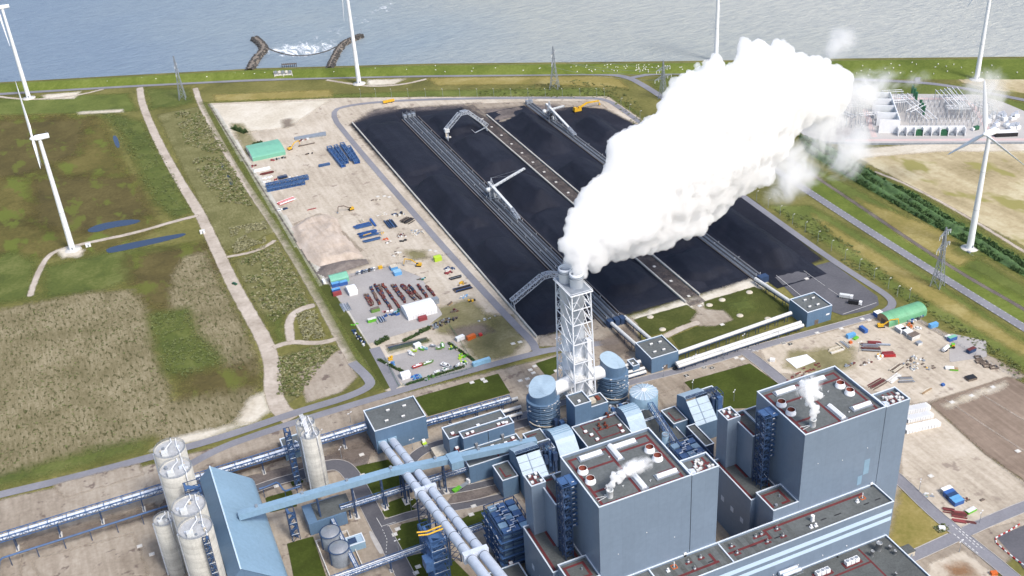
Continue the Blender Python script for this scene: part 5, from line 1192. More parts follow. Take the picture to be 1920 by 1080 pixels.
heap('black coal heap between the main yard conveyor and the middle strip', 301, 343.5, 566, 982, [(303, 343, 918, 975, 5, 10), (302, 343, 815, 905, 7, 14), (303, 343, 728, 800, 12, 20), (302, 343, 640, 730, 4, 14), (303, 343, 580, 640, 5, 12)], 13)
heap('black coal heap with a steep cone right of the middle strip', 360.5, 400.5, 562, 955, [(362, 400, 826, 930, 14, 20), (361, 400, 730, 806, 9, 19), (362, 400, 620, 720, 6, 14), (362, 400, 572, 616, 4, 10)], 23)
heap('black coal heap along the right yard road', 411.5, 452, 540, 905, [(418, 450, 820, 890, 9, 16), (413, 452, 700, 810, 4, 14), (414, 452, 560, 660, 10, 18), (413, 452, 640, 690, 5, 12)], 33)
def wall_line(name, label, pts, h, w, mat='concrete', cat='wall', group=None):
    m = MB()
    for a, b in zip(pts[:-1], pts[1:]): m.bar((*a, h/2), (*b, h/2), w, h)
    m.bar((*pts[0], h+.05), (*pts[-1], h+.05), w*1.5, .1) if len(pts) == 2 else None
    return tag(m.build(name, mat), label, cat, group)
wall_line('retaining_wall', 'long pale retaining wall along the left edge of the coal yard', [(236, 1003), (236, 563)], 1.6, .8)
wall_line('retaining_wall', 'pale retaining wall on the left side of the middle strip', [(345, 962), (345, 553)], 1.6, .8)
wall_line('retaining_wall', 'pale retaining wall on the right side of the middle strip', [(358.5, 950), (358.5, 557)], 1.6, .8)
o = sheet('middle_strip', [(345.4, 985), (358.1, 985), (358.1, 548), (345.4, 548)], 'dirt_stain' if False else 'gravel_dark', world=True)
for k in range(17):
    y = 560+k*24; tag(MB().box(350.5, 352.5, y-1.2, y+1.2, .1, .45).build('manhole_slab', 'concrete_pale'), 'white concrete slab on the middle strip between the coal heaps', 'manhole slab', 'slabs along the middle strip')
# yard conveyors
def yard_conveyor(label, xs, y0, y1, kinds):
    r = thing('yard_conveyor', label, 'yard conveyor', ((xs[0]+xs[-1])/2, (y0+y1)/2, 0), 'yard conveyors between the coal heaps')
    for x, k in zip(xs, kinds):
        if k == 'r':
            MB().box(x-.4, x+.4, y0, y1, .3, .9).build('rail_beam', 'timber_dark', r); MB().box(x-.08, x+.08, y0, y1, .9, 1.1).build('rail', 'galv', r)
        else:
            MB().box(x-.9, x+.9, y0, y1, 1.3, 1.5).build('belt', 'belt_dark', r)
            for s in (-1.15, 1.15):
                m = MB().box(x+s-.14, x+s+.14, y0, y1, 1.1, 1.55)
                for i in range(int((y1-y0)/6)): m.box(x+s-.1, x+s+.1, y0+i*6, y0+i*6+.3, .3, 1.1)
                m.build('stringer', 'pipe_lag' if s > 1.2 else 'galv', r)
            MB().box(x-1.9, x-1.35, y0, y1, .9, 1.05).build('walkway', 'galv', r)
            for i in range(int((y1-y0)/27)): MB().bar((x+1.5, y0+8+i*27, .3), (x+1.5, y0+8+i*27, 2.6), .16).box(x+1.3, x+1.7, y0+7.8+i*27, y0+8.2+i*27, 2.6, 2.8).build('walkway_lamp', 'lamp_head', r)
    for x, k in zip(xs, kinds):
        if k == 'b':
            MB().box(x-1.6, x+1.6, y1-1, y1+3, .3, 4.2).build('tail_station', 'galv', r); m = MB()
            for sx in (-2, 2): m.bar((x+sx, y1+1, .3), (x+sx, y1+1, 8), .2)
            m.bar((x-2, y1+1, 6), (x+2, y1+1, 6), .2).build('mast_frame', 'galv', r); MB().box(x-1.8, x+1.8, y0-2, y0+2.5, .3, 5).build('head_chute', 'dark_blue', r)
    MB().box(xs[0]-1, xs[-1]+1, y0+2, y1-2, .1, .28).build('bed', 'coal_floor', r)
    return r
yard_conveyor('main yard conveyor of several parallel belts and rails through the coal', (281.8, 285.5, 290.3, 294.6, 298.6), 552, 985, 'rbbbr')
yard_conveyor('right yard conveyor of two belts and rails through the coal', (403, 405.5, 409, 411.2), 552, 955, 'rbbr')
# portal reclaimers with bent lattice booms
def reclaimer(label, P, w, machine):
    r = thing('portal_reclaimer', label, 'reclaimer', (P[0][0], P[0][1], 0), 'portal reclaimers in the coal yard')
    for i, (a, b) in enumerate(zip(P[:-1], P[1:])):
        L = (Vector(b)-Vector(a)).length; MB().truss(a, b, w, 3.0, max(3, int(L/3)), .34).build('gantry_truss', 'pipe_lag', r)
    a = Vector(P[0]); b = Vector(P[-1])
    for q, z0 in ((a, .9), (b, 1.6)):
        m = MB()
        for s in (-w*.8, w*.8): m.bar((q.x, q.y+s, z0), (q.x, q.y+s*.4, q.z+1), .6).bar((q.x-.5, q.y+s-1.6, z0+.4), (q.x-.5, q.y+s+1.6, z0+.4), .6, .8)
        m.bar((q.x, q.y-w*.8, z0+1), (q.x, q.y+w*.8, z0+1), .4).build('bogie_leg', 'galv', r)
    x, y = machine; MB().box(x-2.6, x+1.6, y-2, y+2, 8.5, 12).build('machine_house', 'machine_white', r)
    for k in range(7):
        px_, py_ = x-1.8+random.random()*4, y-4+random.random()*6; s = .6+random.random()*.6; MB().box(px_-s, px_+s, py_-s, py_+s, 1.4+random.random()*3, 4+random.random()*4.5).build('drive_box', random.choice(['galv', 'machine_white', 'pipe_lag', 'timber_pale']), r)
    # scraper chain boom hanging under the portal
    q = Vector(P[-1]); m = MB().bar((q.x-1.5, q.y-1, 4), (q.x-12, q.y-2, 1.6), .5, .7).bar((q.x-12, q.y-2, 1.6), (q.x-15, q.y-1.2, 5.2), .3); m.build('scraper_boom', 'pipe_lag', r)
    return r
p = GY(868, 212, 913); q = GX(917, 240, 343.2)
reclaimer('far bent lattice reclaimer with a white cabin between the conveyor and the middle strip', [(303, 913, 8.5), (p.x-2.5, 913, p.z-1), (p.x+4, 913.5, p.z-1.2), (343.2, 914, 5)], 4.0, (303.5, 912))
p = GY(1022, 514, 609)
reclaimer('near bent lattice reclaimer spanning the left coal heap behind the chimney', [(237.2, 605, 4.5), (p.x-2, 609, p.z-2.6), (p.x+4, 609.5, p.z-2.8), (280.8, 611, 9)], 4.2, (281, 611))
# stackers
def stacker(label, x, y, boom_end, tail, pivz):
    r = thing('stacker', label, 'stacker', (x, y, 0), 'coal stackers on the yard conveyors')
    m = MB()
    for sx in (-4.2, 4.2):
        for sy in (-4, 4): m.bar((x+sx, y+sy, 1), (x+sx*.4, y+sy*.4, pivz-1), .6)
        m.bar((x+sx, y-5, 1.3), (x+sx, y+5, 1.3), .8)
    for sy in (-4, 4): m.bar((x-4.2, y+sy, 2.4), (x+4.2, y+sy, 2.4), .5)
    m.build('portal', 'galv', r)
    MB().cyl(x, y, pivz-1.6, pivz-.2, 2.2, 16).box(x-2.4, x+2.4, y-3, y+3, pivz-.2, pivz+1).build('slewing_deck', 'galv', r)
    be = Vector(boom_end); b0 = Vector((x, y, pivz+1.2)); d = (be-b0).normalized()
    MB().bar(b0-d*2, be, 1.9, 1.5).build('boom', 'machine_white', r); m = MB()
    a = d.cross(Vector((0, 0, 1))).normalized()
    for i in range(9): q = b0+d*((be-b0).length*(i+.5)/9)+a*1.2; m.box(q.x-.25, q.x+.25, q.y-.25, q.y+.25, q.z-.3, q.z+.5)
    m.bar(b0+a*1.2-Vector((0, 0, .4)), be+a*1.2-Vector((0, 0, .4)), .7, .12).build('boom_walkway', 'galv', r)
    mt = b0-d*1.5+Vector((0, 0, 9)); m = MB()
    for s in (-1.2, 1.2): m.bar(b0+a*s-d*3.5, mt, .35).bar(b0+a*s+d*.8, mt, .35)
    for t in (.3, .6): m.bar(b0+a*-1+(mt-b0)*t, b0+a*1+(mt-b0)*t, .25)
    m.build('mast', 'pipe_lag', r); MB().bar(mt, b0+d*(be-b0).length*.55+Vector((0, 0, .8)), .12).bar(mt, be-d*3+Vector((0, 0, .8)), .12).build('stay', 'galv', r)
    cw = b0-d*8; MB().bar(b0-d*2, cw, 1.6, 1.2).build('counter_arm', 'galv', r); MB().lathe(cw.x, cw.y, [(.1, cw.z-1.7), (1.7, cw.z-1.5), (1.9, cw.z), (1.7, cw.z+1.5), (.1, cw.z+1.7)], 16).build('counterweight', 'machine_white', r)
    t0, t1 = Vector(tail[0]), Vector(tail[1]); MB().bar(t0, t1, 2.0, 1.4).build('tripper_bridge', 'machine_white', r)
    t2 = Vector((t1.x, t1.y-14, 2.2)); MB().truss(t2, t1-Vector((0, 0, 1.2)), 2.4, 1.6, 6, .24).build('tripper_tail', 'pipe_lag', r); m = MB()
    for i in range(4): q = t0+(t1-t0)*(i/3); m.bar((q.x-1.6, q.y, 1), (q.x-.8, q.y, q.z-.5), .35).bar((q.x+1.6, q.y, 1), (q.x+.8, q.y, q.z-.5), .35).bar((q.x-1.6, q.y, 2), (q.x+1.6, q.y, 2), .3)
    m.build('tripper_leg', 'galv', r)
    for k in range(6): px_, py_ = x-3+random.random()*6, y-4+random.random()*8; MB().box(px_-.7, px_+.7, py_-.7, py_+.7, 2.5, 4+random.random()*5).build('drive_box', random.choice(['galv', 'belt_dark', 'machine_white']), r)
    return r
be = GX(983, 316, 338)
stacker('white boom stacker on the main yard conveyor, boom out over the coal to the right', 292.5, 774, tuple(be), ((291.5, 780, 13), (294, 738, 6.5)), 9.5)
be = GX(1057, 199, 424)
stacker('white boom stacker on the right yard conveyor, far end of the coal yard', 407.5, 905, tuple(be), ((406.5, 912, 15), (408.5, 868, 6)), 10)
# yellow crawler machine on the coal
p = G(1083, 210, 0)
r = thing('coal_excavator', 'long yellow crawler excavator with stretched boom at the far end of the coal yard', 'excavator', (p.x, p.y, 0))
MB().box(p.x-4, p.x+3.5, p.y-2.2, p.y+2.2, 1.4, 4).box(p.x-3.6, p.x-1, p.y-1.8, p.y+1.8, 4, 5.2).build('body', 'yellow', r); MB().box(p.x+.6, p.x+3, p.y-2, p.y-.4, 4, 6).build('cab', 'yellow', r)
for s in (-2, 2): MB().box(p.x-4.2, p.x+4, p.y+s-.5, p.y+s+.5, .3, 1.4).build('crawler_track', 'black', r)
e = GY(1123, 197, p.y+2); MB().bar((p.x+2, p.y, 4), (p.x+11, p.y+1, 7), 1.5, 1.4).bar((p.x+11, p.y+1, 7), (e.x, e.y, max(e.z, 6)), 1.3, 1.2).build('boom', 'yellow', r)
MB().bar((e.x, e.y, max(e.z, 6)), (e.x+.6, e.y, 3), .4).box(e.x-.2, e.x+1.2, e.y-.8, e.y+.8, 1.6, 3).build('bucket', 'yellow', r)
p = G(729, 193, 0)
r = thing('site_trailer', 'orange-yellow flat trailer beside the far end of the coal yard', 'trailer', (p.x, p.y, 0)); MB().box(p.x-6, p.x+6, p.y-1.4, p.y+1.4, 1.2, 3.2).build('body', 'yellow', r)
for s in (-3, 3): MB().frustum((p.x+s, p.y-1.5, .6), (p.x+s, p.y+1.5, .6), .6, .6, 10).build('wheel', 'black', r)

# ================================================================== wind turbines
def blade_mesh(Rr):
    m = MB(); secs = [(1.2, .85, .85, 0), (4, 1.2, .75, .1), (9, 2.1, .5, .35), (16, 1.8, .36, .25), (26, 1.25, .22, .15), (36, .8, .13, .08), (Rr-1.5, .4, .07, .03), (Rr, .1, .03, 0)]
    n = 10; vs = []
    for z, c, t, off in secs:
        for k in range(n): a = 2*math.pi*k/n; vs.append((t*math.sin(a), c*math.cos(a)*.9+off, z))
    m.add(vs, [(i*n+k, i*n+(k+1) % n, (i+1)*n+(k+1) % n, (i+1)*n+k) for i in range(len(secs)-1) for k in range(n)], 0, True); return m
def turbine(px, py, hub, label, ph, az=186, Rr=42, rb=2.5, rt=1.35, foot=None):
    p = G(px, py, 0); a = R(az); ax = Vector((math.cos(a), math.sin(a), 0)); sd = Vector((-math.sin(a), math.cos(a), 0))
    r = thing('wind_turbine', label, 'wind turbine', (p.x, p.y, 0), 'wind turbines around the plant')
    t = MB().lathe(p.x, p.y, [(rb, 0), (rb*.97, 3), (rb*.82, hub*.35), (rb*.68, hub*.68), (rt, hub-1.6)], 28).build('tower', 'turbine_white', r)
    for u in (.35, .68): MB().lathe(p.x, p.y, [(rb*(1-u*.47)+.03, hub*u), (rb*(1-u*.47)+.03, hub*u+.15)], 28).build('flange', 'galv', t)
    MB().box(p.x-.6, p.x+.6, p.y-rb-.06, p.y-rb+.3, 1.4, 3.6).build('door', 'galv', t)
    c = Vector((p.x, p.y, hub)); q = []; m = MB(); n = 12; prof = [(-7.4, 1.3, 1.4), (-7.2, 1.75, 1.8), (0, 1.95, 2.0), (2.6, 1.8, 1.9), (3.6, 1.3, 1.35)]; vs = []
    for s, w_, h_ in prof:
        for k in range(n):
            b_ = 2*math.pi*k/n; cx_, cz_ = math.copysign(abs(math.cos(b_))**.5, math.cos(b_))*w_, math.copysign(abs(math.sin(b_))**.5, math.sin(b_))*h_; vs.append(c+ax*s+sd*cx_+Vector((0, 0, cz_+.4)))
    m.add(vs, [(i*n+k, i*n+(k+1) % n, (i+1)*n+(k+1) % n, (i+1)*n+k) for i in range(4) for k in range(n)], 0, False); m.add(vs[:n], [tuple(range(n))[::-1]]); m.add(vs[4*n:], [tuple(range(n))])
    nac = m.build('nacelle', 'turbine_white', r)
    MB().bar(c-ax*6+Vector((0, 0, 2.3)), c-ax*6+Vector((0, 0, 4.2)), .12).bar(c-ax*6+sd+Vector((0, 0, 2.3)), c-ax*6+sd+Vector((0, 0, 3.4)), .3).build('mast', 'galv', nac)
    hc = c+ax*4.6+Vector((0, 0, .4)); m = MB(); rings = [(-1.2, 1.3), (0, 1.6), (1, 1.35), (1.8, .8), (2.1, .05)]; vs = []
    for s, rr in rings:
        for k in range(16): b_ = 2*math.pi*k/16; vs.append(hc+ax*s+sd*(rr*math.cos(b_))+Vector((0, 0, rr*math.sin(b_))))
    m.add(vs, [(i*16+k, i*16+(k+1) % 16, (i+1)*16+(k+1) % 16, (i+1)*16+k) for i in range(4) for k in range(16)], 0, True); m.build('hub', 'turbine_white', r)
    bm_ = None
    for k in range(3):
        o = blade_mesh(Rr).build('blade', 'turbine_white', r, base=(0, 0, 0)) if bm_ is None else bpy.data.objects.new('blade', bm_.data)
        if bm_ is not None: COL.objects.link(o); o.parent = r
        bm_ = bm_ or o; th = R(ph)+k*2*math.pi/3
        up = Vector((0, 0, math.cos(th)))+sd*math.sin(th); side = up.cross(ax)
        pit = R(35); xx = ax*math.cos(pit)+side*math.sin(pit); yy = up.cross(xx)
        Mx = Matrix((( xx.x, yy.x, up.x), (xx.y, yy.y, up.y), (xx.z, yy.z, up.z))).to_4x4(); Mx.translation = hc-Vector((p.x, p.y, 0)); o.matrix_basis = Mx
    MB().lathe(p.x, p.y, [(foot or 7, 0), (foot or 7, .35), (3, .6)], 36).build('foundation', 'concrete_pale', r)
    return r
turbine(136.5, 469, 97.5, 'white wind turbine standing in the left meadow on a round concrete base', 101, 182, 44)
turbine(1818, 466, 90.5, 'white wind turbine with three visible blades in front of the substation at the right edge', 108, 186, 38)
turbine(54.3, 184, 101, 'white wind turbine tower by the dike road at the top left corner', 30, 186, 42)
turbine(673.5, 157, 108, 'white wind turbine tower by the sea near the outlet, top middle', 70, 186, 42)
turbine(1342.3, 111, 98, 'white wind turbine tower behind the steam plume by the sea', 47, 186, 46)
turbine(1831, 149, 104, 'white wind turbine tower by the sea at the top right', 90, 186, 42)
p = G(1818, 466, 0); patch('turbine_mound', [(p.x+13*math.cos(t), p.y-2+12*math.sin(t)) for t in np.linspace(0, 6.28, 24)[:-1]], 'grass_vivid', world=True, cell=2, soft=4)
p = G(1817, 475, 0); tag(MB().box(p.x-.8, p.x+.8, p.y-4, p.y+1, .1, .4).box(p.x-.7, p.x+.7, p.y-1, p.y+1.8, .4, 1.4).build('entrance_step', 'galv'), 'grey metal entrance steps at the foot of the right turbine', 'steps')
for q, lab in (((166, 462), 'small white transformer hut beside the left turbine base'), ((380, 437), 'small white box beside the dirt track and the long pond')):
    p = G(*q, 0); r = thing('transformer_hut', lab, 'hut', (p.x, p.y, 0)); MB().box(p.x-2, p.x+2, p.y-1.4, p.y+1.4, 0, 2.4).build('wall', 'white', r); MB().box(p.x-2.1, p.x+2.1, p.y-1.5, p.y+1.5, 2.4, 2.6).build('roof', 'white_dirty', r); MB().box(p.x-.5, p.x+.5, p.y-1.46, p.y-1.4, .1, 2.1).build('door', 'galv', r)
patch('turbine_pad', [(108, 470), (135, 462), (158, 470), (150, 482), (118, 484)], 'sand_pale', cell=1.5, soft=3)

# ================================================================== lattice pylons
def pylon(px, py, h, label, ang, arms, wid=7.0):
    p = G(px, py, 0); r = thing('power_pylon', label, 'pylon', (p.x, p.y, 0), 'lattice pylons')
    c, s = math.cos(ang), math.sin(ang); T = lambda x, y, z: (p.x+x*c-y*s, p.y+x*s+y*c, z)
    wd = lambda z: (wid/2*(1-z/(h*.62))+1.0*(z/(h*.62))) if z < h*.62 else 1.0*(1-(z-h*.62)/(h*.38))+.25
    L = [0, h*.16, h*.3, h*.42, h*.53, h*.62, h*.7, h*.78, h*.86, h*.93, h]; m = MB(); q = lambda k, z: T((1 if k in (1, 2) else -1)*wd(z), (1 if k > 1 else -1)*wd(z), z)
    for a, b in zip(L[:-1], L[1:]):
        for k in range(4):
            m.bar(q(k, a), q(k, b), .38); m.bar(q(k, a), q((k+1) % 4, b), .2).bar(q((k+1) % 4, a), q(k, b), .2).bar(q(k, b), q((k+1) % 4, b), .2)
    m.build('tower', 'galv', r)
    for z, l in arms:
        for sg in (-1, 1):
            m = MB(); tip = T(sg*l, 0, z+.8)
            for y in (-1, 1): m.bar(T(sg*wd(z), y*wd(z), z), tip, .28).bar(T(sg*wd(z+2.4), y*wd(z+2.4), z+2.6), tip, .24)
            for u in (.3, .6): m.bar(T(sg*(wd(z)+(l-wd(z))*u), 0, z+.3), T(sg*(wd(z)+(l-wd(z))*u), 0, z+2.6*(1-u)+.8*u), .18)
            o = m.build('cross_arm', 'galv', r)
            for u in (.98, .55): MB().bar(T(sg*l*u, 0, z+.6), T(sg*l*u, 0, z-2.2), .3).build('insulator', 'white', o)
    return r
pylon(343, 186, 48, 'lattice pylon between the two dirt tracks near the dike, upper left', 1.3, ((30, 9), (38, 7)))
pylon(1040, 166, 45, 'lattice pylon in the grass strip north of the coal yard', .9, ((29, 9.5), (38, 8)), 9)
pylon(1243, 186, 40, 'lattice pylon in the road loop beside the steam plume', .3, ((22, 12), (31, 10)))
pylon(1757, 537, 46, 'lattice pylon in the grass strip between the public road and the coal yard road', .35, ((31, 9), (41, 7.5)))
def wire(label, a, b, sag):
    a, b = Vector(a), Vector(b); pts = [a+(b-a)*t-Vector((0, 0, 4*sag*t*(1-t))) for t in np.linspace(0, 1, 13)]
    tag(MB().path(pts, .09, 4).build('power_line', 'galv'), label, 'power line', 'wires between the pylons')
A, B = G(1040, 166, 0), G(1243, 186, 0)
for dz in (38.5, 29.5):
    for s in (-8, 8): wire('thin grey power line sagging between two lattice pylons', (A.x+s, A.y+s*.6, dz-2), (B.x+s, B.y, dz-8), 4)

# ================================================================== substation
sheet('substation_yard', [(1480, 232), (1518, 263), (1560, 268), (1640, 270), (1760, 269.5), (1970, 269), (1990, 238), (1880, 192), (1834, 178), (1640, 176), (1500, 184)], 'paving_pale')
road('substation_lane', [(1585, 264), (1760, 263), (1960, 262)], 5, 'paving_pink'); road('substation_lane', [(1640, 184), (1720, 186), (1810, 185), (1830, 205), (1862, 262)], 5, 'paving_pink'); road('substation_lane', [(1640, 258), (1632, 235), (1622, 205)], 5, 'paving_pink')
p0, p1 = G(1684, 256, 0), G(1809, 256, 0)
r = thing('transformer_bay', 'long row of white fire walls with green transformers in the substation', 'transformer bay', (p0.x, p0.y, 0))
d = (p1-p0); L = d.length; d.normalize(); e = Vector((-d.y, d.x, 0)); an = math.atan2(d.y, d.x)
MB().obox(tuple((p0+d*L/2+e*5.5)[:2]), L, .6, 8, an, 0).build('back_wall', 'white', r)
for k in range(9):
    c = p0+d*(L*k/8)+e*2.6; MB().obox((c.x, c.y), .7, 5.6, 7.4, an, 0).build('fire_wall', 'white', r)
    if k < 8:
        c = p0+d*(L*(k+.5)/8)+e*2.4
        if k in (2, 5): o = MB().obox((c.x, c.y), 6, 3.4, 4.2, an, .4).obox((c.x, c.y), 3, 1.6, 1.2, an, 4.6).build('transformer', 'green_dark', r)
        else: o = MB().obox((c.x, c.y), 3.6, 2.4, 2.2, an, .3).cyl(c.x-1, c.y, 2.5, 4.4, .35, 8).cyl(c.x+1, c.y, 2.5, 4.4, .35, 8).build('reactor', 'galv', r)
c = p0+d*L*.4+e*11; MB().obox((c.x, c.y), 34, 6, 4, an, 0).build('service_house', 'white', r)
q0, q1 = G(1665, 250, 0), G(1648, 197, 0)
r = thing('transformer_bay', 'tall white walled transformer cells in a line on the left of the substation', 'transformer bay', (q0.x, q0.y, 0))
d = q1-q0; L = d.length; d.normalize(); e = Vector((-d.y, d.x, 0)); an = math.atan2(d.y, d.x)
c = q0+d*L/2-e*9; MB().obox((c.x, c.y), L, .8, 13, an, 0).build('long_wall', 'white', r)
for k in range(5):
    c = q0+d*(L*k/4); MB().obox((c.x, c.y), .9, 17, 13, an, 0).build('fire_wall', 'white', r)
    if k < 4:
        c = q0+d*(L*(k+.5)/4); o = MB().obox((c.x, c.y), 9, 8, 7, an, 0).build('transformer', 'white' if k % 2 == 0 else 'green_dark', r)
        MB().obox((c.x, c.y), 5, 3, 1.6, an, 7).build('radiator', 'green_dark', o)
def portal(p, q, h, label, n=3, w=.35, legs=True):
    p, q = G(*p, 0), G(*q, 0); r = thing('busbar_portal', label, 'busbar portal', ((p.x+q.x)/2, (p.y+q.y)/2, 0), 'white busbar portals in the substation')
    d = q-p; L = d.length; a = Vector((-d.y, d.x, 0)).normalized()
    for k in range(n):
        o = a*(k-(n-1)/2)*4.5; MB().bar(p+o+Vector((0, 0, h)), q+o+Vector((0, 0, h)), .42).build('busbar', 'white', r)
    for t in (0.02, .35, .68, .98):
        m = MB(); 
        for k in range(n): b = p+d*t+a*(k-(n-1)/2)*4.5; m.bar((b.x, b.y, 0), (b.x, b.y, h), w)
        m.bar(p+d*t-a*(n-1)*2.25+Vector((0, 0, h-.8)), p+d*t+a*(n-1)*2.25+Vector((0, 0, h-.8)), w); m.build('support', 'galv', r)
PL = [((1652, 192), (1690, 190)), ((1666, 205), (1700, 203)), ((1668, 212), (1695, 210)), ((1760, 188), (1792, 224)), ((1772, 186), (1800, 218)), ((1782, 184), (1812, 222)), ((1770, 206), (1808, 206)), ((1772, 222), (1815, 222)), ((1568, 226), (1600, 240)), ((1585, 218), (1625, 215)), ((1610, 236), (1650, 232)), ((1690, 196), (1745, 245)), ((1700, 230), (1730, 215)), ((1825, 212), (1860, 228)), ((1828, 206), (1856, 218))]
for k, (a, b) in enumerate(PL): portal(a, b, 11, 'white busbar portal on thin posts in the substation', 3 if k % 2 else 2)
random.seed(11)
r0 = None
for k in range(150):
    if k < 95: px_, py_ = 1690+(k % 16)*8.4+(k//16)*3, 192+(k//16)*9.2
    elif k < 125: px_, py_ = random.uniform(1555, 1640), random.uniform(218, 250)
    else: px_, py_ = random.uniform(1820, 1880), random.uniform(220, 240)
    g = G(px_, py_, 0)
    if r0 is None:
        r0 = thing('insulator_post', 'thin grey insulator post in the substation yard', 'insulator post', (g.x, g.y, 0), 'insulator posts in the substation'); local(r0)
        MB().bar((0, 0, 0), (0, 0, 4), .28).build('post', 'galv', r0); MB().cyl(0, 0, 4, 6, .26, 8).box(-1.0, 1.0, -.12, .12, 6, 6.2).build('insulator', 'white', r0)
    else: copytree(r0, (g.x, g.y, 0), random.random()*3)
for k, q in enumerate(((1709, 184), (1713, 190), (1716, 197), (1724, 212), (1727, 218), (1730, 224))):
    g = G(*q, 0); r = thing('surge_arrester', 'dark green tall surge arrester on posts in the substation', 'surge arrester', (g.x, g.y, 0), 'green arresters in the substation')
    MB().cyl(g.x, g.y, 5, 13, 1.3, 12).build('body', 'green_dark', r); m = MB()
    for sx in (-.8, .8): m.bar((g.x+sx, g.y, 0), (g.x+sx, g.y, 5), .35)
    m.bar((g.x-.9, g.y, 4.8), (g.x+.9, g.y, 4.8), .35).build('stand', 'galv', r)
p0, p1 = G(1862, 256, 0), G(1908, 254, 0); c = (p0+p1)/2; an = math.atan2((p1-p0).y, (p1-p0).x)
r = thing('control_building', 'black-fronted control building with white roof at the right end of the substation', 'control building', (c.x, c.y, 0))
MB().obox((c.x, c.y), 19, 6, 4, an, 0).build('wall', 'black', r); MB().obox((c.x, c.y+.6), 19.4, 6.8, .4, an, 4.02).build('roof', 'white', r)
for k in range(5): q = p0+(p1-p0)*(.3+k*.12); MB().obox((q.x+1.0, q.y-2.9), 2.0, .4, 3, an, .6).build('panel', 'green_dark', r)
random.seed(4)
for k in range(16):
    px_, py_ = random.uniform(1848, 1912), random.uniform(218, 248); g = G(px_, py_, 0); r = thing('switchgear_cubicle', 'white switchgear cubicle with bushings at the right end of the substation', 'switchgear', (g.x, g.y, 0), 'white switchgear by the control building')
    MB().box(g.x-2.4, g.x+2.4, g.y-2, g.y+2, 0, 3.4).build('cabinet', 'white', r)
    for s in (-1.4, 0, 1.4): MB().cyl(g.x+s, g.y, 3.4, 6.6, .38, 8).build('bushing', 'tube_white', r)
g = G(1829, 244, 0); r = thing('service_truck', 'small green truck parked in the substation beside the turbine', 'truck', (g.x, g.y, 0)); MB().box(g.x-2, g.x+3, g.y-1.3, g.y+1.3, .8, 3.8).build('cargo_box', 'green_dark', r); MB().box(g.x-4, g.x-2.1, g.y-1.2, g.y+1.2, .6, 2.8).build('cab', 'white', r); MB().box(g.x-3.9, g.x+2.9, g.y-1.35, g.y+1.35, .2, .7).build('chassis', 'black', r)
tag(wall_line('boundary_fence', 'low grey boundary fence along the front of the substation', P2([(1500, 262), (1560, 270), (1640, 272), (1760, 271), (1940, 270)]), 1.8, .15, 'galv', 'fence'), None)
# ================================================================== storage yards
random.seed(21)
ya = PX(0, 380, 180, 6); yb = PX(0, 600, 360, 6); yc = PX(0, 600, 500, 4.908); yd = PX(0, 1420, 560, 3.84); ye = PX(0, 1660, 740, 3.177)
H = math.pi/2
def rotp(c, a, x, y): return c[0]+x*math.cos(a)-y*math.sin(a), c[1]+x*math.sin(a)+y*math.cos(a)
def container(f, x, y, mat, label, L=6.06, W=2.5, h=2.6, ang=0, lid=None, group=None, z=0, cat='container'):
    c = V2(f, x, y, z); r = thing('container', label, cat, (c[0], c[1], z), group)
    m = MB().obox(c, L, W, h, ang, z+.12)
    n = int(L/1.0)
    for i in range(n+1):
        q = rotp(c, ang, -L/2+L*i/n, 0); m.obox(q, .12, W+.1, h-.2, ang, z+.2)
    m.build('body', mat, r); MB().obox(c, L+.06, W+.06, .1, ang, z+h+.12).build('roof', lid or mat, r)
    q = rotp(c, ang, -L/2-.05, 0); MB().obox(q, .06, W-.3, h-.4, ang, z+.25).build('door', 'galv' if mat in ('white', 'white_dirty') else mat, r)
    return r
def pile(name, label, cat, f, x, y, L, W, ang, kind, mats, n=8, h=1.2, group=None):
    c = V2(f, x, y, 0); r = thing(name, label, cat, (c[0], c[1], 0), group)
    for mt in mats:
        k = max(1, n//len(mats)); m = MB()
        for i in range(k):
            if kind == 'pipe':
                v = random.uniform(-W/2, W/2); l = L*random.uniform(.7, 1); u = random.uniform(-.5, .5)*(L-l); rd = random.uniform(.18, .35); zz = rd+random.choice((0, .5, .9))*min(1, h)
                a, b = rotp(c, ang, u-l/2, v), rotp(c, ang, u+l/2, v); m.frustum((*a, zz), (*b, zz), rd, rd, 8)
            elif kind == 'beam':
                v = random.uniform(-W/2, W/2); l = L*random.uniform(.75, 1); u = random.uniform(-.5, .5)*(L-l); a, b = rotp(c, ang, u-l/2, v), rotp(c, ang, u+l/2, v); zz = .3+random.random()*h*.8; m.bar((*a, zz), (*b, zz), random.uniform(.35, .8), random.uniform(.3, .6))
            elif kind == 'drum':
                q = rotp(c, ang, random.uniform(-L/2, L/2), random.uniform(-W/2, W/2)); rd = random.uniform(.5, .9); m.cyl(q[0], q[1], 0, random.uniform(.8, 1.5)*h, rd, 10)
            else:
                q = rotp(c, ang, random.uniform(-L/2, L/2), random.uniform(-W/2, W/2)); s = random.uniform(.5, 1.4); m.obox(q, s*random.uniform(1, 2), s, random.uniform(.4, 1)*h, ang+random.uniform(-.4, .4), 0)
        m.build({'pipe': 'pipe_bundle', 'beam': 'beam_bundle', 'drum': 'drum_cluster'}.get(kind, 'crate_cluster'), mt, r)
    return r
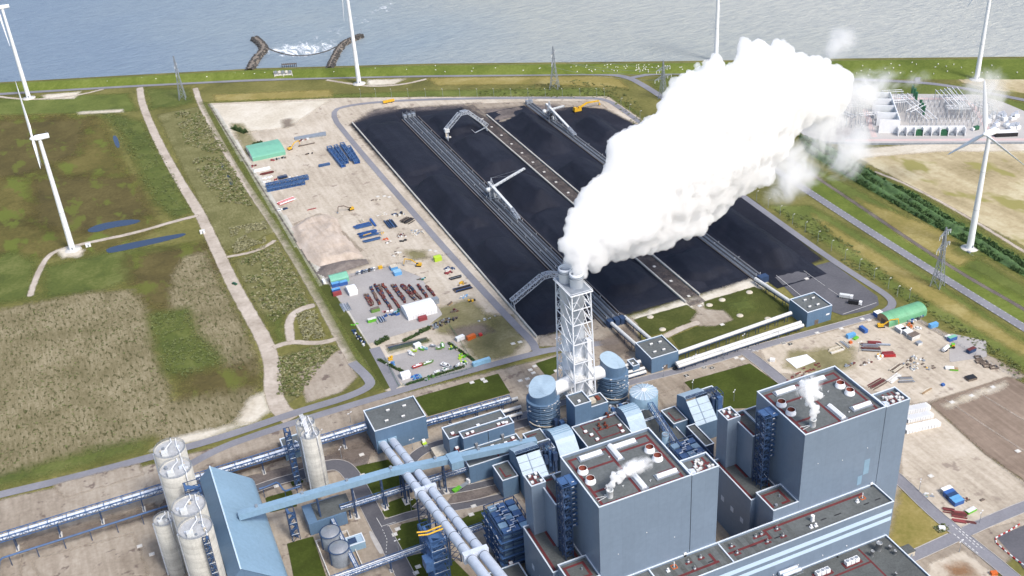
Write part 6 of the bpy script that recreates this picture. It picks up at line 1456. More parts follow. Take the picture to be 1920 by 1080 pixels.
def car(f, x, y, mat, label, ang=0, group=None, van=False):
    c = V2(f, x, y, 0); r = thing('parked_car', label, 'van' if van else 'car', (c[0], c[1], 0), group); r.rotation_euler.z = ang; local(r)
    l, hh = (5.2, 1.5) if van else (4.3, .85)
    MB().box(-l/2, l/2, -.9, .9, .3, .3+hh).build('body', mat, r)
    if van: MB().box(l/2, l/2+.9, -.85, .85, .3, 1.2).box(-l/2, l/2, -.85, .85, 1.8, 2.2).build('roof', mat, r)
    else: MB().add([(-1.7,-.8,1.15),(1.1,-.8,1.15),(1.1,.8,1.15),(-1.7,.8,1.15),(-1.2,-.68,1.65),(.5,-.68,1.65),(.5,.68,1.65),(-1.2,.68,1.65)], [(0,1,5,4),(1,2,6,5),(2,3,7,6),(3,0,4,7)]).build('window', 'glass_dark', r); MB().box(-1.2, .5, -.68, .68, 1.63, 1.7).build('roof', mat, r)
    for sx in (-l*.3, l*.3):
        for sy in (-.85, .85): MB().frustum((sx, sy-.1, .33), (sx, sy+.1, .33), .33, .33, 10).build('wheel', 'black', r)
    return r
def shed(label, bl, br, fl, roof, h=4.5, eave=2.8, f=ya, end='white_dirty', arc=True, hs=None):
    a, b, c = V2(f, *bl, eave), V2(f, *br, eave), V2(f, *fl, eave); x0, x1, y0, y1 = min(a[0], c[0]), b[0], c[1], a[1]
    r = thing('storage_shed', label, 'shed', ((x0+x1)/2, (y0+y1)/2, 0)); ym = (y0+y1)/2; n = 10
    pr = [(y0, 0)]+[(ym-(y1-y0)/2*math.cos(math.pi*i/n), eave+(h-eave)*math.sin(math.pi*i/n) if arc else eave+(h-eave)*(1-abs(2*i/n-1))) for i in range(n+1)]+[(y1, 0)]
    k = len(pr); vs = [(x, y, z) for x in (x0, x1) for y, z in pr]; MB().add(vs, [(i, k+i, k+i+1, i+1) for i in range(k-1)], 0, False).build('roof', roof, r)
    m = MB(); m.add([(x0+.02, y, z) for y, z in pr], [tuple(range(k))]); m.add([(x1-.02, y, z) for y, z in pr], [tuple(range(k))[::-1]]); m.build('end_wall', end, r)
    MB().box(x0-.04, x0+.01, ym-2, ym+2, .1, eave+.6).build('door', 'timber_dark', r)
    m = MB()
    for i in range(7):
        x = x0+(x1-x0)*i/6
        for p, q in zip(pr[1:-2], pr[2:-1]): m.bar((x, p[0], p[1]+.04), (x, q[0], q[1]+.04), .12, .08)
    m.build('roof_rib', roof, r); return r
shed('mint green storage shed with a shallow ridge in the far corner of the sand yard', (490, 560), (850, 500), (560, 700), 'green_mint', 6, 3.6, arc=False)
shed('mint green shed beside blue containers at the left edge of the paved storage yard', (85, 945), (290, 905), (125, 1010), 'green_mint', 6, 3.5, f=yb, arc=False)
shed('green arched shed with brown open end in the right sand yard', (895, 112), (1150, 45), (950, 180), 'green_roof', 7, 3.2, f=yd, end='wood')
# blue lattice conveyor sections on the ground
def truss_stack(label, f, p, q, w, h, n):
    a, b = V2(f, *p, 0), V2(f, *q, 0); r = thing('steel_truss', label, 'steel truss', ((a[0]+b[0])/2, (a[1]+b[1])/2, 0), 'blue steel trusses stored in the sand yard')
    MB().truss((*a, .3), (*b, .3), w, h, n, .5).build('truss_frame', 'mid_blue', r); m = MB(); A, B = Vector((*a, .5)), Vector((*b, .5)); m.bar(A, B, w*.9, .12).build('floor_plate', 'blue_box', r)
    return r
truss_stack('blue lattice truss lying outermost left in the group near the yard road', ya, (1425, 600), (1585, 805), 4, 3, 9)
truss_stack('blue lattice truss lying second in the group near the yard road', ya, (1500, 590), (1625, 765), 3, 3.4, 8)
truss_stack('blue lattice truss lying third in the group near the yard road', ya, (1570, 560), (1690, 735), 3.4, 3, 8)
truss_stack('blue lattice truss lying rightmost in the group near the yard road', ya, (1635, 595), (1740, 765), 5, 2.6, 9)
truss_stack('long blue lattice truss lying in front of the dark crates, farther of two', ya, (720, 1035), (1190, 935), 3.4, 3.4, 14)
truss_stack('long blue lattice truss lying nearer the camera of two beside the red-white pipes', ya, (730, 1075), (1150, 990), 3.4, 3, 13)
truss_stack('short blue lattice piece lying alone left of the truss group', ya, (1310, 800), (1430, 775), 1.6, 1.6, 5)
c = [V2(ya, *q, 0) for q in ((1030, 475), (1385, 412), (1392, 450), (1040, 500))]
r = thing('tarpaulin', 'blue-grey tarpaulin covered store lying flat in the sand yard', 'tarpaulin', (c[0][0], c[0][1], 0)); MB().prism(c, .02, 1.3).build('cover', 'galv', r)
PILES = [ # name, label, cat, f, x, y, L, W, ang, kind, mats, n, h
 ('pipe_stack', 'white and mauve pipe stack left of the mint shed corner', 'pipe stack', ya, 665, 835, 16, 4, 0, 'pipe', ['white', 'pipe_lag'], 14, 1),
 ('scrap_pile', 'dark red pile of steel behind the white crates', 'steel pile', ya, 725, 875, 13, 3.5, 0, 'beam', ['brown_red', 'rust_red'], 12, 1.2),
 ('scrap_pile', 'small red heap at the yard edge below the mint shed', 'steel pile', ya, 575, 795, 4, 4, 0, 'box', ['red_box', 'brown_red'], 8, 1.4),
 ('crate_pile', 'white crates stacked beside the boundary strip', 'crates', ya, 725, 925, 8, 5, 0, 'box', ['white'], 8, 1.6),
 ('crate_pile', 'white crates and sheets nearest the blue long trusses', 'crates', ya, 740, 965, 7, 3, 0, 'box', ['white_dirty', 'white'], 8, 1.4),
 ('crate_pile', 'row of dusty white crates right of the black steelwork', 'crates', ya, 1015, 915, 8, 4, 0, 'box', ['white_dirty', 'timber_pale'], 9, 1.4),
 ('steel_pile', 'black steelwork pile with upright frame behind the long blue trusses', 'steel pile', ya, 900, 925, 9, 6, 0, 'beam', ['black', 'navy'], 14, 2.2),
 ('crate_pile', 'single dull red crate between the white crates and black steelwork', 'crates', ya, 820, 945, 3, 3, 0, 'box', ['red_box'], 4, 2),
 ('pipe_stack', 'red and white pipes stacked next to the long blue trusses', 'pipe stack', PX(0, 0, 360, 3), 1612, 55, 17, 6, .3, 'pipe', ['red_white', 'white', 'red'], 30, 1.4),
 ('beam_stack', 'long brown beams lying between the tarpaulin and the trusses', 'beams', ya, 1165, 552, 17, 1.6, 0, 'beam', ['timber_dark'], 5, .8),
 ('scrap_pile', 'dark scrap strip right of the mint shed', 'steel pile', ya, 1205, 655, 8, 2.4, 0, 'box', ['black', 'timber_dark'], 8, 1.2),
 ('scrap_pile', 'red machine parts along the tarpaulin edge', 'steel pile', ya, 1130, 500, 12, 3, 0, 'box', ['brown_red', 'red_box', 'white_dirty'], 12, 1.2),
 ('scrap_pile', 'dark machine parts in front of the mint shed', 'steel pile', ya, 850, 715, 14, 3, 0, 'box', ['timber_dark', 'galv', 'red_box', 'black'], 16, 1.6),
 ('beam_stack', 'single red beam lying alone on the sand', 'beams', PX(0, 0, 360, 3), 1755, 100, 9, .8, 0, 'beam', ['red_box'], 2, .6),
 ('panel_stack', 'large stack of deep blue steel panels with a yellow beam on top', 'steel panels', yb, 480, 390, 15, 6, 0, 'beam', ['blue_box', 'navy', 'mid_blue'], 18, 1.6),
 ('panel_stack', 'nearer large stack of deep blue steel panels', 'steel panels', yb, 545, 480, 16, 9, 0, 'beam', ['mid_blue', 'navy', 'blue_box'], 26, 1.8),
 ('panel_stack', 'lowest row of dark blue panels beside the orange crates', 'steel panels', yb, 580, 545, 15, 4, 0, 'beam', ['navy', 'mid_blue'], 12, 1.5),
 ('beam_stack', 'yellow beam resting on the blue panels', 'beams', yb, 530, 500, 8, 1, .1, 'beam', ['yellow'], 2, 2.6),
 ('beam_stack', 'pale timber planks behind the blue panels', 'timber', yb, 460, 335, 6, 5, H, 'beam', ['timber_pale'], 8, 1),
 ('beam_stack', 'bright blue girder lying lengthwise right of the blue panels', 'beams', yb, 598, 352, 15, 2.2, H, 'beam', ['blue_box'], 8, 1.4),
 ('pipe_stack', 'rounded navy bundle of pipes in the middle of the sand yard', 'pipe stack', yb, 795, 365, 16, 7, H, 'pipe', ['navy', 'mid_blue', 'black'], 32, 1.8),
 ('scrap_pile', 'black steel pile nearest the yard road, farther part', 'steel pile', yb, 880, 258, 9, 6, 0, 'box', ['black', 'navy', 'white_dirty'], 16, 1.6),
 ('scrap_pile', 'black steel pile nearest the yard road, nearer part', 'steel pile', yb, 985, 330, 10, 9, .5, 'beam', ['black', 'timber_dark'], 22, 1.8),
 ('scrap_pile', 'pale stone-coloured fittings pile by the yard road', 'fittings', yb, 1090, 460, 10, 10, H, 'box', ['timber_pale', 'white_dirty', 'galv'], 24, 1),
 ('scrap_pile', 'mixed dark fittings behind the black tarpaulin', 'fittings', yb, 905, 490, 8, 7, H, 'box', ['timber_dark', 'white_dirty', 'brown_red'], 16, 1.1),
 ('tarp_pile', 'flat black tarpaulin pile below the mixed fittings', 'tarpaulin', yb, 945, 552, 6, 4, 0, 'box', ['black'], 8, .9),
 ('crate_pile', 'orange crates at the right of the dark blue panels', 'crates', yb, 735, 540, 6, 3, 0, 'box', ['orange', 'red_white'], 9, 1.5),
 ('crate_pile', 'yellow and grey crates right of the blue girder', 'crates', yb, 690, 455, 8, 4, H, 'box', ['timber_pale', 'yellow', 'galv'], 14, 1.2),
 ('crate_pile', 'small pale crates below the orange crates', 'crates', yb, 770, 572, 5, 2.4, 0, 'box', ['white_dirty', 'timber_dark'], 6, 1),
 ('crate_pile', 'row of pale blocks behind the navy pipes', 'blocks', yb, 690, 258, 10, 3, 0, 'box', ['timber_pale', 'white_dirty'], 10, .8),
 ('scrap_pile', 'rubble and pale blocks near the lime container', 'rubble', yb, 860, 710, 10, 12, 0, 'box', ['white_dirty', 'timber_dark', 'timber_pale'], 20, .7),
 ('scrap_pile', 'pale blocks beside the upper concrete slabs', 'blocks', yb, 630, 90, 8, 4, 0, 'box', ['timber_pale', 'timber_dark'], 10, .7),
 ('crate_pile', 'navy and white crates stack by the yard road below the lime container', 'crates', yb, 1450, 870, 7, 5, 0, 'box', ['navy', 'white_dirty'], 16, 1.8),
 ('crate_pile', 'rusty red crates and white lid by the yard road', 'crates', yb, 1430, 925, 8, 3, 0, 'box', ['brown_red', 'red_box'], 9, 1.4),
 ('beam_stack', 'long dark beams by the yard road, farther bundle', 'beams', yb, 1525, 970, 10, 4, 0, 'beam', ['timber_dark', 'black', 'galv'], 12, 1),
 ('crate_pile', 'yellow and black crates between the two dark beam bundles', 'crates', yc, 1295, 160, 7, 4, 0, 'box', ['yellow', 'timber_dark'], 14, 1.2),
 ('beam_stack', 'long dark beams by the yard road, nearer bundle', 'beams', yc, 1315, 210, 14, 5, 0, 'beam', ['black', 'timber_dark', 'navy'], 18, 1.2),
 ('crate_pile', 'blue-grey fittings below the dark beam bundles', 'fittings', yc, 1325, 280, 8, 4, 0, 'box', ['galv', 'blue_light', 'white_dirty'], 12, 1),
 ('crate_pile', 'small yellow-black drums at the end of the stacks by the yard road', 'drums', yc, 1395, 315, 5, 2, 0, 'drum', ['yellow', 'black'], 8, .9),
 ('crate_pile', 'pale blocks lying at the grass edge near the yard road', 'blocks', yc, 1540, 480, 14, 3, 0, 'box', ['white_dirty', 'galv'], 9, 1),
 ('pipe_stack', 'green machine parts on the sand beside the drum rows', 'machine parts', yc, 945, 115, 8, 3, -.3, 'box', ['teal_box', 'green_dark', 'timber_dark'], 10, 1.1),
 ('scrap_pile', 'dark machine standing alone right of the white tent', 'machine parts', yc, 1235, 410, 4, 3, 0, 'box', ['timber_dark', 'brown_red'], 7, 1.6),
 ('scrap_pile', 'small timber pile right of the white tent', 'timber', yc, 1195, 345, 5, 2, .6, 'beam', ['wood', 'timber_dark'], 6, .9),
 ('pipe_stack', 'blue and white pipes on racks left of the white tent', 'pipe stack', yc, 557, 495, 8, 7, H, 'pipe', ['pipe_lag', 'navy'], 16, 1),
 ('crate_pile', 'deep blue crates left of the white tent', 'crates', yc, 640, 455, 14, 4, 0, 'box', ['blue_box', 'navy'], 18, 1.3),
 ('crate_pile', 'red-white barriers piled beside the blue crates', 'barriers', yc, 625, 415, 8, 2.5, 0, 'box', ['red_white', 'white', 'brown_red'], 12, 1),
 ('crate_pile', 'teal crates at the corner of the white tent', 'crates', yc, 705, 420, 4, 4, 0, 'box', ['teal_box', 'green_dark'], 8, 1.4),
 ('pipe_stack', 'grey pipes lying along the left edge of the paved yard', 'pipe stack', yc, 245, 375, 12, 7, H, 'pipe', ['galv', 'pipe_lag'], 16, .7),
 ('drum_stack', 'dark tangle of chain and tyres along the lower edge of the paved yard', 'tyre pile', yc, 1110, 530, 16, 6, .25, 'drum', ['black', 'galv', 'timber_dark'], 44, 1),
 ('drum_stack', 'second dark tangle of tyres nearer the grass, right end', 'tyre pile', yc, 1225, 490, 8, 3, .25, 'drum', ['black', 'timber_dark'], 16, .9),
 ('scrap_pile', 'bright green heap of nets in the boat yard corner', 'net heap', yc, 1310, 828, 6, 5, 0, 'box', ['green_bright', 'lime'], 16, 1.4),
 ('drum_stack', 'row of yellow-green buoys along the right hedge of the boat yard', 'buoys', yc, 1250, 765, 9, 3, -.9, 'drum', ['lime', 'green_dark', 'timber_pale'], 18, 1.1),
 ('drum_stack', 'lower right buoys near the light blue long container', 'buoys', yc, 1335, 890, 5, 5, 0, 'drum', ['white', 'lime', 'green_dark'], 14, 1.1),
 ('drum_stack', 'row of green and white buoys along the lower hedge of the boat yard', 'buoys', yc, 1080, 988, 20, 2.4, .33, 'drum', ['green_dark', 'white_dirty', 'galv', 'green_box'], 28, 1.1),
 ('crate_pile', 'blue crates beside the small white tent in the boat yard', 'crates', yc, 872, 1025, 5, 4, 0, 'box', ['blue_light', 'blue_box'], 10, 1.6),
 ('crate_pile', 'blue kayak-like floats right of the blue crates', 'floats', yc, 925, 1012, 5, 2, H, 'pipe', ['blue_box', 'teal_box'], 6, .8),
 ('crate_pile', 'yellow float stack at the upper left corner of the boat yard', 'floats', yc, 650, 848, 3, 4, 0, 'box', ['yellow'], 7, 1.8),
 ('crate_pile', 'blue float stack below the yellow floats', 'floats', yc, 680, 900, 4, 4, 0, 'box', ['blue_light', 'blue_box'], 9, 1.4),
 ('drum_stack', 'dark tyres in the boat yard near the inflatable', 'tyre pile', yc, 1235, 935, 5, 4, 0, 'drum', ['black', 'galv'], 10, 1),
 ('drum_stack', 'row of dark vehicles parts along the yard fence at the lower left', 'tyre pile', yc, 360, 660, 22, 2.4, H+.1, 'drum', ['black', 'navy', 'white_dirty'], 28, 1.1),
 ('crate_pile', 'green mesh bags on the left edge of the paved yard', 'bags', yc, 325, 540, 5, 3, 0, 'box', ['green_bright'], 8, .9),
 ('timber_stack', 'pale timber and white panels on the grassy patch of the right yard', 'timber', yd, 560, 372, 10, 6, 0, 'beam', ['timber_pale', 'white_dirty'], 14, .9),
 ('beam_stack', 'grey concrete beams beside an orange drum in the right yard', 'beams', yd, 628, 335, 9, 7, H, 'beam', ['galv', 'timber_pale'], 10, .9),
 ('scrap_pile', 'brown steel scrap pile in the middle of the right yard', 'steel pile', yd, 815, 355, 12, 9, -.6, 'beam', ['brown_red', 'timber_dark', 'galv'], 30, 1.2),
 ('beam_stack', 'red-brown girders above the scrap pile', 'beams', yd, 845, 318, 9, 2.5, -.6, 'beam', ['brown_red', 'red_box'], 8, 1),
 ('beam_stack', 'grey girders right of the red-brown girders', 'beams', yd, 905, 335, 9, 2.5, -.6, 'beam', ['galv', 'pipe_lag'], 6, .8),
 ('scrap_pile', 'bright red steel cradles in the right yard', 'cradles', yd, 945, 408, 8, 6, -.4, 'beam', ['red_box', 'red'], 16, 1.6),
 ('crate_pile', 'yellow and white crates left of the red cradles', 'crates', yd, 885, 425, 4, 4, 0, 'box', ['yellow', 'white'], 8, 2.2),
 ('scrap_pile', 'brown crates in a row left of the yellow crates', 'crates', yd, 785, 468, 9, 2.5, .2, 'box', ['timber_dark', 'brown_red', 'white_dirty'], 12, 1.2),
 ('scrap_pile', 'dull purple scrap at the roof corner of the boiler house', 'steel pile', yd, 660, 478, 7, 3, 0, 'box', ['brown_red', 'galv'], 10, 1),
 ('scrap_pile', 'large mixed scrap heap of grey plates, lower middle of the right yard', 'steel pile', yd, 1130, 462, 16, 10, .3, 'box', ['galv', 'timber_pale', 'timber_dark', 'white_dirty'], 44, 1.3),
 ('scrap_pile', 'pale timber frames left of the mixed scrap heap', 'timber', yd, 1005, 505, 12, 4, .3, 'beam', ['timber_pale', 'timber_dark'], 14, 1),
 ('slab_stack', 'row of white concrete slabs lying side by side', 'slabs', yd, 975, 575, 12, 6, H*.2, 'beam', ['concrete_pale', 'white_dirty'], 10, .7),
 ('scrap_pile', 'dark beams right of the white slabs', 'beams', yd, 1065, 590, 10, 5, -.4, 'beam', ['timber_dark', 'galv'], 12, .9),
 ('scrap_pile', 'scattered brown scrap below the white slabs', 'steel pile', yd, 860, 615, 14, 6, .2, 'beam', ['timber_dark', 'brown_red'], 12, .7),
 ('scrap_pile', 'broken red-brown scrap strip in front of the white membrane', 'steel pile', yd, 330, 540, 30, 6, .32, 'box', ['brown_red', 'rust_red', 'timber_dark'], 40, .7),
 ('crate_pile', 'yellow fittings right of the mixed scrap heap', 'fittings', yd, 1240, 500, 6, 4, 0, 'box', ['yellow', 'timber_dark', 'galv'], 10, .9),
 ('crate_pile', 'timber cable drums in front of the green arched shed', 'drums', yd, 1095, 200, 8, 4, .3, 'drum', ['wood', 'orange'], 12, 1.1),
 ('crate_pile', 'dark machine row along the front of the green arched shed', 'machine parts', yd, 1140, 150, 17, 3, .28, 'box', ['black', 'galv', 'white_dirty', 'blue_box'], 26, 1.6),
 ('scrap_pile', 'wooden frame lying near the plowed field edge', 'timber', yd, 1220, 672, 9, 3, .2, 'beam', ['wood', 'timber_pale'], 8, .7),
 ('pipe_stack', 'dark red pipes, smaller bundle near the blue containers', 'pipe stack', ye, 375, 690, 6, 5, -.7, 'pipe', ['brown_red', 'red_box'], 12, .7),
 ('pipe_stack', 'dark red pipes, larger bundle near the road junction', 'pipe stack', ye, 440, 735, 8, 8, -.7, 'pipe', ['brown_red', 'red_box'], 18, .7),
 ('pipe_stack', 'few dark red pipes at the tail of the larger bundle', 'pipe stack', ye, 500, 760, 7, 2, -.7, 'pipe', ['brown_red'], 5, .5),
 ('scrap_pile', 'green scrap heap beside the sandy lane left of the blue containers', 'scrap', ye, 265, 600, 5, 3, -.5, 'box', ['green_box', 'galv', 'white_dirty'], 10, .8),
 ('scrap_pile', 'brown sleepers on the sand right of the blue containers', 'timber', ye, 577, 630, 3, 1.4, 0, 'beam', ['timber_dark'], 4, .7),
 ('scrap_pile', 'dark tools beside the blue containers', 'tools', ye, 480, 628, 3, 2.5, 0, 'box', ['brown_red', 'timber_dark'], 8, 1),
]
for a in PILES: pile(*a)
# containers, boxes
for a in [(yb, 1325, 770, 'lime', 'lime yellow container by the fence of the upper storage yard', 5.6, 4, 3.4, 0), (yb, 680, 862, 'yellow', 'small yellow container by the fence of the paved yard', 3, 2, 2, 0),
 (yb, 830, 868, 'blue_light', 'light blue container with cream roof, rear of the pair by the fence', 5, 5.2, 2.8, 0, 'timber_pale'), (yb, 872, 925, 'blue_light', 'light blue container in front of the cream-roofed one', 5.6, 5.0, 2.8, 0, 'teal_box'),
 (yb, 180, 1062, 'blue_box', 'blue container in front of the mint shed in the paved yard', 6, 3, 3, 0, 'blue_light'), (yb, 265, 1045, 'blue_box', 'blue container between the mint shed and the white tent', 6, 3, 3, 0, 'blue_light'),
 (yc, 150, 232, 'blue_box', 'blue-roofed container on the left edge of the paved yard', 6, 2.5, 2.6, 0, 'blue_light'), (yc, 160, 262, 'red_box', 'red container at the left edge of the paved yard', 6.1, 2.5, 2.6, 0),
 (yc, 510, 412, 'green_box', 'dull green container above the green skip', 6, 3, 2.6, 0, 'timber_dark'), (yc, 480, 505, 'green_bright', 'bright green skip with white content left of the pipes', 6, 2.6, 2.4, 0, 'white_dirty'),
 (yc, 945, 492, 'red_box', 'dark red container standing in front of the large white tent', 6, 2.8, 2.8, 0), (yc, 1066, 335, 'galv', 'grey container behind the right end of the large white tent', 4, 4, 4, 0),
 (yc, 1290, 675, 'white', 'white tanker container beside the orange one', 6, 2.6, 2.8, .2), (yc, 1392, 665, 'orange', 'orange container at the edge of the small asphalt plot', 6, 2.6, 2.8, .2),
 (yc, 1478, 635, 'red', 'small red box right of the orange container', 2, 2, 1.6, 0), (yc, 1487, 895, 'teal_box', 'long light blue container by the road at the boat yard corner', 12.2, 2.6, 2.8, .03),
 (yd, 762, 235, 'blue_box', 'blue container standing on the sand left of the yellow loader', 6, 2.5, 2.6, H*.98), (yd, 672, 278, 'blue_light', 'pale-roofed blue container next to the green trailer', 6, 2.5, 2.6, 0),
 (yd, 1265, 205, 'blue_light', 'light blue container at the far right of the green arched shed', 6, 2.5, 2.8, 0), (yd, 1400, 300, 'blue_box', 'blue container with a green roof near the grass bank', 6, 2.5, 2.8, 0, 'green_mint'),
 (yd, 1538, 385, 'navy', 'navy container with rusty roof beside the grass bank', 6, 2.5, 2.6, .1, 'brown_red'), (yd, 870, 125, 'blue_box', 'blue tank container under white roof left of the green arched shed', 5, 4.4, 3, 0, 'white'),
 (yd, 1030, 235, 'white', 'white tank box, left of the two by the green arched shed', 5, 6, 3, 0), (yd, 1072, 252, 'white', 'white tank box, right of the two by the green arched shed', 5, 6, 3, 0),
 (yd, 1122, 285, 'white_dirty', 'white open container with a dark load', 7, 4.4, 3, .1, 'timber_dark'), (yd, 1162, 330, 'white_dirty', 'small grey-white machine box below the dark-loaded container', 3.4, 3, 1.8, 0, 'galv'),
 (yd, 1535, 580, 'timber_dark', 'dark brown open box near the plowed field', 6, 4, 1.6, -.1, 'black'), (yd, 1335, 628, 'blue_box', 'small blue barrel box on the sand near the plowed field', 1.8, 1.6, 1.4, 0), (yd, 670, 322, 'orange', 'small orange box behind the concrete beams', 1.8, 1.6, 1.4, 0),
 (ye, 508, 698, 'green_bright', 'bright green skip near the blue containers', 6, 2.4, 1.5, .1, 'white_dirty'), (ye, 335, 805, 'white', 'small white tank box on the fenced plot by the junction', 3, 2, 1.8, -.5),
 (yd, 1370, 282, 'white_dirty', 'low white tank left of the green-roofed container', 4, 2, 1.5, .1)]:
    container(a[0], a[1], a[2], a[3], a[4], a[5], a[6], a[7], a[8], a[9] if len(a) > 9 else None)
for k, (x, y, mt, lab) in enumerate(((362, 580, 'white', 'white container at the rear end of the blue container row'), (378, 600, 'blue_box', 'blue container second in the row, next to the white one'), (395, 617, 'navy', 'dark blue container in the middle of the row'), (412, 634, 'blue_box', 'blue container fourth in the row'), (430, 652, 'blue_box', 'blue container at the front end of the row by the sandy lane'))):
    container(ye, x, y, mt, lab, 6.06, 2.5, 2.7, 0, 'blue_light' if k in (3, 4) else None, 'containers in a row on the right sand')
random.seed(5)
for row, (xa, ya_, xb, yb_, n) in enumerate(((128, 105, 245, 82, 9), (128, 158, 262, 130, 10), (120, 222, 305, 180, 11))):
    for k in range(n):
        container(ye, xa+(xb-xa)*k/(n-1), ya_+(yb_-ya_)*k/(n-1), 'white', 'white site cabin in the three tight rows right of the far boiler house', 1.95, 4.3, 2.6, 0, None, 'white site cabins', 0, 'site cabin')
# tents
def tent(label, bl, fl, fr, eave, ridge, f):
    a, b, c = V2(f, *bl, 0), V2(f, *fl, 0), V2(f, *fr, 0); x0, x1, y0, y1 = b[0], c[0], b[1], a[1]; ym = (y0+y1)/2
    r = thing('storage_tent', label, 'tent', ((x0+x1)/2, ym, 0)); w = (y1-y0)*.28
    pr = [(y0, eave), (y0+w*.6, eave+(ridge-eave)*.62), (ym, ridge), (y1-w*.6, eave+(ridge-eave)*.62), (y1, eave)]
    vs = [(x, y, z) for x in (x0-.2, x1+.2) for y, z in pr]; MB().add(vs, [(i, 5+i, 6+i, 1+i) for i in range(4)]).build('roof', 'white', r)
    m = MB(); m.quad((x0, y0, 0), (x1, y0, 0), (x1, y0, eave), (x0, y0, eave)).quad((x1, y1, 0), (x0, y1, 0), (x0, y1, eave), (x1, y1, eave))
    for x, s in ((x0, 1), (x1, -1)): m.add([(x, y0, 0)]+[(x, y, z-.02) for y, z in pr]+[(x, y1, 0)], [tuple(range(7))[::s]])
    m.build('wall', 'white', r)
    for k in range(1, int((x1-x0)/1.9)): MB().box(x0+k*1.9-.05, x0+k*1.9+.05, y0-.06, y0-.01, 0, eave).build('wall_seam', 'galv', r)
    return r
tent('large white storage tent on the paved yard', (742, 400), (815, 500), (1087, 435), 3.6, 6.4, yc)
tent('small white tent at the mint shed in the paved yard', (232, 215), (275, 275), (348, 250), 3.2, 4.6, yc)
tent('small white tent at the lower left corner of the boat yard', (735, 1010), (760, 1048), (838, 1025), 3, 4.4, yc)
# rows of drums
random.seed(31)
protos = []
for k, mt in enumerate(('brown_red', 'navy', 'timber_dark', 'rust_red')):
    p_ = thing('winch_drum', 'brown, navy or dark steel winch drum in the rows behind the large white tent', 'winch drum', (0, 0, -50), 'winch drums in rows'); local(p_)
    MB().frustum((-.7, 0, 1), (.7, 0, 1), .75, .75, 10).build('core', mt, p_); 
    for s in (-.8, .8): MB().frustum((s-.1, 0, 1), (s+.1, 0, 1), 1.0, 1.0, 12).build('flange', 'brown_red' if k != 1 else 'black', p_)
    protos.append(p_)
used = [False]*4
for xa, ya_, xb, yb_, n in ((420, 270, 470, 365, 8), (440, 268, 488, 355, 7), (470, 200, 550, 350, 13), (506, 180, 655, 395, 20), (546, 180, 588, 285, 8), (576, 172, 728, 380, 19), (664, 180, 780, 330, 14), (690, 182, 778, 312, 11), (752, 184, 872, 308, 14), (770, 182, 850, 262, 8), (828, 188, 922, 300, 12), (902, 178, 985, 285, 12), (986, 192, 1050, 268, 9)):
    for k in range(n):
        t = k/(n-1); c = V2(yc, xa+(xb-xa)*t+random.uniform(-4, 4), ya_+(yb_-ya_)*t+random.uniform(-2, 2), 0); i = random.choice((0, 0, 1, 2, 2, 3))
        if not used[i]: protos[i].location = (*c, 0); protos[i].rotation_euler.z = random.uniform(-.3, .3); used[i] = True
        else: copytree(protos[i], (*c, 0), random.uniform(-.3, .3)+random.choice((0, 0, H)))
# vehicles
def excavator(f, x, y, label, mat='yellow', ang=0, s=1.0):
    c = V2(f, x, y, 0); r = thing('excavator', label, 'excavator', (c[0], c[1], 0)); r.rotation_euler.z = ang; local(r)
    for sy in (-1.2, 1.2): MB().box(-2.2, 2.2, sy-.35, sy+.35, 0, .9).build('crawler_track', 'black', r)
    MB().box(-2.4, 1.2, -1.4, 1.4, 1, 2.6).build('body', mat, r); MB().box(-.2, 1.4, .1, 1.3, 1.2, 3.1).build('cab', 'glass_dark', r)
    MB().bar((1, -.4, 2), (5.5, -.4, 5.5), .6, .7).bar((5.5, -.4, 5.5), (10.5, -.4, 6), .5, .6).bar((10.5, -.4, 6), (11.5, -.4, 1), .4, .5).build('boom', 'timber_dark' if s > 1 else mat, r); MB().box(11, 12.2, -1, .2, .2, 1.2).build('bucket', 'galv', r)
    return r
excavator(yb, 350, 205, 'yellow long-boom excavator working alone on the sand yard', ang=math.pi*1.02, s=1.2)
excavator(yb, 1110, 835, 'yellow and red small excavator by the fence of the upper storage yard', ang=2.6)
excavator(ya, 985, 605, 'small yellow excavator right of the far mint shed', ang=.4)
excavator(yd, 890, 205, 'yellow excavator in front of the green arched shed', ang=-.4)
def tractor(f, x, y, label, body, cab, ang, trailer=None):
    c = V2(f, x, y, 0); r = thing('tractor', label, 'tractor', (c[0], c[1], 0)); r.rotation_euler.z = ang; local(r)
    MB().box(.4, 2.6, -.6, .6, .8, 1.9).build('bonnet', body, r); MB().box(-1.4, .4, -.9, .9, 1, 3).build('cab', cab, r); MB().box(-1.5, .5, -1, 1, 3, 3.2).build('roof', body, r)
    for x_, rr in ((-.6, 1.0), (1.9, .65)):
        for sy in (-1.1, 1.1): MB().frustum((x_, sy-.25, rr), (x_, sy+.25, rr), rr, rr, 14).build('wheel', 'black', r)
    return r
tractor(yd, 1400, 355, 'green tractor hitched to a white tank trailer in the right yard', 'green_bright', 'yellow', 2.7)
c = V2(yd, 1352, 375, 0); r = thing('tank_trailer', 'white tank trailer behind the green tractor', 'trailer', (*c, 0)); r.rotation_euler.z = .35; local(r)
MB().frustum((-3, 0, 2), (3, 0, 2), 1.2, 1.2, 16).build('tank', 'white', r); MB().box(-3, 3.4, -.9, .9, .7, .95).build('chassis', 'navy', r)
for x_ in (-1, .6):
    for sy in (-1.1, 1.1): MB().frustum((x_, sy-.2, .55), (x_, sy+.2, .55), .55, .55, 12).build('wheel', 'black', r)
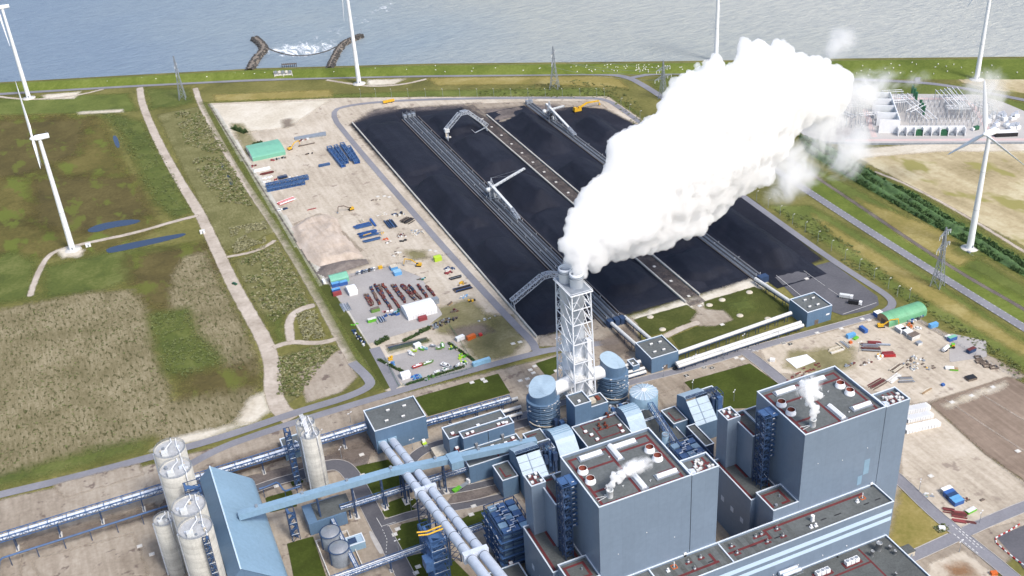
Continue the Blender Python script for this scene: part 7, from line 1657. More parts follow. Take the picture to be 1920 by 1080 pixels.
def lorry(f, x, y, label, cargo, ang, flat=False):
    c = V2(f, x, y, 0); r = thing('lorry', label, 'truck', (*c, 0)); r.rotation_euler.z = ang; local(r)
    MB().box(2.6, 4.6, -1.2, 1.2, .6, 3).build('cab', 'white', r); MB().box(4.58, 4.64, -1.0, 1.0, 1.7, 2.7).build('windscreen', 'glass_dark', r)
    MB().box(-4.4, 2.4, -1.2, 1.2, .9, 1.2 if flat else 3.1).build('cargo_bed' if flat else 'cargo_box', cargo, r); MB().box(-4.4, 4.4, -.6, .6, .5, .9).build('chassis', 'black', r)
    for x_ in (-3.4, -2.2, 3.4):
        for sy in (-1.05, 1.05): MB().frustum((x_, sy-.18, .5), (x_, sy+.18, .5), .5, .5, 12).build('wheel', 'black', r)
    return r
p6 = PX(0, 1280, 360, 3)
lorry(p6, 918, 598, 'white tank lorry parked on the coal yard parking lot, rear one', 'machine_white', -.8); lorry(p6, 968, 632, 'white lorry with black load parked on the parking lot, front one', 'black', -.8)
lorry(ce, 1010, 920, 'white and dark lorry under the pale gallery with a green trailer', 'galv', .35, True)
container(ce, 945, 958, 'green_bright', 'bright green skip on the kerb below the pale gallery', 5, 2.4, 1.3, .3)
container(yd, 708, 290, 'green_bright', 'low green skip next to the pale-roofed blue container', 4, 2, 1, .3)
container(yd, 1383, 508, 'white_dirty', 'white box of the green-edged pair on the sand', 5, 2.6, 1.3, -.6, 'white'); container(yd, 1415, 515, 'green_bright', 'green skip of the pair with brown load on the sand', 4.6, 2.4, 1.2, -.6, 'wood')
for k, (x, y, l, w_) in enumerate(((1588, 428, 4, 3), (1600, 458, 5, 3.4), (1630, 466, 5, 3.4), (1655, 490, 5, 3), (1700, 500, 5, 3.4))):
    c = V2(yd, x, y, 0); r = thing('open_crate', 'dark brown open steel frame lying in the row near the grass bank', 'open crate', (*c, 0), 'open steel frames on the sand'); r.rotation_euler.z = -.35; local(r)
    MB().box(-l/2, l/2, -w_/2, -w_/2+.5, 0, 1.2).box(-l/2, l/2, w_/2-.5, w_/2, 0, 1.2).box(-l/2, -l/2+.5, -w_/2+.5, w_/2-.5, 0, 1.2).box(l/2-.5, l/2, -w_/2+.5, w_/2-.5, 0, 1.2).build('frame', 'timber_dark', r); MB().box(-l/2+.5, l/2-.5, -w_/2+.5, w_/2-.5, .02, .15).build('floor', 'brown_red', r)
car(yd, 1155, 220, 'white', 'white car with open back near the wooden drums', -.6); car(yc, 38, 148, 'white', 'white van parked alone by the mint shed at the yard edge', H, None, True)
car(PX(0, 1100, 480, 4.571), 762, 968, 'black', 'dark car driving past the transfer house near the chimney', .35)
car(PX(0, 0, 360, 3), 1575, 105, 'white', 'white pickup near the red beam at the yard edge', .2); car(PX(0, 0, 360, 3), 1605, 98, 'navy', 'dark car right of the white pickup at the yard edge', .2)
for k in range(8): car(yb, 420+k*27, 922-k*7, ('galv', 'white', 'navy', 'galv', 'pipe_lag', 'black', 'galv', 'white')[k], 'parked car in the close row along the fence of the paved yard', 1.2, 'cars parked along the paved yard fence')
car(PX(0, 0, 360, 3), 1320, 520, 'green_dark', 'dark green off-road car driving on the left dirt track', -1.0)
# boats
def boat(f, x, y, label, hull, deck, L, ang, W=None):
    c = V2(f, x, y, 0); r = thing('boat', label, 'boat', (*c, 0)); r.rotation_euler.z = ang; local(r); W = W or L*.32
    q = [(-L/2, -W/2*.8), (L*.15, -W/2), (L*.38, -W*.3), (L/2, 0), (L*.38, W*.3), (L*.15, W/2), (-L/2, W/2*.8)]; n = len(q)
    vs = [(x_*.9, y_*.6, .5) for x_, y_ in q]+[(x_, y_, 1.7) for x_, y_ in q]; MB().add(vs, [(i, (i+1) % n, n+(i+1) % n, n+i) for i in range(n)]+[tuple(range(n))[::-1]]).build('hull', hull, r)
    MB().add([(x_*.82, y_*.8, 1.5) for x_, y_ in q], [tuple(range(n))]).build('deck', deck, r); m = MB()
    for i in range(n): m.bar((*q[i], 1.7), (*q[(i+1) % n], 1.7), .3)
    m.build('gunwale', hull, r); MB().box(-L*.2, L*.1, -W*.22, W*.22, 1.5, 2.3).build('console', 'white', r); MB().box(-L*.3, L*.3, -.3, .3, 0, .55).build('keel_block', 'timber_dark', r)
    return r
boat(yc, 905, 925, 'white boat with red hull in the middle of the boat yard', 'red', 'white', 8, .12, 2.2); boat(yc, 998, 897, 'white boat with green hull behind the red one', 'green_box', 'white', 8, .12, 2.2)
boat(yc, 1158, 920, 'white inflatable boat with black floor in the boat yard', 'white', 'black', 6.5, -1.0, 3.2)
for k, (x, y, hu, de, L, an, lab) in enumerate(((832, 800, 'white', 'galv', 4, -1.1, 'small white dinghy leaning at the top hedge of the boat yard'), (848, 822, 'white', 'white', 4.5, -1.0, 'small white boat beside the dinghy at the top hedge'), (868, 788, 'lime', 'white_dirty', 4, -.5, 'yellow-green boat at the top hedge of the boat yard'), (935, 772, 'green_bright', 'galv', 4.4, -.9, 'bright green boat left of the teal one'), (965, 765, 'teal_box', 'green_mint', 5, -.9, 'teal boat at the top hedge of the boat yard'), (1040, 742, 'galv', 'white_dirty', 4, -.6, 'grey boat right of the teal one'), (1098, 765, 'green_box', 'galv', 4.4, -.3, 'dull green boat below the white cabin boat'), (1130, 735, 'green_bright', 'white', 6, 1.4, 'green and white cabin boat at the top hedge'), (1277, 915, 'white', 'galv', 3.4, .6, 'tiny white boat beside the dark tyres'), (1165, 965, 'white_dirty', 'galv', 4.4, .3, 'grey-white boat at the lower hedge'), (1080, 982, 'white', 'galv', 4, .2, 'white skiff among the green buoys'))):
    boat(yc, x, y, lab, hu, de, L, an)
container(yc, 897, 742, 'white', 'white box van body at the top hedge of the boat yard', 4.6, 3, 2.8, .2)
# white membrane on the right yard
c = [V2(yd, *q, 0) for q in ((203, 440), (355, 405), (418, 455), (283, 507))]
r = thing('ground_membrane', 'large white membrane spread flat on the right yard', 'tarpaulin', (c[0][0], c[0][1], 0)); MB().prism(c, .3, .55).build('sheet', 'white', r)
for k in range(5): a, b = Vector(c[0]).lerp(Vector(c[1]), k/5+.1), Vector(c[3]).lerp(Vector(c[2]), k/5+.1); MB().bar((a.x, a.y, .6), (b.x, b.y, .6), .5, .12).build('fold', 'white_dirty', r)
container(yd, 108, 452, 'white', 'small white tank on a green patch by the left lane', 3, 2.2, 1.9, -.7)
# red and white road barriers
bp = P2([ye(*q) for q in ((800, 775), (742, 812), (655, 858), (660, 888), (740, 958), (826, 1022), (880, 1060))]); tot = 0
for a, b in zip(bp[:-1], bp[1:]):
    L = math.hypot(b[0]-a[0], b[1]-a[1]); n = max(1, int(L/1.6)); an = math.atan2(b[1]-a[1], b[0]-a[0])
    for k in range(n):
        t = (k+.5)/n; tot += 1; mt = 'red' if tot % 2 else 'white'
        r = thing('road_barrier', ('red' if tot % 2 else 'white')+' plastic road barrier in the line round the lower right car park', 'road barrier', (a[0]+(b[0]-a[0])*t, a[1]+(b[1]-a[1])*t, 0), ('red' if tot % 2 else 'white')+' road barriers'); r.rotation_euler.z = an; local(r)
        MB().box(-.75, .75, -.2, .2, .15, .9).build('body', mt, r); MB().box(-.75, .75, -.3, .3, 0, .15).build('foot', mt, r)
container(ye, 645, 1072, 'orange', 'orange machine box at the bottom edge on the lower right sand', 3, 2, 1.6, -.3)
# concrete slabs over chambers
r0 = None
SL = [(1300, 600), ] and [yb(650, 55), yb(725, 50), yb(780, 60), yb(1240, 660), yb(1300, 670), (1043, 696), (1062, 692), (1000, 700), (1052, 690), (885, 718), (910, 716), (905, 712), (975, 642), (962, 645), ca(165, 165), ca(205, 132), ca(150, 310), ca(75, 262), ca(140, 245), ca(1730, 142), ca(1800, 148), ca(1570, 218), yd(432, 250), yd(604, 218), yd(190, 323), yd(237, 331), yd(755, 150), yd(803, 157), p6(565, 852), p6(605, 858), p6(300, 935), p6(335, 942), p6(120, 990), p6(163, 992), p6(20, 1035), p6(697, 490), p6(590, 412), p6(222, 748), p6(97, 643), cf(795, 445), cf(768, 495), cf(1480, 240), cf(1458, 315), cf(1165, 0), cf(980, 785), cf(960, 840), (497, 870), cg(350, 915), cg(1310, 560), cg(1320, 790), (262, 1025), (285, 1040), c9(1745, 20), c9(1625, 68), c9(1515, 105), c9(1885, 380), c9(1395, 520)]
for q in SL:
    g = G(*q, 0)
    if r0 is None:
        r0 = thing('chamber_slab', 'pale square concrete slab over a chamber in the ground', 'concrete slab', (g.x, g.y, 0), 'concrete chamber slabs'); local(r0)
        MB().box(-1.4, 1.4, -1.2, 1.2, 0, .5).build('slab', 'concrete_pale', r0); MB().box(-.5, .5, -.4, .4, .5, .58).build('cover', 'white_dirty', r0)
    else: copytree(r0, (g.x, g.y, 0))
r0 = None
for q in (p6(375, 565), p6(150, 638), p6(322, 697), p6(222, 608), p6(480, 715), PX(0, 1100, 480, 4.571)(650, 632), PX(0, 1100, 480, 4.571)(545, 525), PX(0, 1100, 480, 4.571)(1395, 315), PX(0, 1100, 480, 4.571)(1160, 380)):
    g = G(*q, 0)
    if r0 is None:
        r0 = thing('gravel_mound', 'pale round mound of gravel on the lawn in front of the coal', 'mound', (g.x, g.y, 0), 'gravel mounds on the lawn'); local(r0)
        MB().lathe(0, 0, [(2.6, 0), (2.2, .5), (1.2, .9), (.02, 1)], 16).build('mound', 'timber_pale', r0)
    else: copytree(r0, (g.x, g.y, 0))

def mound(label, poly, h, mat, seed, cat='sand heap', name='sand_heap'):
    q = P2(poly); xs = [p[0] for p in q]; ys = [p[1] for p in q]; X, Y = np.meshgrid(np.arange(min(xs)-2, max(xs)+2, 1.2), np.arange(min(ys)-2, max(ys)+2, 1.2)); sd = sdist(X, Y, q)
    Z = np.minimum(np.clip(sd, 0, None)*.5, h*(.55+.75*vnoise(X, Y, 17, seed)))+(vnoise(X, Y, 4, seed+1)-.5)*.7*np.clip(sd/3, 0, 1)
    tag(gridmesh(name, X, Y, np.maximum(Z, 0)+.3, sd > 0, mat), label, cat)
mound('broad pale sand heap below the excavator in the sand yard', [(548,428),(575,410),(610,402),(632,412),(640,438),(662,460),(680,482),(640,490),(600,500),(582,490),(560,460)], 3.2, 'sand_heap', 51)
mound('dark gravel heap against the paved yard beside the small mint shed', [(596,512),(604,500),(640,490),(684,487),(690,494),(650,506),(612,520)], 2.6, 'gravel_heap', 61, 'gravel heap', 'gravel_heap')
# ================================================================== steam
random.seed(99)
PD = (math.cos(R(14)), math.sin(R(14)))
def PLN(px, py, off=0.0):
    n = Vector((-PD[1], PD[0], 0)); c = Vector((225.8, 483, 0))+n*off; d = ray(px, py); t = n.dot(c-CAM)/n.dot(d); return CAM+d*t
SIL = [(1049,492),(1047,470),(1050,440),(1062,405),(1085,388),(1100,352),(1125,330),(1140,292),(1142,262),(1175,246),(1195,240),(1205,224),(1228,214),(1232,190),(1250,168),(1262,147),(1290,144),(1300,124),(1320,104),(1345,104),(1356,118),(1374,112),(1378,86),(1400,74),(1425,69),(1440,84),(1460,66),(1480,70),(1495,94),(1515,97),(1530,104),(1560,109),(1576,124),(1590,140),(1594,175),(1585,205),(1555,222),(1522,232),(1494,247),(1480,268),(1472,292),(1452,312),(1455,335),(1430,352),(1400,376),(1375,387),(1345,410),(1320,430),(1290,446),(1265,455),(1250,468),(1220,474),(1200,488),(1180,487),(1160,496),(1140,491),(1118,503),(1100,506),(1092,500),(1070,505)]
def sphere_union(name, balls, vox, disp, mat, sub=2):
    bm = bmesh.new()
    for c, r in balls: bmesh.ops.create_icosphere(bm, subdivisions=sub, radius=r, matrix=Matrix.Translation(c))
    me = bpy.data.meshes.new(name); bm.to_mesh(me); bm.free(); me.materials.append(MATS[mat])
    o = bpy.data.objects.new(name, me); COL.objects.link(o)
    for i, (s, st) in enumerate(disp):
        if i in (0, 2): m = o.modifiers.new('remesh', 'REMESH'); m.mode = 'VOXEL'; m.voxel_size = vox*(1.3 if i == 0 and len(disp) > 2 else 1); m.use_smooth_shade = True
        tx = bpy.data.textures.new(name+'_billow%d' % i, 'CLOUDS'); tx.noise_scale = s; tx.noise_depth = 3
        d = o.modifiers.new('billow', 'DISPLACE'); d.texture = tx; d.strength = st; d.mid_level = .45; d.texture_coords = 'GLOBAL'
    return o
def sd_px(x, y): return float(sdist(np.array([[float(x)]]), np.array([[float(y)]]), SIL)[0, 0])
def steam_mat(name, dens):
    m = bpy.data.materials.new(name); m.use_nodes = True; nt = m.node_tree; nt.nodes.remove(nt.nodes['Principled BSDF']); MATS[name] = m
    v = nt.nodes.new('ShaderNodeVolumePrincipled'); v.inputs['Color'].default_value = (1, 1, 1, 1); v.inputs['Density'].default_value = dens
    nt.links.new(v.outputs[0], nt.nodes['Material Output'].inputs['Volume'])
steam_mat('steam', .32); steam_mat('steam_dense', 1.1)
balls = []; sc = lambda p: (p-CAM).dot(_f)/FPX
xs = np.array([[random.uniform(1045, 1596) for _ in range(2600)]]); ys = np.array([[random.uniform(64, 512) for _ in range(2600)]])
sds = sdist(xs, ys, SIL)[0]
for x, y, sd in zip(xs[0], ys[0], sds):
    if sd < 5: continue
    rp = min(sd*.95, random.choice((10, 14, 18, 24, 32)))
    if sd > 60 and random.random() < .5: continue
    p = PLN(x, y); k = sc(p); dep = max(0, min(sd, 95)*.85-rp)*k; u = random.choice((-1, 1))*dep*random.uniform(.6, 1)
    view = (p-CAM).normalized(); q = p+view*u; balls.append((q, rp*k*(1+u/(p-CAM).length)))
for x, y, sd in zip(xs[0], ys[0], sds):
    if sd > 40: p = PLN(x, y); balls.append((p, min(sd, 95)*.72*sc(p)))
    if len(balls) > 1500: break
for fx, fy in ((227.0, 479.2), (224.2, 487.6)):
    for i in range(26): t = i/25; balls.append((Vector((fx+random.uniform(-1.5, 1.5)+t*3, fy+random.uniform(-1.5, 1.5), CT-1.5+t*15)), 3.2+random.random()*1.2))
o = sphere_union('steam_plume', balls, 1.0, ((24, 12.0), (10, 6.5), (4, 3.3), (1.7, 1.4)), 'steam', 1)
tag(o, 'huge white steam plume drifting right from the twin-flue chimney over the coal yard', 'steam plume')
# thin drifting wisps: real volumes
def wisp_mat(name, dens, scale, thr):
    m = bpy.data.materials.new(name); m.use_nodes = True; nt = m.node_tree; nt.nodes.remove(nt.nodes['Principled BSDF']); MATS[name] = m
    v = nt.nodes.new('ShaderNodeVolumePrincipled'); v.inputs['Color'].default_value = (1, 1, 1, 1); v.inputs['Anisotropy'].default_value = .0
    tc = nt.nodes.new('ShaderNodeTexCoord'); ln = nt.nodes.new('ShaderNodeVectorMath'); ln.operation = 'LENGTH'; nt.links.new(tc.outputs['Object'], ln.inputs[0])
    fall = math_(nt, 'SUBTRACT', 1, ln.outputs['Value'], True); n = noise(nt, pos(nt), scale, 6, .68, 1.2)
    a = math_(nt, 'SUBTRACT', math_(nt, 'ADD', n, math_(nt, 'MULTIPLY', fall, .3)), thr, True)
    nt.links.new(math_(nt, 'MULTIPLY', math_(nt, 'MULTIPLY', a, math_(nt, 'MULTIPLY', fall, 2, True)), dens), v.inputs['Density'])
    nt.links.new(v.outputs[0], nt.nodes['Material Output'].inputs['Volume']); return m
wisp_mat('wisp', .75, .05, .53); wisp_mat('wisp_thin', .42, .05, .55); wisp_mat('roof_steam', 4.5, .28, .54)
def wisp(label, c, rad, mat, rot=0, group=None):
    bm = bmesh.new(); bmesh.ops.create_icosphere(bm, subdivisions=3, radius=1); me = bpy.data.meshes.new('steam_wisp'); bm.to_mesh(me); bm.free(); me.materials.append(MATS[mat])
    o = bpy.data.objects.new('steam_wisp', me); COL.objects.link(o); o.location = c; o.scale = rad; o.rotation_euler.z = rot; tag(o, label, 'steam', group); return o
for x, y, a, h, mt, lab in ((1612, 178, 34, 20, 'wisp', 'soft steam wisp torn off the right end of the plume'), (1655, 160, 30, 18, 'wisp_thin', 'thin steam wisp above the left of the substation'), (1578, 76, 22, 13, 'wisp', 'small separate puff over the sea, above the plume'), (1490, 340, 34, 16, 'wisp', 'steam wisp below the right underside of the plume'), (1595, 285, 34, 26, 'wisp', 'steam wisp over the reed bed right of the plume'), (1555, 230, 34, 16, 'wisp', 'steam fringe under the right end of the plume'), (1545, 270, 22, 12, 'wisp_thin', 'faint steam veil between the plume and the reed bed'), (1835, 170, 36, 20, 'wisp_thin', 'thin wisp drifting over the right part of the substation'), (1860, 190, 30, 22, 'wisp_thin', 'thin wisp next to the right turbine blade'), (1720, 150, 16, 8, 'wisp_thin', 'small faint wisp by the dike behind the substation'), (1480, 300, 26, 24, 'wisp', 'steam fringe along the right flank of the plume')):
    wisp(lab, PLN(x, y), (a, 9, h), mt, R(14))
for dx, lab in ((0, 'white steam drifting from the stack on the nearer boiler house roof'), (106.1, 'white steam column rising from the stack on the far boiler house roof')):
    s0 = Vector((157.3+8.2+dx, 323, 82.5))
    if dx: q = [(0, 0, 2, 1.9), (-.2, .3, 5, 2.6), (0, .8, 8, 3.2), (.4, 1.6, 11.5, 3.6), (0, 3, 15, 3.2), (-1, 5, 18, 2.4)]
    else: q = [(0, 0, 1.4, 1.7), (1.2, .3, 3.2, 2.3), (3.4, .8, 4.6, 2.5), (6.4, 1.2, 5.4, 2.2), (10, 1.6, 5.8, 2.4), (14, 2, 6.2, 2.0), (18, 2.4, 6.4, 1.4)]
    bl = []
    for (ax_, ay_, az_, ar), (bx_, by_, bz_, br) in zip(q[:-1], q[1:]):
        for i in range(9):
            t = random.random(); rr = ar+(br-ar)*t; bl.append((s0+Vector((ax_+(bx_-ax_)*t, ay_+(by_-ay_)*t, az_+(bz_-az_)*t))+Vector((random.gauss(0, 1), random.gauss(0, .8), random.gauss(0, 1)))*rr*.42, rr*random.uniform(.3, .62)))
    tag(sphere_union('roof_steam', bl, .32, ((2.2, 1.5), (.8, .8)), 'steam_dense', 1), lab, 'steam')
    c = s0+(Vector((0, 5, 15)) if dx else Vector((14, 2, 6)))
    wisp(lab.replace('white steam', 'thin outer steam veil'), c, (8, 5, 7) if dx else (11, 4, 4.5), 'roof_steam')
# ================================================================== sea works, vegetation, lamps, sheep, road markings
random.seed(77); rng = np.random.RandomState(5)
def breakwater(label, pts, w, h):
    q = smooth([(G(x, y, 0).x, G(x, y, 0).y) for x, y in pts], 2, False); m = MB()
    r = thing('breakwater', label, 'breakwater', (q[0][0], q[0][1], -1.6), 'rock breakwaters at the outlet')
    n = 9; vs = []
    for i, p in enumerate(q):
        a, b = q[max(i-1, 0)], q[min(i+1, len(q)-1)]; dx, dy = b[0]-a[0], b[1]-a[1]; l = math.hypot(dx, dy)
        for k in range(n):
            u = (k/(n-1)-.5)*2; vs.append((p[0]-dy/l*u*w/2+random.uniform(-.6, .6), p[1]+dx/l*u*w/2+random.uniform(-.6, .6), -2.2+(h+2.2)*max(0, 1-u*u)**.6+random.uniform(-.4, .4)))
    m.add(vs, [(i*n+k, i*n+k+1, (i+1)*n+k+1, (i+1)*n+k) for i in range(len(q)-1) for k in range(n-1)]); m.build('core', 'rock_tan', r)
    m = MB()
    for i in range(420):
        t = random.random()*(len(q)-1.01); j = int(t); f = t-j; c = (q[j][0]+(q[j+1][0]-q[j][0])*f, q[j][1]+(q[j+1][1]-q[j][1])*f); dx, dy = q[j+1][0]-q[j][0], q[j+1][1]-q[j][1]; l = math.hypot(dx, dy); u = random.choice((-1, 1))*random.uniform(.35, 1.05)
        s = random.uniform(.7, 1.7); z = -2.2+(h+2.2)*max(0, 1-u*u)**.6; p = (c[0]-dy/l*u*w/2, c[1]+dx/l*u*w/2); m.obox(p, s*1.4, s, s, random.random()*3, z-s*.3)
    o = m.build('armour_rock', 'rock', r); o['kind'] = 'stuff'
    g = q[-1]; MB().bar((*g, h-.5), (*g, h+5), .3).box(g[0]-.5, g[0]+.5, g[1]-.5, g[1]+.5, h+5, h+6).build('beacon', 'galv', r)
breakwater('left rock breakwater arm with a bent tip, beside the foaming outlet', [(468, 132), (480, 108), (497, 92), (488, 80), (478, 72)], 11, 2.4)
breakwater('right rock breakwater arm reaching out beside the foaming outlet', [(618, 128), (628, 104), (640, 84), (660, 74), (678, 67)], 9, 2.4)
Zs = -1.55
fo = [(506, 93), (522, 98), (548, 104), (580, 103), (612, 96), (626, 88), (640, 74), (690, 46), (745, 16), (760, -4), (715, 6), (650, 36), (590, 62), (555, 80), (530, 90)]
patch('foam', [(G(x, y, Zs).x, G(x, y, Zs).y) for x, y in fo], 'foam', z=Zs+.02, cell=5, soft=30, world=True, kind='stuff')
fo = [(506, 92), (522, 98), (548, 104), (580, 103), (612, 96), (624, 90), (600, 84), (570, 84), (540, 86)]
m_ = MATS['foam'].copy(); m_.name = 'foam_thick'; MATS['foam_thick'] = m_
for n_ in m_.node_tree.nodes:
    if n_.type == 'MATH' and n_.operation == 'SUBTRACT': n_.inputs[1].default_value = .47
patch('foam', [(G(x, y, Zs).x, G(x, y, Zs).y) for x, y in fo], 'foam_thick', z=Zs+.05, cell=4, soft=16, world=True, kind='stuff')
ww = smooth([(G(x, y, Zs).x, G(x, y, Zs).y) for x, y in ((500, 90), (522, 99), (550, 105), (580, 104), (612, 97), (630, 88))], 2, False); m = MB()
for a, b in zip(ww[:-1], ww[1:]): m.bar((*a, -1.5), (*b, -1.5), 2.2, .7)
tag(m.build('weir', 'rock'), 'dark curved weir sill between the two breakwater arms', 'weir')
q0 = GX(514, 150, G(514, 147, 0).x); c = [G(x, y, z) for x, y, z in ((516, 146.5, .1), (549, 145.5, .1), (546, 133.5, 6.1), (513, 135, 6.1))]
r = thing('outlet_structure', 'pale concrete outlet structure set into the green dike', 'outlet structure', tuple(c[0]))
MB().quad(*[v+Vector((0, -.2, .25)) for v in c]).build('apron', 'concrete_pale', r)
for u in (0, .5, 1): a, b = c[0].lerp(c[1], u), c[3].lerp(c[2], u); MB().bar(a+Vector((0, 0, .6)), b+Vector((0, 0, .8)), .8, 1.2).build('wing_wall', 'concrete', r)
a, b = c[3].lerp(c[2], .1), c[3].lerp(c[2], .9)
for k in range(5): p = a.lerp(b, k/4)-Vector((0, 2, 0)); MB().box(p.x-1.4, p.x+1.4, p.y-1, p.y+1, 5.3, 7.6).build('gate_house', 'concrete_pale' if k % 2 else 'galv', r)
a, b = G(529, 124, 0), G(556, 122.5, 0); r = thing('outlet_jetty', 'dark jetty with piles on the sea side of the outlet', 'jetty', (a.x, a.y, -1.6)); MB().bar((a.x, a.y, 2), (b.x, b.y, 2), 3, .5).build('deck', 'timber_dark', r)
for k in range(8): p = a.lerp(b, k/7); MB().bar((p.x, p.y, -2.5), (p.x, p.y, 3.2), .6).build('pile', 'rock', r)
# sheep on the dike
s0 = None
def onpx(x, y):
    t = np.interp(x, [c_[0] for c_ in crest], [c_[1] for c_ in crest]); b = np.interp(x, [c_[0] for c_ in toe], [c_[1] for c_ in toe]); z = 6*min(1, max(0, (b-y)/(b-t))); return G(x, y, z)
SP = [(random.gauss(1180, 70), random.uniform(122, 136)) for _ in range(62)]+[(random.uniform(1600, 1915), random.uniform(113, 146)) for _ in range(30)]+[(random.uniform(700, 1050), random.uniform(124, 136)) for _ in range(10)]+[(random.uniform(140, 640), 0) for _ in range(9)]
for x, y in SP:
    if y == 0: y = np.interp(x, [c_[0] for c_ in crest], [c_[1] for c_ in crest])+random.uniform(3, 9)
    g = onpx(x, y)
    if s0 is None:
        s0 = MB().frustum((-.55, 0, .75), (.5, 0, .78), .36, .38, 8).frustum((.5, 0, .9), (.85, 0, 1.0), .16, .12, 6).bar((-.4, -.18, .5), (-.4, -.18, 0), .12).bar((-.4, .18, .5), (-.4, .18, 0), .12).bar((.4, -.18, .5), (.4, -.18, 0), .12).bar((.4, .18, .5), (.4, .18, 0), .12).build('sheep', 'sheep_wool')
        s0.scale = (1.15,)*3; tag(s0, 'white sheep grazing on the green sea dike', 'sheep', 'sheep on the dike'); s0.location = g; continue
    o = s0.copy(); COL.objects.link(o); o.location = g; o.rotation_euler.z = random.random()*6.28
# street lamps
def lamp(label, grp, h, heads):
    r = thing('street_lamp', label, 'street lamp', (0, 0, 0), grp); local(r)
    MB().cyl(0, 0, 0, h, .16, 8, 0, .09).build('pole', 'galv', r)
    for s in heads: MB().bar((0, 0, h-.1), (s*1.2, 0, h+.15), .1).box(s*1.2-.45, s*1.2+.45, -.25, .25, h+.05, h+.3).build('lamp_head', 'lamp_head', r)
    return r
L1 = lamp('grey single lamp post along the coal yard ring road', 'lamp posts along the coal yard road', 8.5, (1,)); first = True
p2_ = PX(0, 640, 0, 3)
for q, rz in [((x_, 182.2), 1.6) for x_ in (640+np.array([110, 195, 283, 377, 475, 572, 668, 765, 859, 955, 1051, 1148, 1244, 1343, 1437, 1480])/3)]+[(p2_(1573, 600), 0), (p2_(1622, 635), 0), (p2_(1680, 672), 0)]+[(p6(x_, y_), 0) for x_, y_ in ((415, 50), (480, 92), (547, 135), (617, 182), (688, 227), (760, 280), (835, 332), (912, 384), (992, 439), (1075, 492), (1155, 547), (1205, 592))]:
    g = G(*q, 0)
    if first: L1.location = g; L1.rotation_euler.z = rz; first = False
    else: copytree(L1, g, rz)
L2 = lamp('grey lamp post with two white heads in the power station grounds', 'double lamp posts in the plant', 7.5, (1, -1)); first = True
for q in (cf(805, 640), cf(920, 280), ce(548, 590), cg(1085, 600), ca(1625, 355), ca(1760, 450), ca(1365, 225), ca(1905, 60), cb(268, 300), cb(32, 310), ye(200, 578), ye(440, 940), ye(560, 765), PX(0, 1100, 480, 4.571)(1340, 760), PX(0, 1100, 480, 4.571)(1640, 715), PX(0, 1100, 480, 4.571)(1175, 885), PX(0, 1100, 480, 4.571)(925, 935), (1046, 652), (730, 700), cg(1190, 200), cg(870, 400), (1610, 660), (1705, 560)):
    g = G(*q, 0)
    if first: L2.location = g; first = False
    else: copytree(L2, g, random.random())
# kerbs beside the plant roads, and painted markings
RP = {}
ZK = ZL[0]+.1
def kerb(pts, w, skip, sm=2):
    q, L, Rr = ribbon_pts(pts, w+.3, sm); m = MB()
    polys = [ribbon_pts(p_, w_-.2, 2) for p_, w_ in skip]; polys = [l+r_[::-1] for _, l, r_ in polys]
    for side in (L, Rr):
        for a, b in zip(side[:-1], side[1:]):
            n = max(1, int(math.hypot(b[0]-a[0], b[1]-a[1])/3))
            for k in range(n):
                p, s = (a[0]+(b[0]-a[0])*k/n, a[1]+(b[1]-a[1])*k/n), (a[0]+(b[0]-a[0])*(k+1)/n, a[1]+(b[1]-a[1])*(k+1)/n); mx, my = np.array([[(p[0]+s[0])/2]]), np.array([[(p[1]+s[1])/2]])
                if any(sdist(mx, my, po)[0, 0] > 0 for po in polys): continue
                m.bar((*p, ZK-.04), (*s, ZK-.04), .3, .24)
    o = m.build('kerb', 'kerb'); o['kind'] = 'structure'
ra = [(560,893),(612,873),(640,872),(660,890),(690,945),(718,1000),(745,1050),(775,1110)]; rb_ = [(708,986),(790,960),(870,950),(945,932)]; rc = [(780,955),(812,925),(870,918),(945,900)]; rd = [(810,925),(770,895),(765,870),(790,845),(830,832),(900,815),(1000,790)]; re_ = [(330,985),(420,945),(490,912),(570,890)]
rp = [(1396,660),(1436,690),(1470,718),(1520,760),(1680,893),(1745,958),(1800,1003),(1870,1058),(1930,1110)]; rq = [(1640,1075),(1720,1040),(1785,1010),(1860,975),(1960,935)]
ry = [(1656,588),(1560,614),(1420,652),(1280,695),(1183,717),(1060,754),(960,787)]
kerb(ra, 9, [(rb_, 5.5), (re_, 6)]); kerb(rb_, 5.5, [(ra, 9), (rc, 5)]); kerb(rc, 5, [(rb_, 5.5), (rd, 7)]); kerb(rd, 7, [(rc, 5)]); kerb(re_, 6, [(ra, 9)]); kerb(rp, 7, [(rq, 6.5), (ry, 6)]); kerb(rq, 6.5, [(rp, 7)]); kerb(ry, 5.5, [(rp, 7)])
def dashes(pts, off, on, gap, w, z=None, sm=2, world=False):
    z = z or ZL[0]+.012
    q, L, Rr = ribbon_pts(pts, abs(off)*2+.001, sm, world); side = q if off == 0 else (L if off > 0 else Rr); m = MB(); acc = 0; draw = True
    for a, b in zip(side[:-1], side[1:]):
        l = math.hypot(b[0]-a[0], b[1]-a[1]); d = ((b[0]-a[0])/l, (b[1]-a[1])/l); t = 0
        while t < l:
            step = min((on if draw else gap)-acc, l-t)
            if draw: p, s = (a[0]+d[0]*t, a[1]+d[1]*t), (a[0]+d[0]*(t+step), a[1]+d[1]*(t+step)); m.quad((p[0]-d[1]*w/2, p[1]+d[0]*w/2, z), (p[0]+d[1]*w/2, p[1]-d[0]*w/2, z), (s[0]+d[1]*w/2, s[1]-d[0]*w/2, z), (s[0]-d[1]*w/2, s[1]+d[0]*w/2, z))
            t += step; acc += step
            if acc >= (on if draw else gap)-1e-6: acc = 0; draw = not draw
    o = m.build('road_marking', 'white_dirty'); o['kind'] = 'structure'; return o
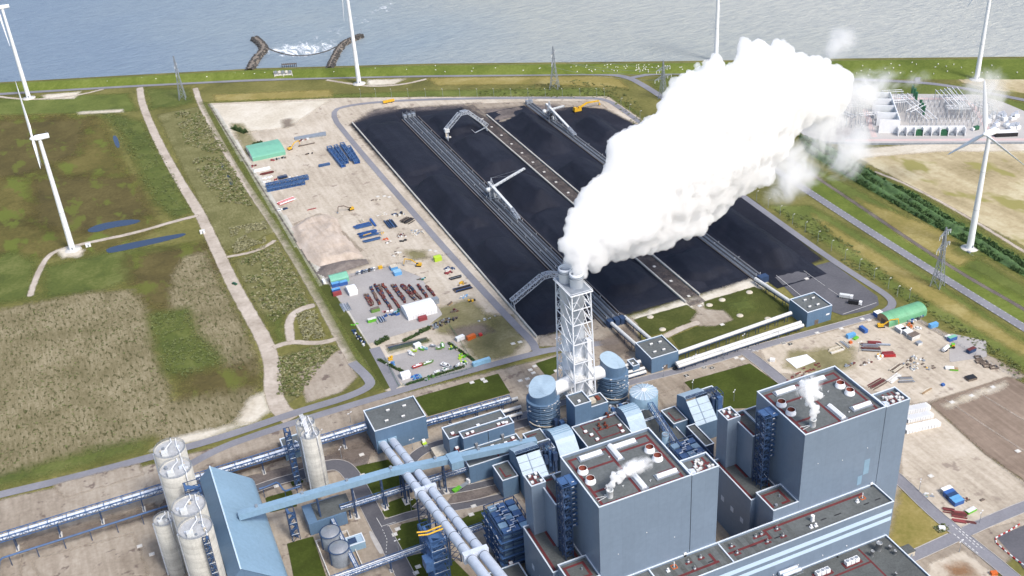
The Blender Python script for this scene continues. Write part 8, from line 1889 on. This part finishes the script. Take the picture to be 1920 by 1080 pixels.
pub = [(1262,196),(1400,282),(1525,366),(1650,447),(1800,541),(1980,652),(2300,850)]
dashes(pub, 3.2, 1.4, 3.4, .36); dashes(pub, -3.2, 1.4, 3.4, .36)
for a, b in (((1785, 985), (1832, 1027)), ((1798, 992), (1845, 1032)), ((1788, 1002), (1835, 1040))): dashes([a, b], 0, 1.4, 1.0, .5, sm=0)
dashes([(1378, 656), (1400, 655), (1422, 660)], 0, 1.6, 1.2, .5, sm=1)
dashes([cf(395, 100), cf(430, 210)], 0, 30, 1, .25, sm=0); dashes([cf(605, 345), cf(655, 430)], 0, 30, 1, .25, sm=0); dashes([cf(655, 420), cf(780, 382)], 0, 30, 1, .25, sm=0); dashes([cf(660, 450), cf(700, 540), cf(690, 680)], 0, 1.2, 1.2, .25, sm=0)
dashes([p6(525, 470), p6(670, 590)], 0, 40, 1, .3, sm=0); dashes([p6(660, 430), p6(800, 530)], 0, 40, 1, .2, sm=0); dashes([p6(820, 545), p6(900, 600)], 0, 40, 1, .2, sm=0); dashes([p6(900, 690), p6(1090, 625)], 0, 40, 1, .3, sm=0)
# plant cover: reeds, rough weeds, bushes
def tufts(name, poly, n, smin, smax, hs, mat, sm=0, aspect=1.0, ang=0):
    q = P2(poly); xs = [p[0] for p in q]; ys = [p[1] for p in q]
    X = rng.uniform(min(xs), max(xs), n*4); Y = rng.uniform(min(ys), max(ys), n*4); nz = vnoise(X, Y, 14, 8)*.6+vnoise(X, Y, 5, 9)*.4
    k = (sdist(X, Y, q) > 0) & (nz > .34); X, Y = X[k][:n], Y[k][:n]; V = []; F = []
    for x, y in zip(X, Y):
        s = rng.uniform(smin, smax); h = s*hs*rng.uniform(.6, 1.3)
        for j in range(5):
            a = rng.uniform(0, 6.28); b = len(V); ox, oy = rng.uniform(-.6, .6, 2)*s*(1, 1); dx, dy = math.cos(a)*s*.55, math.sin(a)*s*.55; ln = rng.uniform(-.5, .5, 2)*s
            V += [(x+ox-dx, y+oy-dy, .4), (x+ox+dx, y+oy+dy, .4), (x+ox+dx*.7+ln[0], y+oy+dy*.7+ln[1], .4+h), (x+ox-dx*.7+ln[0], y+oy-dy*.7+ln[1], .4+h*.9)]; F.append((b, b+1, b+2, b+3))
    me = bpy.data.meshes.new(name); me.from_pydata(V, [], F); me.materials.append(MATS[mat]); o = bpy.data.objects.new(name, me); COL.objects.link(o); o['kind'] = 'stuff'; return o
s1 = [(300,215),(372,205),(418,270),(448,330),(498,400),(515,432),(470,450),(420,465),(400,430),(372,370),(332,290)]
for q in ([(325,212),(372,205),(412,262),(430,285),(398,288),(350,270)], [(360,300),(420,290),(455,345),(472,388),(415,378),(385,345)]): tufts('rough_weeds', q, 520, .6, 1.5, .55, 'leaf_pale'); tufts('rough_weeds', q, 420, .6, 1.6, .55, 'leaf_tuft')
s2 = [(445,490),(520,460),(558,520),(578,570),(540,585),(512,605),(472,560)]
tufts('rough_weeds', s2, 500, 0.52, 1.44, 0.54, 'leaf_pale'); tufts('rough_weeds', s2, 450, 0.52, 1.44, 0.54, 'leaf_tuft')
s3 = [(522,672),(598,648),(640,650),(600,690),(560,745),(520,740)]
tufts('rough_weeds', s3, 350, 0.45, 1.28, 0.54, 'leaf_pale'); tufts('rough_weeds', s3, 500, 0.45, 1.44, 0.54, 'leaf_tuft'); tufts('rough_weeds', [(430,428),(500,415),(498,465),(440,476)], 700, 0.45, 1.28, 0.54, 'leaf_pale')
tufts('rough_weeds', [(555,590),(590,580),(612,635),(570,640)], 500, 0.45, 1.28, 0.54, 'leaf_pale')
tufts('grass_tufts', [(1080,150),(1180,168),(1225,235),(1200,245),(1140,185),(900,180),(900,172)], 600, 0.60, 1.60, 0.36, 'leaf_tuft')
tufts('grass_tufts', [(1440,385),(1560,480),(1690,560),(1830,650),(1925,720),(1925,690),(1700,540),(1530,410)], 700, 0.45, 1.36, 0.36, 'leaf_tuft')
tufts('grass_tufts', [(280,590),(352,580),(366,625),(402,655),(414,682),(348,708),(314,696),(292,650)], 900, 0.38, 1.12, 0.30, 'leaf_tuft')
tufts('field_tufts', [(-20,610),(80,575),(250,555),(300,690),(318,800),(260,830),(-20,890)], 1100, 0.38, 0.96, 0.27, 'leaf_tuft'); tufts('field_tufts', [(325,520),(390,476),(480,660),(440,716),(372,640)], 450, 0.30, 0.88, 0.27, 'leaf_tuft')
tufts('meadow_tufts', [(195,212),(268,232),(328,330),(358,396),(330,410),(290,380)], 900, 0.45, 1.28, 0.30, 'leaf_tuft')
def bush(label, f, x, y, L, W, h, ang, n, cat='bush', name='bush', mats=('leaf_dark', 'leaf_mid')):
    c = V2(f, x, y, 0); r = thing(name, label, cat, (*c, 0))
    for i in range(max(2, int(L/2.5))): t = (i+.5)/max(2, int(L/2.5))-.5; q = rotp(c, ang, t*L, 0); MB().frustum((q[0], q[1], 0), (q[0]+.2, q[1]+.1, h*.6), .12, .05, 6).build('stem', 'bark', r)
    for mt in mats:
        m = MB()
        for i in range(n):
            u, v, w_ = rng.uniform(-1, 1), rng.uniform(-1, 1), rng.uniform(0, 1)
            if v*v+(w_-.3)**2 > .9 or abs(u) > .85+.15*rng.rand(): continue
            p = rotp(c, ang, u*L/2, v*W/2); z = .2+w_*h*(.75+.4*math.sin(u*9+v*3)); a = rng.uniform(0, 6.28); s = rng.uniform(.25, .6); d = Vector((math.cos(a)*s, math.sin(a)*s, rng.uniform(-.3, .3)*s)); e = Vector((-math.sin(a)*s*.7, math.cos(a)*s*.7, rng.uniform(-.6, .6)*s)); P0 = Vector((*p, z))
            m.add([P0-d, P0+e, P0+d, P0-e], [(0, 1, 2, 3)])
        m.build('foliage', mt, r)
bush('long olive bush hedge left of the far mint shed', ya, 415, 390, 24, 6, 3.2, -1.15, 1500)
bush('low dark bush behind the far mint shed', ya, 620, 535, 10, 3, 2, .1, 500)
bush('dark bush row on the lower edge of the paved yard, left part', yc, 570, 690, 11, 4, 2.4, .35, 600); bush('dark bush row on the lower edge of the paved yard, right part', yc, 965, 590, 9, 3, 2, .25, 500)
bush('dark shrub beside the dark reed pond basin', yc, 840, 655, 14, 2.5, 1.4, .3, 500)
bush('hedge along the left side of the boat yard', yc, 655, 920, 26, 1.6, 1.8, -1.35+.22, 900, 'hedge', 'hedge'); bush('hedge along the lower side of the boat yard', yc, 1060, 1010, 42, 1.4, 1.6, .03, 1000, 'hedge', 'hedge'); bush('hedge along the right side of the boat yard', yc, 1300, 790, 30, 1.4, 1.8, -1.3, 900, 'hedge', 'hedge')
bush('flowering shrubs round the white tank box by the junction', ye, 335, 800, 7, 5, 1.2, 0, 260, 'shrub', 'shrub', ('leaf_mid', 'leaf_pale'))
# reed bed of wavy rows on the right
rb0 = P2([(1500,256),(1545,268),(1640,328),(1715,366),(1790,415),(1960,515),(1960,540),(1795,447),(1705,398),(1610,345),(1512,285)])
xs = [p[0] for p in rb0]; ys = [p[1] for p in rb0]; X, Y = np.meshgrid(np.arange(min(xs), max(xs), 1.3), np.arange(min(ys), max(ys), 1.3)); sd_ = sdist(X, Y, rb0)
dirv = np.array(rb0[4])-np.array(rb0[1]); dirv /= np.linalg.norm(dirv); U = -X*dirv[1]+Y*dirv[0]; Z = np.clip(sd_/2, 0, 1)*(.8+1.0*np.sin(U*.62+3*vnoise(X, Y, 30, 3)))+vnoise(X, Y, 2.6, 4)*1.3*np.clip(sd_/2, 0, 1)
o = gridmesh('reed_bed', X, Y, np.maximum(Z, 0)+.3, sd_ > 0, 'reed'); o['kind'] = 'stuff'
tufts('reed_tufts', [(1500,256),(1545,268),(1640,328),(1715,366),(1790,415),(1960,515),(1960,540),(1795,447),(1705,398),(1610,345),(1512,285)], 2600, .8, 1.7, 1.3, 'reed')
# chain link fences
def fence(label, pts, h=2.0, gap=3.0, mat='galv'):
    q = P2(pts); r = thing('chain_fence', label, 'fence', (q[0][0], q[0][1], 0))
    m = MB()
    for a, b in zip(q[:-1], q[1:]):
        for z in (h*.35, h*.7, h): m.bar((*a, z), (*b, z), .06)
    m.build('rail_wire', mat, r); k = 0
    for a, b in zip(q[:-1], q[1:]):
        n = max(1, int(math.hypot(b[0]-a[0], b[1]-a[1])/gap))
        for i in range(n):
            if k < 95: MB().bar((a[0]+(b[0]-a[0])*i/n, a[1]+(b[1]-a[1])*i/n, 0), (a[0]+(b[0]-a[0])*i/n, a[1]+(b[1]-a[1])*i/n, h), .12).build('post', mat, r)
            k += 1
    return r
fence('green wire fence around the boat yard', [(722, 674), (748, 726), (866, 698), (892, 688), (866, 646), (842, 610)], 2, 2.6, 'green_dark')
fence('wire fence between the paved yard and the sand above it', [(618, 536), (660, 520), (740, 497), (800, 485), (845, 478)], 2, 2.8, 'timber_dark')
fence('wire fence beside the plowed field on the right', [(1740, 757), (1800, 810), (1848, 853), (1925, 912)], 2, 2.6, 'timber_dark')
fence('wire fence along the ring road bend by the green arched shed', [(1690, 582), (1760, 625), (1850, 680), (1915, 716)], 2, 3, 'galv')
# drain strips across the plowed field
for a, b in (((1772, 750), (1925, 850)), ((1835, 737), (1930, 795))): road('drain_strip', [a, b], 1.2, 'track_dirt', sm=0)
for q in ((1790, 755), (1825, 741), (1865, 727)): g = G(*q, 0); patch('spoil_strip', [(g.x-8, g.y-3), (g.x+9, g.y-1.5), (g.x+9, g.y+1.5), (g.x-8, g.y+1)], 'sand_pale', world=True, cell=1, soft=2)
# ------------------------------------------------------------------ light, sky, camera
SUN_EL, SUN_AZ = R(50), R(160)     # azimuth clockwise from +Y: behind the camera, a little to the right
sv = Vector((math.sin(SUN_AZ)*math.cos(SUN_EL), math.cos(SUN_AZ)*math.cos(SUN_EL), math.sin(SUN_EL)))
ld = bpy.data.lights.new('sun', 'SUN'); ld.energy = 2.0; ld.angle = R(13); ld.color = (1, .965, .91)
lo = bpy.data.objects.new('sun', ld); COL.objects.link(lo); lo.rotation_euler = (-sv).to_track_quat('-Z', 'Y').to_euler(); lo.location = sv*900
w = bpy.data.worlds.new('World'); SC.world = w; w.use_nodes = True
nt = w.node_tree; bg = nt.nodes['Background']; sk = nt.nodes.new('ShaderNodeTexSky'); sk.sky_type = 'NISHITA'; sk.sun_disc = False
sk.sun_elevation = SUN_EL; sk.sun_rotation = SUN_AZ; sk.air_density = 1.0; sk.dust_density = 3.0; sk.ozone_density = 1.0
nt.links.new(sk.outputs[0], bg.inputs[0]); bg.inputs[1].default_value = .15
cd = bpy.data.cameras.new('camera'); cam = bpy.data.objects.new('camera', cd); COL.objects.link(cam)
M = Matrix((( _r.x, _u.x, -_f.x), (_r.y, _u.y, -_f.y), (_r.z, _u.z, -_f.z))).to_4x4(); M.translation = CAM
cam.matrix_world = M; cd.sensor_width = 36; cd.lens = 36*FPX/1920; cd.clip_end = 20000; cd.clip_start = 1
SC.camera = cam
SC.view_settings.view_transform = 'Standard'; SC.view_settings.look = 'None'; SC.view_settings.exposure = .55; SC.view_settings.gamma = 1
SC.cycles.use_denoising = True; SC.cycles.transparent_max_bounces = 32; SC.cycles.max_bounces = 24; SC.cycles.volume_bounces = 24; SC.cycles.diffuse_bounces = 4; SC.cycles.glossy_bounces = 3
